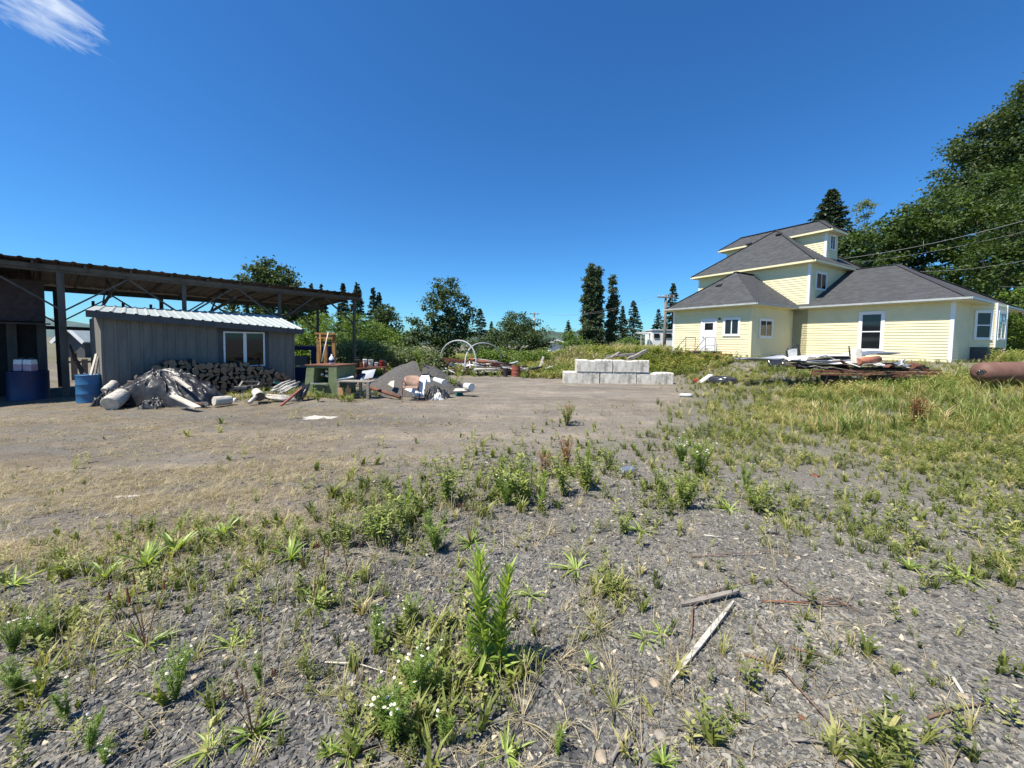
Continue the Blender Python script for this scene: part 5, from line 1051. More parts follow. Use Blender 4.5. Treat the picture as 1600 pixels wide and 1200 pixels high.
# ------------------------------------------------------------------ gravel pile
gp_c = P(645, 590, 15.9); gp_c.z = 0; ph = []
Xg, Yg = np.meshgrid(np.linspace(-2.7, 2.9, 150), np.linspace(-2.3, 2.6, 120))
dd = np.hypot(Xg/(2.15+.35*(Xg > 0)), Yg/1.9); zz_ = 1.28*np.clip(1-dd, 0, 1)**.93-.12*np.exp(-(Xg**2+Yg**2)/.15); zz_ = zz_+.10*np.exp(-((Xg-.9)/.6)**2-(Yg/.8)**2)+.10*fbm(Xg*1.5, Yg*1.5, 77)*np.clip(1-dd, 0, 1)+.03*fbm(Xg*9, Yg*9, 78)*(dd < 1.05)
wz = terrain(Xg+gp_c.x, Yg+gp_c.y)+zz_-.03*(dd > .98); base = Vector((gp_c.x, gp_c.y, gz(gp_c.x, gp_c.y)))
V = np.stack([Xg+gp_c.x, Yg+gp_c.y, wz], -1).reshape(-1, 3)-np.array(base); i_ = (np.arange(119)[:, None]*150+np.arange(149)[None, :]).ravel()
keep = (dd.ravel()[i_] < 1.03)
M['pile'] = mat('gravel_pile_stone', (.12, .112, .10), (.045, .044, .043), 30, .95, 1.0, 60, c3=(.20, .175, .14), c3scale=18, c3amt=.4)
i_ = i_[keep]; me = rawmesh('gravel_pile', V, np.stack([i_, i_+1, i_+151, i_+150], 1).ravel(), np.arange(len(i_))*4, M['pile'], smooth=False)
gpo = bpy.data.objects.new('gravel_pile', me); COL.objects.link(gpo); gpo.location = base; T(gpo, 'dark grey conical gravel pile behind the rusty chair', 'gravel pile')
mb = MB(); mb.tube([P(577, 605, 14.2), P(626, 621, 13.2)], .06, 12); topobj(mb, 'rusty_pipe', M['rust'], P(600, 616, 13.7), 'long rusty pipe slanting down to the chair', 'pipe')
slab([P(606, 601, 14.2), P(615, 606, 14.1), P(616.5, 595, 14.3), P(611, 596, 14.4)], .02, 'small cream slab leaning on the gravel pile', 'palewood', 'slab', 'slab')
# rusty chair
ch = thing('rusty_chair', G(643, 627), 'rusty metal chair with peeling back standing by the gravel pile', 'chair')
slab_ = lambda pts, th, nm, m: None
def part_slab(root, pts, th, nm, m, bev=0):
    pts = [Vector(p) for p in pts]; n_ = (pts[1]-pts[0]).cross(pts[2]-pts[0]).normalized()*th; mb = MB(); mb.hexa([pts[0], pts[1], pts[2], pts[3], pts[0]+n_, pts[1]+n_, pts[2]+n_, pts[3]+n_]); return mb.build(nm, M[m], root, bev)
M['peel'] = mat('peeling_brown_seat', (.34, .22, .16), (.22, .13, .09), 10, .85, .2, 30, c3=(.45, .40, .32), c3scale=5, c3amt=.35)
mb = MB(); nU = 8
bl, br_, tl, tr2 = P(630, 604, 13.25), P(654, 604.5, 13.3), P(632, 587, 13.55), P(656, 587, 13.6)
for j, (l_, r_) in enumerate(((bl, br_), (bl.lerp(tl, .5), br_.lerp(tr2, .5)), (bl.lerp(tl, .85), br_.lerp(tr2, .85)), (tl, tr2))):
    for i in range(nU+1):
        t = i/nU; q = l_.lerp(r_, t)+Vector((0, .09*(1-(2*t-1)**2), -.05*(abs(2*t-1)**4) if j == 3 else 0)); mb.v.append(tuple(q))
for j in range(3):
    for i in range(nU): k = j*(nU+1)+i; mb.face((k, k+1, k+nU+2, k+nU+1), 0, True)
bo = mb.build('backrest', M['peel'], ch); bo.modifiers.new('t', 'SOLIDIFY').thickness = .015
part_slab(ch, [P(628, 607, 12.85), P(653, 607.5, 12.9), br_, bl], .03, 'seat', 'peel', .01)
gch = gz(ch.location.x, 13)
for nm, pts in (('leg', [P(628, 598, 12.9), P(628.5, 608, 12.85), Vector((P(628, 620, 12.85).x, 12.83, gch+.02)), Vector((P(632, 620, 12.85).x, 12.6, gch+.02))]), ('leg', [P(653, 600, 12.9), P(653, 608, 12.9), Vector((P(653, 620, 12.9).x, 12.85, gch+.02)), Vector((P(668, 620, 12.9).x, 12.95, gch+.02))]),
                ('leg', [P(654, 604, 13.3), Vector((P(656, 620, 13.3).x, 13.3, gch+.02))]), ('leg', [P(630, 604, 13.3), Vector((P(628, 620, 13.3).x, 13.3, gch+.02))]), ('armrest', [P(628, 598, 12.9), P(631, 594, 13.4)]), ('armrest', [P(653, 600, 12.9), P(655, 596, 13.4)])):
    mb = MB(); mb.tube(pts, .014, 7); mb.build(nm, M['rust'], ch)
# white foam, buckets, bags right of the chair
for pts, lb, m in (([P(648, 620, 13.35), P(662, 620, 13.4), P(666, 591, 13.9), P(655, 591, 13.9)], 'tall upright white foam board beside the chair', 'white'), ([P(633, 611, 13.8), P(652, 619, 13.5), P(655, 608, 13.8), P(640, 608, 14.0)], 'white foam wedge lying behind the chair legs', 'white'),
                   ([P(656, 597, 13.8), P(672, 600, 13.8), P(670, 590, 14.3), P(658, 590, 14.2)], 'rounded white foam piece on top of the foam boards', 'white')):
    slab(pts, .09, lb, m, 'foam_board', 'foam', 'white foam pieces by the chair')
def cyl(a, b, r0, r1, label, m, name, cat, group=None, n=18):
    a, b = Vector(a), Vector(b); o = thing(name, (a.x, a.y, min(a.z, b.z)-r0), label, cat, group); d = b-a; mb = MB()
    mb.tube([a, a+d*.02, a.lerp(b, .5), a+d*.9, a+d*.91, a+d*.99, b], [r0*.95, r0, (r0+r1)/2, r1*.98, r1*1.07, r1*1.07, r1], n); mb.build('body', M[m], o)
    mb = MB(); mb.tube([b-d*.01, b+d*.02], [r1*1.09, r1*1.04], n); mb.build('rim', M['whitedirty'], o); return o
cyl(P(679, 593, 13.9), P(694, 598, 13.5), .09, .11, 'white bucket lying on its side on top of the rubbish by the chair', 'whitedirty', 'bucket', 'bucket'); cyl(P(727, 603, 14.3), P(737, 605, 14.0), .12, .14, 'pale blue-white bucket on its side at the far right of the rubbish', 'whitedirty', 'bucket', 'bucket')
heap('rubbish_bag', M['tarp'], 662, 700, 593, 621, 13.4, 31, 'heap of black bags and rags beside the foam', 'bags', [(.4, .5, 1, .5), (.75, .5, .5, .35)], (60, 40), .8, .25, .2)
heap('crumpled_paper', M['whitedirty'], 672, 692, 596, 612, 13.25, 33, 'crumpled white wrapping on the black bags', 'wrapping', [(.5, .5, 1, .5)], (40, 30), .35, .3, .2)
heap('red_cloth', M['red'], 661, 684, 584, 594, 14.2, 35, 'dull red cloth bundle on the pile edge behind the foam', 'cloth', [(.6, .5, 1, .5)], (40, 30), .6, .3, .2)
slab([P(708, 612, 14.0), P(733, 611, 14.1), P(731, 608, 14.4), P(712, 607, 14.4)], .02, 'flat white board on the ground by the pale bucket', 'paintwood', 'board', 'board')
heap('teal_crate', M['teal'], 710, 722, 601, 609, 14.3, 37, 'teal plastic scrap on the flat white board', 'scrap', [(.5, .5, 1, .6)], (30, 20), .3, .3, .2)
# ------------------------------------------------------------------ hoops and the long scrap heap in the middle distance
def hoop(pts, r, label):
    mb = MB(); mb.tube(pts, r, 8); topobj(mb, 'pipe_hoop', M['hosegrey'], pts[0], label, 'hoop', 'grey pipe hoops')
def arc(pxl, pyl, pxr, pyr, pyt, d0, d1, n=18):
    out = []; 
    for k in range(n+1):
        t = k/n; an = math.pi*(1-t); px = (pxl+pxr)/2+math.cos(an)*(pxr-pxl)/2; yb_ = pyl+(pyr-pyl)*t; s_ = math.sin(an)**.62; out.append(P(px, yb_+(pyt-yb_)*s_, d0+(d1-d0)*t))
    return out
hoop(arc(688, 572, 744.5, 583, 532, 23.8, 22.6), .045, 'nearer grey pipe hoop arching over the scrap left of centre'); hoop(arc(726, 586, 782, 562, 536, 22.8, 25.5), .04, 'farther grey pipe hoop crossing behind the nearer hoop')
g_ = random.Random(21); kinds = ['rust', 'redrust', 'rust', 'paintwood', 'whitedirty', 'tin', 'darkwall', 'rust']
gl_ = {'rust': 'brown rusty bar lying in the long scrap heap behind the hoops', 'redrust': 'reddish rusty bar lying in the long scrap heap behind the hoops', 'paintwood': 'pale flaking stick lying in the long scrap heap behind the hoops', 'whitedirty': 'dirty white strip lying in the long scrap heap behind the hoops', 'tin': 'grey metal strip lying in the long scrap heap behind the hoops', 'darkwall': 'dark timber lying in the long scrap heap behind the hoops'}
def scrap(px, py, d, l, w, ang, el, m):
    c = P(px, py, d); v_ = Vector((math.cos(ang)*math.cos(el), math.sin(ang)*math.cos(el), math.sin(el)))*l/2; mb = MB(); g = g_
    if g.random() < .5: mb.bar(c-v_, c+v_, w, w*.5)
    else: mb.tube([c-v_, c+Vector((0, 0, .03)), c+v_], w/2, 7)
    wh = 'inside the nearer hoop' if px < 720 else ('at the right hoop foot' if px < 750 else ('between hoops and drum' if px < 780 else ('beside the rusty drum' if px < 812 else 'right of the drum')))
    hi = 'on top of' if py < 572 else ('in the middle of' if py < 578 else 'at the front of'); le = 'long' if l > 1.6 else ('short' if l < .6 else 'medium')
    lb = le+' '+gl_[m].split(' lying')[0]+' '+hi+' the scrap heap '+wh
    topobj(mb, 'scrap_bar', M[m], (c.x, c.y, c.z), lb, 'scrap', lb)
for k in range(46):
    t = g_.random(); px = 748+t*66; yt = np.interp(px, [740, 760, 790, 815], [566, 563, 569, 577]); scrap(px, g_.uniform(yt, 582), g_.uniform(22.4, 24.5), g_.uniform(.8, 2.6), g_.uniform(.05, .16), g_.gauss(.1, .35), g_.gauss(-.08, .1), g_.choice(kinds))
for k in range(40):
    px = g_.uniform(690, 750); scrap(px, g_.uniform(569, 583), g_.uniform(22.4, 24), g_.uniform(.3, 1.1), g_.uniform(.06, .16), g_.uniform(0, 3.1), g_.gauss(0, .35), g_.choice(['whitedirty', 'rust', 'redrust', 'tin', 'darkwall', 'whitedirty', 'paintwood']))
for k, (x0, x1, y0, y1) in enumerate(((655, 720, 557, 563), (660, 730, 560, 566), (690, 760, 562, 566))):
    plank(P(x0, y0, 23), P(x1, y1, 23.6), .15, .12, ('upper', 'middle', 'lower')[k]+' long rusty beam behind the gravel pile crest', 'rust', 'long rusty beams behind the gravel pile', 'steel beam', 'steel_beam')
drum(806, 586, 22.2, .25, .62, 'redrust', 'short red-brown rusty drum standing at the end of the scrap heap', True)
drum(789.5, 587, 22.0, .14, .5, 'darkframe', 'narrow dark canister left of the rusty drum', False, 'gas_canister', 'canister')
for k in range(16):
    px = g_.uniform(780, 830); scrap(px, g_.uniform(573, 584), g_.uniform(22.6, 23.5), g_.uniform(.3, .9), g_.uniform(.08, .2), g_.uniform(0, 3.1), g_.gauss(0, .3), g_.choice(['whitedirty', 'paintwood', 'tin', 'whitedirty']))
plank(P(843, 574, 22.6), P(849, 557, 22.8), .12, .05, 'upright pale board sticking up from the low timbers', 'paintwood', up=(0, 1, 0)); plank(P(830, 577, 22.5), P(846, 573, 22.7), .2, .1, 'dark low timber at the foot of the upright pale board', 'darkwall'); plank(P(852, 576, 22.6), P(864, 572, 22.8), .12, .05, 'short pale board lying right of the upright one', 'paintwood'); plank(P(815, 577, 22.5), P(832, 574, 22.8), .1, .05, 'pale board lying between the drum and the dark timber', 'palewood')
slab([P(752, 582, 22.3), P(776, 582, 22.4), P(776, 580, 22.8), P(752, 580, 22.8)], .04, 'long white board lying in front of the scrap heap', 'paintwood')
def spill(px, py, r, label, sd):
    g = random.Random(sd); q = G(px, py); mb = MB(); mb.v.append((q.x, q.y, gz(q.x, q.y)+.012)); n = 40
    a1, a2 = g.uniform(0, 6), g.uniform(0, 6); rr = [.72+.16*math.sin(6.283*k/n*3+a1)+.12*math.sin(6.283*k/n*7+a2)+g.uniform(-.06, .06) for k in range(n)]
    for k in range(n): t = 6.283*k/n; x = q.x+math.cos(t)*r*rr[k]; y = q.y+math.sin(t)*r*.6*rr[k]; mb.v.append((x, y, gz(x, y)+.001))
    for k in range(n): mb.face((0, 1+k, 1+(k+1) % n), 0, True)
    topobj(mb, 'spilled_powder', M['powder'], q, label, 'spill')
M['powder'] = mat('chalky_powder', (.60, .58, .52), (.34, .31, .26), 14, .95, .2, c3=(.22, .19, .155), c3scale=9, c3amt=.45)
spill(497, 652, .55, 'thin patch of white powder spilled on the yard in front of the table', 1)
spill(196, 776, .16, 'small white spot of spilled powder on the dry grass at left', 2)
# ------------------------------------------------------------------ ground cover
def Gv(px, py):                              # vectorised: view rays to the ground
    d = _F[None]+CR[None]*((px-800)/FPX)[:, None]-CU[None]*((py-PCY)/FPX)[:, None]; d = d/d[:, 1:2]
    z = np.full(len(px), -.3)
    for k in range(30):
        t = (z-EYE)/np.minimum(d[:, 2], -.012); t = np.clip(t, .3, 60); zn_ = terrain(d[:, 0]*t, t); z = z*.55+zn_*.45
    t = np.clip((z-EYE)/np.minimum(d[:, 2], -.012), .3, 60); return d[:, 0]*t, t, terrain(d[:, 0]*t, t)
M['grass'] = leafmat('grass_blade', [(.09, .11, .03), (.185, .22, .05), (.36, .35, .12), (.52, .44, .25)], .35)
M['weed'] = leafmat('weed_leaf', [(.095, .12, .03), (.19, .225, .055), (.40, .39, .15)], .35)
M['tallgrass'] = leafmat('tall_meadow_plants', [(.10, .14, .03), (.19, .25, .06), (.38, .36, .15), (.56, .43, .24)], .3)
M['dryw'] = leafmat('reddish_dry_weed', [(.16, .06, .03), (.24, .11, .05), (.30, .19, .09)], .2)
def tuft(nb, seed, spread=.35, lean=.6, wd=.035, curve=.3):
    g = random.Random(seed); V = []; F_ = []
    for k in range(nb):
        a = g.uniform(0, 6.28); r = g.uniform(0, .12); l = g.uniform(.5, 1.0); ln = g.uniform(.1, lean); dx, dy = math.cos(a), math.sin(a); px_, py_ = -dy*wd, dx*wd
        b0 = Vector((dx*r, dy*r, -.03)); b1 = b0+Vector((dx*ln*.45*l, dy*ln*.45*l, l*.62)); b2 = b0+Vector((dx*(ln+curve)*l, dy*(ln+curve)*l, l*(1-.25*ln))); s = Vector((px_, py_, 0)); n = len(V)
        V += [b0-s, b0+s, b1+s*.8, b1-s*.8, b2]; F_ += [(n, n+1, n+2, n+3), (n+3, n+2, n+4)]
    return [tuple(v) for v in V], F_
def leafy(nl, seed, h=1, ll=.28, lw=.05, up=.5):
    g = random.Random(seed); V = []; F_ = []
    for k in range(nl):
        t = (k+.5)/nl; a = k*2.4+g.uniform(-.4, .4); z = t*h*.85; l = ll*(1-.45*t)*g.uniform(.7, 1.2); dx, dy = math.cos(a), math.sin(a); c = Vector((g.uniform(-.03, .03), g.uniform(-.03, .03), z)); s = Vector((-dy, dx, 0))*lw
        m_ = c+Vector((dx*l*.5, dy*l*.5, l*up*.7)); e = c+Vector((dx*l, dy*l, l*up*(.6+.5*t))); n = len(V); V += [c, m_+s, e, m_-s]; F_ += [(n, n+1, n+2), (n, n+2, n+3)]
    n = len(V); V += [(-.012, 0, -.03), (.012, 0, -.03), (0, 0, h*.9)]; F_ += [(n, n+1, n+2)]
    return [tuple(v) for v in V], F_
def vmats(n, sx, sz, g, tilt=.18):
    a = g.random(n)*6.28; c, s = np.cos(a), np.sin(a); M_ = np.zeros((n, 3, 3)); M_[:, 0, 0] = c*sx; M_[:, 0, 1] = -s*sx; M_[:, 1, 0] = s*sx; M_[:, 1, 1] = c*sx; M_[:, 2, 2] = sz
    M_[:, 0, 2] = g.normal(size=n)*tilt*sz; M_[:, 1, 2] = g.normal(size=n)*tilt*sz; return M_
BL = np.array([(60, 985, 80, 40, .4), (150, 885, 110, 30, .6), (240, 850, 60, 26, 1), (330, 845, 90, 26, .7), (450, 850, 120, 36, .55), (590, 805, 85, 44, 1.1), (700, 765, 70, 48, .8), (790, 745, 75, 50, 1.1), (885, 725, 75, 46, 1.1),
               (965, 690, 60, 30, .55), (1080, 712, 90, 38, 1.1), (1060, 775, 50, 30, .8), (1180, 778, 30, 22, .9), (1300, 780, 60, 22, .35), (1500, 770, 130, 45, .45), (1560, 888, 90, 24, .9), (1440, 872, 40, 22, .7), (870, 655, 30, 12, .7),
               (690, 1050, 90, 80, .25), (620, 1140, 60, 55, .3), (500, 905, 60, 40, .3), (940, 930, 40, 40, .3), (300, 905, 220, 50, .22), (1000, 815, 60, 20, .4), (30, 1100, 60, 60, .1), (1590, 700, 60, 80, .5), (1390, 1180, 40, 25, .2)])
def blobd(px, py):
    d = np.zeros(len(px))
    for cx_, cy_, rx, ry, a in BL: d = np.maximum(d, a*np.exp(-((px-cx_)/rx)**2-((py-cy_)/ry)**2))
    return d
def scatter(N, box, seed, fn):
    g = np.random.default_rng(seed); px = g.uniform(box[0], box[2], N); py = g.uniform(box[1], box[3], N); x, y, z = Gv(px, py)
    p = fn(px, py, x, y, z); k = g.random(N) < p; return px[k], py[k], x[k], y[k], z[k], g
def field_fn(px, py, x, y, z):
    n = fbm(x*1.2, y*1.2, 61)+.5*fbm(x*4, y*4, 62); zz = zones(x, y, z); gr = zz[2]
    bank = sst(1040, 1110, px)*(1-sst(600, 614, py))
    lowr = sst(1150, 1260, px)*sst(900, 800, py)*.10
    slate = np.exp(-((px-1330)/230)**2-((py-765)/45)**2)
    return np.clip((gr*.85+bank*.5+lowr)*(1+1.6*n)*(1-.85*slate), 0, 1)*(y < 40)
def weeds(name, N, box, seed, fn, kinds, hf, mtl, label=None, wx=1.0):
    px, py, x, y, z, g = scatter(N, box, seed, fn); n = len(px); which = g.integers(0, len(kinds), n); outs = []
    for k, (TV, TF) in enumerate(kinds):
        q = which == k
        if not q.any(): continue
        h = hf(px[q], py[q], x[q], y[q], g); M_ = vmats(q.sum(), h*wx, h, g); tn = np.clip(.42+.55*fbm(x[q]*.8, y[q]*.8, seed)+.3*g.normal(size=q.sum()), 0, 1)
        outs.append((TV, TF, M_, np.stack([x[q], y[q], z[q]], 1), tn))
    V, Lp, St, Tn = [], [], [], []; vo_ = 0; lo_ = 0
    for TV, TF, M_, L, tn in outs:
        TV = np.asarray(TV, float); nn = len(L); v = (np.einsum('nij,vj->nvi', M_, TV)+L[:, None, :]).reshape(-1, 3); fl = np.concatenate([np.array(f) for f in TF]); ln = np.array([len(f) for f in TF])
        Lp.append((fl[None]+np.arange(nn)[:, None]*len(TV)).ravel()+vo_); s0 = np.concatenate([[0], np.cumsum(ln)[:-1]]); St.append((s0[None]+np.arange(nn)[:, None]*ln.sum()).ravel()+lo_); V.append(v); Tn.append(np.repeat(tn, len(TV))); vo_ += len(v); lo_ += nn*ln.sum()
    me = rawmesh(name, np.concatenate(V), np.concatenate(Lp), np.concatenate(St), mtl, np.concatenate(Tn)); o = bpy.data.objects.new(name, me); COL.objects.link(o); return T(o, label, name.replace('_', ' '), kind='stuff')
GT = [tuft(11, 1, wd=.022), tuft(14, 2, lean=.9, wd=.024), tuft(9, 3, lean=.4, wd=.02), tuft(12, 4, lean=.7, wd=.022)]
GTW = [tuft(12, 11, lean=.8, wd=.05), tuft(10, 12, lean=.5, wd=.06)]
LY = [leafy(14, 1), leafy(18, 2, ll=.22), leafy(12, 3, ll=.35, lw=.07)]
def world_weeds(name, n, x0, x1, y0, y1, kinds, h0, h1, m, label, seed, fn=None, wx=1.0, kind='stuff'):
    g = np.random.default_rng(seed); x = g.uniform(x0, x1, n); y = g.uniform(y0, y1, n); k = fn(x, y) > g.random(n) if fn else np.ones(n, bool); x, y = x[k], y[k]; z = terrain(x, y); ci = g.integers(0, len(kinds), len(x)); V = []; obs = []
    Vs, Lp, St, Tn = [], [], [], []; vo_ = lo_ = 0
    for i, (TV, TF) in enumerate(kinds):
        q = ci == i; nn = int(q.sum())
        if not nn: continue
        TV = np.asarray(TV, float); h = h0+(h1-h0)*g.random(nn); pt = fbm(x[q]*.35, y[q]*.35, seed+5); h = h*(1+.5*pt); M_ = vmats(nn, h*wx, h, g); L = np.stack([x[q], y[q], z[q]], 1)
        v = (np.einsum('nij,vj->nvi', M_, TV)+L[:, None, :]).reshape(-1, 3); fl = np.concatenate([np.array(f) for f in TF]); ln = np.array([len(f) for f in TF])
        Lp.append((fl[None]+np.arange(nn)[:, None]*len(TV)).ravel()+vo_); s0 = np.concatenate([[0], np.cumsum(ln)[:-1]]); St.append((s0[None]+np.arange(nn)[:, None]*ln.sum()).ravel()+lo_); Vs.append(v); Tn.append(np.repeat(np.clip(.4+.55*fbm(x[q]*.5, y[q]*.5, seed)+.25*g.normal(size=nn), 0, 1), len(TV))); vo_ += len(v); lo_ += nn*ln.sum()
    me = rawmesh(name, np.concatenate(Vs), np.concatenate(Lp), np.concatenate(St), m, np.concatenate(Tn)); o = bpy.data.objects.new(name, me); COL.objects.link(o); return T(o, label, name.replace('_', ' '), kind='stuff')
LYS = [LY[0], LY[1]]
# meadow grass on the right
weeds('meadow_grass', 34000, (1000, 566, 1900, 900), 1, field_fn, GT, lambda px, py, x, y, g: (.09+.15*g.random(len(px)))*np.clip(1.5-.75*sst(620, 740, py), .5, 2), M['grass'], 'ankle-high green and yellowing grass over the right side of the yard')
weeds('meadow_weeds', 8500, (1000, 566, 1900, 860), 2, lambda *a: field_fn(*a)*.8, LY, lambda px, py, x, y, g: .12+.22*g.random(len(px))**2, M['weed'], 'leafy green weeds among the grass on the right side of the yard')
weeds('tall_dry_grass', 3800, (1180, 575, 1900, 680), 3, lambda px, py, x, y, z: np.clip(.35+1.2*fbm(x*.9, y*.9, 5), 0, 1)*sst(1180, 1330, px), [tuft(8, 21, lean=.35, wd=.018), tuft(6, 22, lean=.25, wd=.016)], lambda px, py, x, y, g: .35+.3*g.random(len(px)), M['tallgrass'], 'tall thin seeding grass around the scrap heap and tank')
world_weeds('heap_foot_grass', 1500, 9.8, 17.5, 12.6, 14.3, [tuft(9, 61, lean=.35, wd=.02), tuft(7, 62, lean=.3, wd=.018)]+LYS, .22, .5, M['tallgrass'], 'tall grass standing against the front of the scrap heap', 79, None)
world_weeds('bay_foot_weeds', 700, 24, 31, 19, 23.5, [tuft(9, 61, lean=.35, wd=.02)]+LYS, .4, 1.0, M['tallgrass'], 'tall weeds at the foot of the bay window', 80, lambda x, y: 1.0*((x*UX+y*UY) > -4.9))
# berm behind the concrete blocks and the middle distance
def berm_fn(px, py, x, y, z): return np.clip(.9+.6*fbm(x*.6, y*.6, 9), 0, 1)
g = np.random.default_rng(44)
hl = lambda x, y: 1.0*(np.hypot((x-gp_c.x)/2.2, (y-gp_c.y)/2) > 1)
world_weeds('weedy_bank', 8000, .5, 14, 21.2, 33, GT+LY, .3, .62, M['tallgrass'], 'tall weeds and seeding grass on the bank behind the concrete blocks', 71, lambda x, y: sst(21.2, 23.5, y+.35*(x-4)*(x < 4)+.8*(x > 9))*sst(-24.5, -21, (x*UX+y*UY))*0+sst(21.0, 23.2, y+.6*vnoise(x, y, 3))*(((x*VX+y*VY) < 22.2) | ((x*UX+y*UY) < -20)), 1.3)
world_weeds('weedy_bank_leaves', 2200, .5, 13, 21.4, 30, LY, .35, .8, M['weed'], 'leafy green weeds on the bank behind the concrete blocks', 72, lambda x, y: sst(21.4, 23.2, y)*.8*(((x*VX+y*VY) < 22.2) | ((x*UX+y*UY) < -20)), 1.4)
world_weeds('seeding_dry_grass', 3600, -1, 12.5, 24.5, 32, [tuft(7, 51, lean=.25, wd=.016, curve=.15), tuft(5, 52, lean=.2, wd=.02, curve=.1)], .5, .95, M['straw'], 'pale golden seeding grass along the top of the bank', 78, lambda x, y: np.clip(.5+1.2*vnoise(x*.6, y*.6, 9), 0, 1), 1.0)
world_weeds('yard_edge_grass', 6500, -15, 2.5, 21.5, 33, GT+LY, .2, .55, M['tallgrass'], 'rough green and straw grass along the back edge of the yard', 73, lambda x, y: sst(21.5, 25, y+vnoise(x*.7, y*.7, 8))*1.0, 1.3)
world_weeds('house_bank_weeds', 4200, 9.5, 17.5, 17.0, 23.5, GT+LY, .12, .30, M['tallgrass'], 'rough weeds on the bank in front of the house steps', 74, lambda x, y: ((x*VX+y*VY) < 22.6)*((x*VX+y*VY) > 18.2)*(.55+.6*vnoise(x*1.3, y*1.3, 4)), 1.3)
world_weeds('far_field_grass', 6000, -12, 30, 33, 60, GT, .3, .8, M['tallgrass'], 'pale grass of the far field beyond the yard', 75, None, 2.0)
world_weeds('shed_foot_grass', 900, -10.5, -4.5, 12.6, 15.5, GT, .08, .3, M['tallgrass'], 'grass tufts round the olive machine, table and pile foot', 76, lambda x, y: sst(.1, .6, vnoise(x*1.1, y*1.1, 6)+.35), 1.2)
# straw and short dry grass across the yard
def dry_fn(px, py, x, y, z):
    zz = zones(x, y, z); return np.clip(zz[0]*(.45+1.9*fbm(x*.5-.1*y, y*1.6, 15))+.05*zz[3], 0, 1)
ST_ = [tuft(5, 31, lean=2.2, wd=.022, curve=.9), tuft(6, 32, lean=3.0, wd=.02, curve=.8), tuft(4, 33, lean=1.6, wd=.02, curve=1.2)]
weeds('dry_grass', 52000, (-320, 622, 1050, 905), 5, dry_fn, ST_, lambda px, py, x, y, g: .02+.055*g.random(len(px)), M['straw'], 'short trampled straw-coloured grass across the left of the yard', 1.3)
weeds('standing_dry_grass', 7000, (-40, 700, 1250, 1100), 6, lambda px, py, x, y, z: np.clip(blobd(px, py-10)*.8+.12, 0, 1), [tuft(4, 41, lean=.3, wd=.008, curve=.15), tuft(3, 42, lean=.25, wd=.008, curve=.2)], lambda px, py, x, y, g: .1+.16*g.random(len(px)), M['straw'], 'thin standing dry stalks along the weed band')
weeds('straw_litter', 1100, (-40, 700, 1650, 1210), 16, lambda px, py, x, y, z: np.clip(.35+.5*blobd(px, py)+fbm(x*2, y*2, 44), 0, 1), ST_, lambda px, py, x, y, g: .03+.05*g.random(len(px)), M['straw'], 'dry straw litter lying between the slate chips', 1.3)
# small green stuff in the weed band and foreground
weeds('weed_band', 30000, (-160, 640, 1760, 1210), 7, lambda px, py, x, y, z: np.clip(blobd(px, py)*(1.0+1.5*fbm(x*3, y*3, 17))*.75+.012, 0, 1), LY+GTW+LY, lambda px, py, x, y, g: (.05+.13*g.random(len(px))**1.5)*np.clip(1+.5*sst(900, 700, py), 1, 1.5), M['weed'], 'low mixed green weeds in a loose band across the gravel')
weeds('sprouting_grass', 6000, (-60, 640, 1660, 1210), 8, lambda px, py, x, y, z: np.clip(blobd(px, py)*.7+.03, 0, 1), GTW+GT, lambda px, py, x, y, g: .05+.10*g.random(len(px)), M['grass'], 'scattered small grass sprouts in the gravel')
weeds('lane_sprouts', 900, (560, 625, 1160, 720), 9, lambda px, py, x, y, z: np.clip(.08+.9*fbm(x*.9, y*.9, 91)*sst(800, 1000, px), 0, 1), GT, lambda px, py, x, y, g: .05+.07*g.random(len(px)), M['grass'], 'sparse grass sprouts on the bare dirt lane')
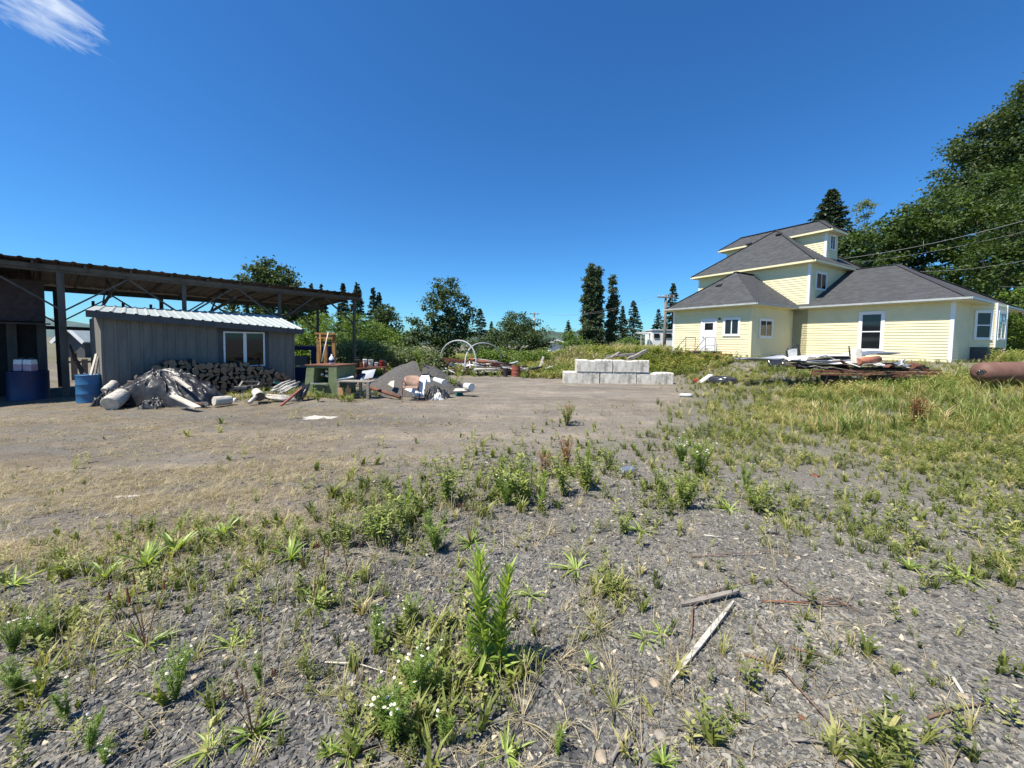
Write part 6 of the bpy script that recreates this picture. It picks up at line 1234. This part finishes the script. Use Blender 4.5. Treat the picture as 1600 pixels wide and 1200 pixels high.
# ------------------------------------------------------------------ loose slate chips near the camera
def chipmat():
    m = leafmat('slate_chips', [(.034, .034, .036), (.095, .093, .089), (.19, .182, .162), (.34, .31, .25), (.50, .42, .30)], 0.0, .85); return m
M['chip'] = chipmat()
def chips(name, N, rmin, rmax, s0, s1, seed, label, xlim=1.75):
    g = np.random.default_rng(seed); r = np.sqrt(g.random(N)*(rmax**2-rmin**2)+rmin**2); a = g.uniform(-1.05, 1.05, N); x = r*np.sin(a); y = r*np.cos(a); z = terrain(x, y); zz = zones(x, y, z); keep = g.random(N) < (1-.82*zz[3])*(1-.55*zz[2]); x, y, z = x[keep], y[keep], z[keep]; n = len(x)
    Vs, Lp, St, Tn = [], [], [], []; vo_ = lo_ = 0; ci = g.integers(0, 5, n)
    for i in range(5):
        q = ci == i; nn = int(q.sum()); k = 5+(i % 2); gg = random.Random(i+seed); an = sorted(gg.uniform(0, 6.28) for _ in range(k)); k = 3+i % 3; an = [6.28*j/k+gg.uniform(-.5, .5) for j in range(k)]; rr = [gg.uniform(.55, 1.3) for _ in range(k)]
        TV = np.array([(math.cos(t)*q_, math.sin(t)*q_*.55, -.13) for t, q_ in zip(an, rr)]+[(math.cos(t)*q_*.95, math.sin(t)*q_*.5, .11+gg.uniform(-.05, .07)) for t, q_ in zip(an, rr)]); TF = [tuple(range(k, 2*k))]+[(j, (j+1) % k, k+(j+1) % k, k+j) for j in range(k)]
        sz = s0+(s1-s0)*g.random(nn)**3.6; az = g.random(nn)*6.28; el = g.normal(size=nn)*.36
        nr = np.stack([np.sin(el)*np.cos(az), np.sin(el)*np.sin(az), np.cos(el)], 1); b_ = g.random(nn)*6.28; d_ = np.stack([np.cos(b_), np.sin(b_), 0*b_], 1); d_ = d_-nr*(d_*nr).sum(1, keepdims=True); d_ /= np.linalg.norm(d_, axis=1, keepdims=True); sd_ = np.cross(d_, nr)
        M_ = np.stack([sd_, d_, nr], 2)*sz[:, None, None]; M_[:, :, 2] *= (.5+.9*g.random(nn))[:, None]; L = np.stack([x[q], y[q], z[q]+sz*.12], 1)
        tn = np.clip(.28+.17*g.normal(size=nn)+.22*fbm(x[q]*1.1, y[q]*1.1, 33)+.14*sst(-.5, 2.0, x[q]), 0, 1); tn = np.where(g.random(nn) < .022, .8+.2*g.random(nn), np.minimum(tn, .72))
        v = (np.einsum('nij,vj->nvi', M_, TV)+L[:, None, :]).reshape(-1, 3); fl = np.concatenate([np.array(f) for f in TF]); ln = np.array([len(f) for f in TF])
        Lp.append((fl[None]+np.arange(nn)[:, None]*len(TV)).ravel()+vo_); s_0 = np.concatenate([[0], np.cumsum(ln)[:-1]]); St.append((s_0[None]+np.arange(nn)[:, None]*ln.sum()).ravel()+lo_); Vs.append(v); Tn.append(np.repeat(tn, len(TV))); vo_ += len(v); lo_ += nn*ln.sum()
    me = rawmesh(name, np.concatenate(Vs), np.concatenate(Lp), np.concatenate(St), M['chip'], np.concatenate(Tn)); o = bpy.data.objects.new(name, me); COL.objects.link(o); return T(o, label, 'gravel', kind='stuff')
chips('slate_gravel', 105000, .9, 3.0, .0038, .026, 1, 'loose dark slate chips covering the foreground')
chips('slate_gravel', 85000, 2.8, 6.5, .006, .030, 2, 'loose slate chips farther out in the foreground')
chips('slate_gravel', 36000, 6.0, 13, .010, .038, 3, 'scattered slate chips across the mid-ground')
# ------------------------------------------------------------------ individual plants of the foreground
def pmesh(name, V, F_, m, tint=None, parent=None):
    fl = np.concatenate([np.array(f) for f in F_]); ln = np.array([len(f) for f in F_]); me = rawmesh(name, np.array([tuple(v) for v in V]), fl, np.concatenate([[0], np.cumsum(ln)[:-1]]), m, np.full(len(V), .5) if tint is None else np.array(tint))
    o = bpy.data.objects.new(name, me); COL.objects.link(o); o.parent = parent; return o
def blade(V, F_, Tn, c, d, l, w, up, g, t, bend=.35, seg=4, fold=.25):
    """a lance-shaped leaf as a folded strip: c base, d horizontal heading, l length, w half width, up rise"""
    dx, dy = math.cos(d), math.sin(d); n0 = len(V)
    for k in range(seg+1):
        s = k/seg; wd = w*math.sin(math.pi*min(1, .18+.82*s))**.8*(1 if s < 1 else 0)+.0005; r = l*(s*math.cos(up)+bend*s*s*.5); z = l*(s*math.sin(up)-bend*s*s*.55); m_ = Vector((c[0]+dx*r, c[1]+dy*r, c[2]+z)); sd = Vector((-dy, dx, 0))*wd; lift = Vector((0, 0, wd*fold*2))
        V += [m_-sd+lift, m_, m_+sd+lift]; Tn += [t]*3
    for k in range(seg):
        a = n0+3*k; F_ += [(a, a+1, a+4, a+3), (a+1, a+2, a+5, a+4)]
def stem(V, F_, Tn, pts, r, t):
    n0 = len(V)
    for i, p in enumerate(pts):
        rr = r*(1-.6*i/max(1, len(pts)-1))
        for k in range(4): V.append(Vector(p)+Vector((math.cos(k*1.57)*rr, math.sin(k*1.57)*rr, 0))); Tn.append(t)
    for i in range(len(pts)-1):
        for k in range(4): F_.append((n0+4*i+k, n0+4*i+(k+1) % 4, n0+4*i+4+(k+1) % 4, n0+4*i+4+k))
def spire(seed, nl=85, lean=.05):      # leafy upright stalk, narrow leaves held up against it
    g = random.Random(seed); V, F_, Tn = [], [], []; SV, SF, STn = [], [], []; bow = g.uniform(-.04, .04)
    cx_ = lambda z: (lean*z+bow*math.sin(z*3), .03*math.sin(z*4+seed))
    stem(SV, SF, STn, [(*cx_(0), -.03), (*cx_(.5), .5), (*cx_(.95), .95)], .013, .8)
    for k in range(nl):
        t = k/nl; z = .02+.88*t; low = t < .16; l = g.uniform(.18, .28)*(1-.35*t) if not low else g.uniform(.14, .24); x, y = cx_(z)
        up = g.uniform(.75, 1.2)+.25*t if not low else g.uniform(.1, .9); blade(V, F_, Tn, (x, y, z-.01), k*2.399+g.uniform(-.4, .4), l, .0165*(1.1-.4*t), up, g, min(1, max(0, .3+.5*t+g.uniform(-.3, .3))), g.uniform(.0, .35))
    o = pmesh('spire_weed', V, F_, M['spire'], Tn); pmesh('stem', SV, SF, M['spire'], STn, o); return o
M['spire'] = leafmat('spire_leaf', [(.12, .18, .035), (.26, .36, .07), (.48, .56, .18)], .4, .42)
M['feather'] = leafmat('feathery_leaf', [(.09, .15, .03), (.18, .28, .05), (.34, .42, .10)], .35)
M['bushy'] = leafmat('bushy_leaf', [(.085, .125, .028), (.19, .245, .05), (.38, .41, .13)], .38)
HEAD = []
def daisyheads(cs, root, r=.03):
    g = random.Random(len(cs))
    if not HEAD:
        V, F_ = [Vector((0, 0, 0))], []; k = 13
        for j in range(k*2): t = math.pi*j/k; q = 1.0 if j % 2 == 0 else .66; V.append(Vector((math.cos(t)*q, math.sin(t)*q, -.12)))
        for j in range(k*2): F_.append((0, 1+j, 1+(j+1) % (k*2)))
        a = pmesh('flower_head', V, F_, M['daisy']); V2 = [Vector((math.cos(6.283*j/8)*.38, math.sin(6.283*j/8)*.38, .04)) for j in range(8)]+[Vector((0, 0, .3))]
        b = pmesh('flower_centre', V2, [(j, (j+1) % 8, 8) for j in range(8)], M['daisyeye']); HEAD.extend([a.data, b.data]); bpy.data.objects.remove(a); bpy.data.objects.remove(b)
    for c in cs:
        f = bpy.data.objects.new('flower_head', HEAD[0]); COL.objects.link(f); f.parent = root; f.location = c; f.scale = (r*g.uniform(.7, 1.1),)*3; f.rotation_euler = (g.uniform(-.1, .7), g.uniform(-.5, .3), g.uniform(0, 6))
        e = bpy.data.objects.new('flower_centre', HEAD[1]); COL.objects.link(e); e.parent = f
def chamomile(seed, nst=7, fl=8, dense=1.0, wide=.35):
    g = random.Random(seed); V, F_, Tn = [], [], []; heads = []
    for s_ in range(nst):
        a = g.uniform(0, 6.28); r = g.uniform(.1, wide); h = g.uniform(.55, 1); top = Vector((math.cos(a)*r, math.sin(a)*r, h)); pts = [(0, 0, -.02), tuple(top*.45+Vector((0, 0, .08))), tuple(top)]; stem(V, F_, Tn, pts, .009, .4)
        for k in range(int(34*dense)):
            t = g.uniform(.12, .93); p = Vector(pts[0]).lerp(Vector(pts[1]), t*2) if t < .5 else Vector(pts[1]).lerp(top, t*2-1); an = g.uniform(0, 6.28)
            for q in range(3): blade(V, F_, Tn, p+Vector((g.uniform(-.02, .02), g.uniform(-.02, .02), 0)), an+g.uniform(-.6, .6), g.uniform(.06, .13), .0042, g.uniform(.1, 1.1), g, g.random(), .2, 2)
        if len(heads) < fl: heads.append(top+Vector((0, 0, .02)))
        while g.random() < .5 and len(heads) < fl: heads.append(top+Vector((g.uniform(-.09, .09), g.uniform(-.09, .09), g.uniform(-.1, .02))))
    o = pmesh('daisy_plant', V, F_, M['feather'], Tn)
    if heads: daisyheads(heads, o)
    return o
def rosette(seed, n=26, w=.035, name='leafy_weed', m='spire', lo=.1, hi=1.1, l0=.5, l1=1.0, seeds=0):
    g = random.Random(seed); V, F_, Tn = [], [], []
    for k in range(n): blade(V, F_, Tn, (g.uniform(-.04, .04), g.uniform(-.04, .04), -.01), g.uniform(0, 6.28), g.uniform(l0, l1), w*g.uniform(.7, 1.2), g.uniform(lo, hi), g, g.random(), .5, 4)
    o = pmesh(name, V, F_, M[m], Tn)
    if seeds:
        V, F_, Tn = [], [], []
        for k in range(seeds): a = g.uniform(0, 6.28); r = g.uniform(.1, .7); h = g.uniform(1.2, 1.9); stem(V, F_, Tn, [(0, 0, 0), (math.cos(a)*r*.4, math.sin(a)*r*.4, h*.5), (math.cos(a)*r, math.sin(a)*r, h)], .012, .3); stem(V, F_, Tn, [(math.cos(a)*r*.97, math.sin(a)*r*.97, h*.93), (math.cos(a)*r, math.sin(a)*r, h*1.06)], .03, .1)
        pmesh('seed_stalk', V, F_, M['dryw'], Tn, o)
    return o
def bushy(seed, n=260, name='bushy_weed', m='bushy', lw=.02, ll=.09, wide=.45, zt=.9):
    g = random.Random(seed); V, F_, Tn = [], [], []
    for s_ in range(9):
        a = g.uniform(0, 6.28); r = g.uniform(.1, wide); h = g.uniform(.6, 1); top = Vector((math.cos(a)*r, math.sin(a)*r, h)); stem(V, F_, Tn, [(0, 0, -.02), tuple(top*.5+Vector((0, 0, .06))), tuple(top)], .01, .3)
        for k in range(n//9):
            t = g.uniform(.1, 1); p = top*t+Vector((g.gauss(0, .05), g.gauss(0, .05), .05*math.sin(t*3))); blade(V, F_, Tn, p, g.uniform(0, 6.28), ll*g.uniform(.6, 1.3), lw, g.uniform(-.2, .9), g, g.random(), .4, 2)
    return pmesh(name, V, F_, M[m], Tn)
PT = {'spire2': spire(1, 105, -.06), 'spire3': spire(21, 95, .10), 'spire': spire(2, 60), 'cham': chamomile(3, 8, 9), 'cham2': chamomile(4, 14, 16, 1.1, .42), 'chams': chamomile(5, 5, 2, 1.3, .22), 'fern': chamomile(6, 11, 0, 1.5, .4),
      'ros': rosette(7, seeds=0), 'rosseed': rosette(8, 30, .03, seeds=6, name='seeding_weed'), 'tuft': rosette(9, 34, .012, 'grass_clump', 'grass', .5, 1.35, .6, 1.05), 'lance': rosette(10, 18, .05, lo=.7, hi=1.4),
      'bush': bushy(11), 'bush2': bushy(12, 330, wide=.6), 'red': bushy(13, 240, 'reddish_weed', 'dryw', .016, .07, .28), 'dryt': rosette(14, 26, .007, 'dry_grass_clump', 'straw', .4, 1.4, .6, 1.1)}
def place_plant(k, px, py, hpx, label, group=None, cat=None, sx=1.0, q=[0]):
    src = PT[k]; o = src if not src.get('label') else copytree(src); b = G(px, py); sc = hpx*b.y/FPX; o.location = b-Vector((0, 0, .005)); o.scale = (sc*sx, sc*sx, sc); q[0] += 1; o.rotation_euler = (0, 0, 0 if k in ('spire2', 'spire3') else R.uniform(0, 6.28))
    return T(o, label, cat or {'t': 'grass clump'}.get(k[0], 'weed') if not cat else cat, group)
for a in (('spire2', 762, 1055, 228, 'tallest bright green leafy spire in the centre foreground'), ('spire3', 778, 1055, 200, 'second tall leafy spire leaning right beside the tallest one'), ('spire', 738, 1050, 110, 'shorter leafy spire at the left foot of the tall pair'), ('lance', 765, 1062, 70, 'spreading green leaves at the foot of the tall spires'),
          ('cham', 275, 1095, 92, 'compact feathery daisy bush in the left foreground', 'daisy plant'), ('cham', 278, 1060, 62, 'white-flowered daisy stem just behind the compact feathery bush', 'daisy plant'), ('chams', 408, 1070, 60, 'small feathery daisy plant with one white flower left of centre', 'daisy plant'),
          ('cham2', 615, 1165, 118, 'large yellow-white flowering daisy clump at the bottom left of the spires', 'daisy plant'), ('cham2', 650, 1100, 110, 'loose flowering daisy clump directly left of the tall spires', 'daisy plant'), ('cham', 590, 1015, 78, 'thin daisy plant with several white heads behind the flowering clump', 'daisy plant'), ('cham', 645, 975, 62, 'feathery daisy plant upper right of the thin white one', 'daisy plant'),
          ('cham2', 20, 1020, 70, 'white daisy patch at the far left edge', 'daisy plant'), ('cham', 70, 1010, 60, 'yellowish daisy plant right of the left edge patch', 'daisy plant'), ('fern', 30, 1085, 70, 'feathery flowerless plant below the left edge daisies'), ('chams', 140, 1175, 85, 'spindly dark feathery plant at bottom left', 'daisy plant'), ('cham', 163, 1195, 50, 'tiny white-flowered sprig at the bottom left edge', 'daisy plant'), ('chams', 105, 1125, 75, 'spindly plant with a few yellow heads at lower left', 'daisy plant'),
          ('fern', 680, 862, 72, 'big dark feathery bush in the middle of the weed band'), ('bush2', 590, 850, 90, 'sprawling leafy bush at the left centre of the weed band'), ('bush', 540, 855, 60, 'lower bushy weed left of the sprawling leafy bush'), ('bush', 630, 825, 50, 'light green bushy weed right of the sprawling leafy bush'), ('spire', 638, 802, 62, 'dark narrow spire weed above the feathery bush'), ('rosseed', 735, 850, 40, 'small seeding weed right of the feathery bush'),
          ('rosseed', 490, 945, 50, 'dark rosette with tall brown seed stalks left of centre'), ('rosseed', 228, 1010, 60, 'spiky rosette with thin seed stalks at left'), ('ros', 362, 1010, 42, 'pale broad-leaved rosette above the compact daisy bush'), ('rosseed', 395, 1150, 60, 'dark spiky rosette at the bottom left of centre'), ('ros', 330, 1170, 46, 'broad rosette left of the dark spiky one'), ('tuft', 505, 1090, 40, 'small grass tuft between the dark rosette and the flowering clump'),
          ('lance', 455, 875, 50, 'upright broad-leaved weed in the left weed band'), ('lance', 275, 865, 52, 'upright broad-leaved weed at the left of the band'), ('lance', 230, 885, 58, 'tall pointed-leaf weed left in the band'), ('lance', 345, 840, 48, 'bright pointed-leaf weed at the back of the left band'), ('lance', 165, 905, 46, 'pointed-leaf weed near the left edge of the band'), ('ros', 20, 915, 42, 'spreading rosette at the left edge'), ('lance', 105, 895, 40, 'small pointed-leaf weed near the left edge'), ('tuft', 400, 895, 42, 'yellow-green tuft in the left band'), ('rosseed', 545, 905, 34, 'small spiky weed below the sprawling bush'),
          ('bush', 700, 790, 80, 'pale tall weed at the centre of the band'), ('bush2', 810, 790, 90, 'wide green weed clump right of the centre of the band'), ('spire', 845, 798, 70, 'narrow upright weed in the wide clump'), ('bush', 780, 770, 62, 'flower-dotted pale weed left of the wide clump'), ('cham2', 790, 790, 55, 'daisies growing at the front of the wide green clump', 'daisy plant'), ('red', 885, 735, 62, 'red-brown drying weed in the right of the band'), ('red', 850, 745, 50, 'second red-brown weed left of the larger one'), ('bush', 915, 765, 72, 'green weed below the red-brown weeds'), ('bush', 880, 775, 66, 'leafy weed at the front of the red-brown weeds'), ('spire', 915, 730, 45, 'thin dark spire beside the red-brown weed'), ('bush', 950, 735, 50, 'green weed at the right end of the band'),
          ('cham2', 1095, 745, 62, 'white-flowering round clump on the right', 'daisy plant'), ('cham2', 1065, 725, 50, 'smaller white-flowering clump left of the round one', 'daisy plant'), ('bush', 1070, 795, 70, 'bright green weed below the white-flowering clumps'), ('bush', 1035, 780, 52, 'green weed left of the bright one below the flowers'), ('bush2', 1180, 800, 60, 'compact bright green weed standing alone on the slate at right'), ('chams', 1165, 770, 56, 'thin tall flowering weed behind the compact bright one', 'daisy plant'), ('ros', 1140, 797, 34, 'dark tuft left of the compact bright weed'), ('bush', 1230, 770, 28, 'small pale weed right of the compact bright one'),
          ('bush', 975, 835, 44, 'light green weed in the mid gravel'), ('ros', 1000, 830, 34, 'rosette right of the light green mid-gravel weed'), ('ros', 900, 890, 46, 'yellowish seedling clump in mid gravel'), ('tuft', 905, 870, 40, 'grass clump behind the yellowish seedlings'), ('dryt', 855, 835, 40, 'dry straw tuft in the mid gravel'), ('ros', 828, 930, 36, 'spreading grass-like weed behind the spires'), ('tuft', 955, 925, 64, 'tall pale grass clump right of the spires'), ('tuft', 935, 985, 52, 'yellow-tipped grass clump below the tall pale one'), ('ros', 1007, 1000, 34, 'tiny upright weed right of the yellow-tipped grass'), ('ros', 1035, 993, 32, 'second tiny upright weed farther right'), ('lance', 922, 1040, 30, 'small lone weed at the right of the spires'),
          ('tuft', 960, 1108, 58, 'blue-green grass tuft in the right foreground'), ('dryt', 870, 1035, 56, 'dry straw clump right of the spires'), ('dryt', 815, 1125, 76, 'dry straw clump at the bottom centre'), ('chams', 870, 1180, 56, 'single white daisy sprig at the bottom centre', 'daisy plant'), ('lance', 1035, 1195, 46, 'broad green blades at the bottom edge right of centre'), ('bush', 1140, 1150, 34, 'small leafy sprout right of the bottom centre'), ('lance', 545, 1185, 46, 'upright pointed weed at the bottom left of centre'), ('lance', 515, 1180, 40, 'second upright pointed weed at the bottom edge'), ('tuft', 1370, 1205, 62, 'grass clump cut by the bottom edge at right'), ('ros', 790, 1180, 50, 'dark rosette under the dry straw clump at bottom centre'), ('chams', 695, 1165, 80, 'feathery weed between the flowering clump and the dry straw', 'daisy plant'), ('lance', 680, 1075, 70, 'pale pointed weed left foot of the spires'),
          ('spire', 737, 692, 22, 'single dark weed standing alone on the dirt lane'), ('bush', 885, 665, 40, 'lone brown-green weed on the lane before the blocks'), ('red', 888, 660, 36, 'red stem rising from the lone lane weed'), ('red', 1430, 665, 56, 'tall red-brown weed standing in the right meadow'), ('red', 1440, 660, 48, 'second red-brown weed in the right meadow'), ('red', 1250, 605, 26, 'small red-brown weed at the bank foot'), ('ros', 1510, 905, 44, 'large grass-like rosette at the right edge of the gravel'), ('tuft', 1590, 905, 50, 'grass clump at the right edge of the gravel'), ('lance', 1420, 890, 34, 'broad-leaved weed left of the right edge rosettes'), ('ros', 1395, 848, 16, 'little tuft on the slate at right'), ('tuft', 1555, 875, 44, 'paler grass clump behind the right edge rosettes'),
          ('fern', 655, 570, 30, 'dark feathery bush on the crest of the gravel pile'), ('bush', 658, 582, 22, 'green weed on the right shoulder of the gravel pile'), ('bush2', 708, 612, 34, 'bright leafy weed right of the gravel pile'), ('spire', 700, 600, 22, 'weed at the right foot of the gravel pile'), ('bush', 497, 628, 24, 'weed at the foot of the olive machine')):
    k, px, py, h, lb = a[:5]; o = place_plant(k, px, py, h, lb, None, a[5] if len(a) > 5 else None)
    if 'gravel pile' in lb and ('crest' in lb or 'shoulder' in lb): o.location = P(px, py, 15.6 if 'crest' in lb else 15.0); o.scale = (h*15.3/FPX,)*3
# ------------------------------------------------------------------ lath, sticks and stones on the gravel
def gl(px, py, h=.02): return G(px, py)+Vector((0, 0, h))
plank(gl(1046, 1073), gl(1146, 948, .035), .028, .012, 'long white tapered lath lying on the gravel at right', 'paintwood', cat='lath', name='lath', taper=.35)
plank(gl(1064, 949), gl(1154, 934, .05), .034, .014, 'short grey broken board above the white lath', 'greywood', cat='board', name='board', taper=.6)
M['greywood_l'] = M['greywood']
def twig(pts, r, label, m='rebark', name='twig', cat='twig'):
    p = [gl(a, b, .012+(.012 if 0 < i < len(pts)-1 else 0)) for i, (a, b) in enumerate(pts)]; mb = MB(); mb.tube(p, [r*(1-.5*i/(len(p)-1)) for i in range(len(p))], 6); topobj(mb, name, M[m], p[0], label, cat)
for pts, r, lb, m in (([(1080, 1000), (1082, 955), (1110, 930), (1150, 918), (1195, 907)], .005, 'dark bent twig curling over the grey broken board', 'rebark'), ([(1080, 872), (1140, 870), (1200, 866), (1262, 872)], .004, 'long thin dark twig behind the boards', 'rebark'), ([(1192, 942), (1240, 946), (1330, 949)], .007, 'straight reddish stick right of the grey board', 'rust'),
                    ([(1215, 905), (1245, 930), (1280, 944), (1322, 936)], .005, 'curved dark twig above the reddish stick', 'rebark'), ([(1163, 1026), (1215, 1045), (1250, 1085), (1308, 1145)], .006, 'long brown branch running to the lower right', 'rebark'), ([(1236, 1015), (1285, 1028)], .008, 'short thick brown stick at right', 'rebark'), ([(955, 1192), (975, 1160), (987, 1135)], .008, 'pale grey stick at the bottom centre', 'greywood'),
                    ([(1100, 838), (1130, 842)], .008, 'short pale stick above the boards', 'paintwood'), ([(1330, 840), (1358, 850)], .008, 'short pale stick on the slate at right', 'paintwood'), ([(1345, 960), (1300, 940), (1262, 935)], .004, 'thin twig crossing the reddish stick', 'rebark'), ([(560, 1108), (620, 1100), (680, 1092)], .006, 'straight tan stick in the left foreground', 'palewood'), ([(508, 1038), (560, 1044), (610, 1056)], .004, 'thin straw stem in the left foreground', 'palewood'),
                    ([(1450, 1125), (1500, 1113), (1540, 1103)], .006, 'dark forked twig at the lower right', 'rebark'), ([(1470, 1050), (1490, 1068), (1505, 1088)], .012, 'flat pale splinter of wood at lower right', 'paintwood'), ([(1235, 1160), (1270, 1165), (1315, 1172)], .006, 'pale stick near the bottom right', 'greywood'), ([(1330, 1138), (1385, 1152)], .005, 'thin grey stick left of the bottom right grass', 'greywood'),
                    ([(960, 905), (985, 925), (1000, 945)], .004, 'small reddish twig in the mid gravel', 'rebark'), ([(1180, 975), (1205, 1000), (1225, 1025)], .003, 'wiry twig between lath and reddish stick', 'rebark'), ([(1400, 1180), (1440, 1195)], .006, 'pale stick at the bottom edge on the right', 'paintwood')):
    twig(pts, r, lb, m)
mb = MB(); q = gl(980, 740); mb.box(q+Vector((0, 0, .03)), (.26, .12, .08), Matrix.Rotation(.5, 3, 'Z')@Matrix.Rotation(.2, 3, 'X')); topobj(mb, 'concrete_chunk', M['tin'], q, 'crumpled grey metal scrap in the weeds right of the red-brown plants', 'scrap', bevel=.03)
def rock(px, py, s, label, seed, flat=.5, m='stone', group=None):
    s *= .62
    g = random.Random(seed); bm = bmesh_ico(s, g, flat); q = gl(px, py, s*flat*.3); o = bpy.data.objects.new('loose_stone', bm); COL.objects.link(o); bm.materials.append(M[m]); o.location = q; T(o, label, 'stone', group)
import bmesh
def bmesh_ico(s, g, flat):
    b = bmesh.new(); bmesh.ops.create_icosphere(b, subdivisions=2, radius=s); ax_ = g.uniform(.7, 1.3)
    for v in b.verts: k = 1+g.uniform(-.16, .16); v.co = Vector((v.co.x*k*ax_, v.co.y*k, v.co.z*k*flat))
    me = bpy.data.meshes.new('loose_stone'); b.to_mesh(me); b.free(); return me
M['tanstone'] = mat('tan_stone', (.38, .31, .22), (.26, .21, .15), 9, .95, .4, 30)
for k, (px, py, s, lb, m) in enumerate(((1080, 828, .045, 'tan rounded stone above the grey board', 'tanstone'), (1022, 1068, .04, 'tan flat stone left of the white lath', 'tanstone'), (1273, 744, .09, 'reddish brown rock on the slate at right', 'rust'), (1545, 776, .11, 'dark flat rock at the right in the weeds', 'stone'), (1095, 882, .05, 'small tan stone behind the boards', 'tanstone'), (305, 1058, .03, 'pale tan stone in the left foreground', 'tanstone'), (355, 1030, .03, 'tan slate flake by the pale rosette', 'tanstone'), (940, 1185, .05, 'tan rock at the bottom centre', 'tanstone'), (1032, 1150, .035, 'grey stone near the bottom centre', 'stone'),
                                     (1505, 1088, .03, 'orange-tan stone beside the pale splinter', 'tanstone'), (1252, 1122, .02, 'dark reddish stone near the bottom right', 'rust'), (1040, 992, .025, 'pale stone beside the tiny upright weeds', 'tanstone'), (1275, 824, .03, 'light stone on the slate behind the twigs', 'stone'), (1247, 872, .035, 'light rounded stone near the dark twig', 'tanstone'), (1415, 683, .09, 'grey rock in the right meadow', 'stone'), (1330, 1190, .04, 'tan rock at the bottom right', 'tanstone'))): rock(px, py, s, lb, k+60, .55, m)
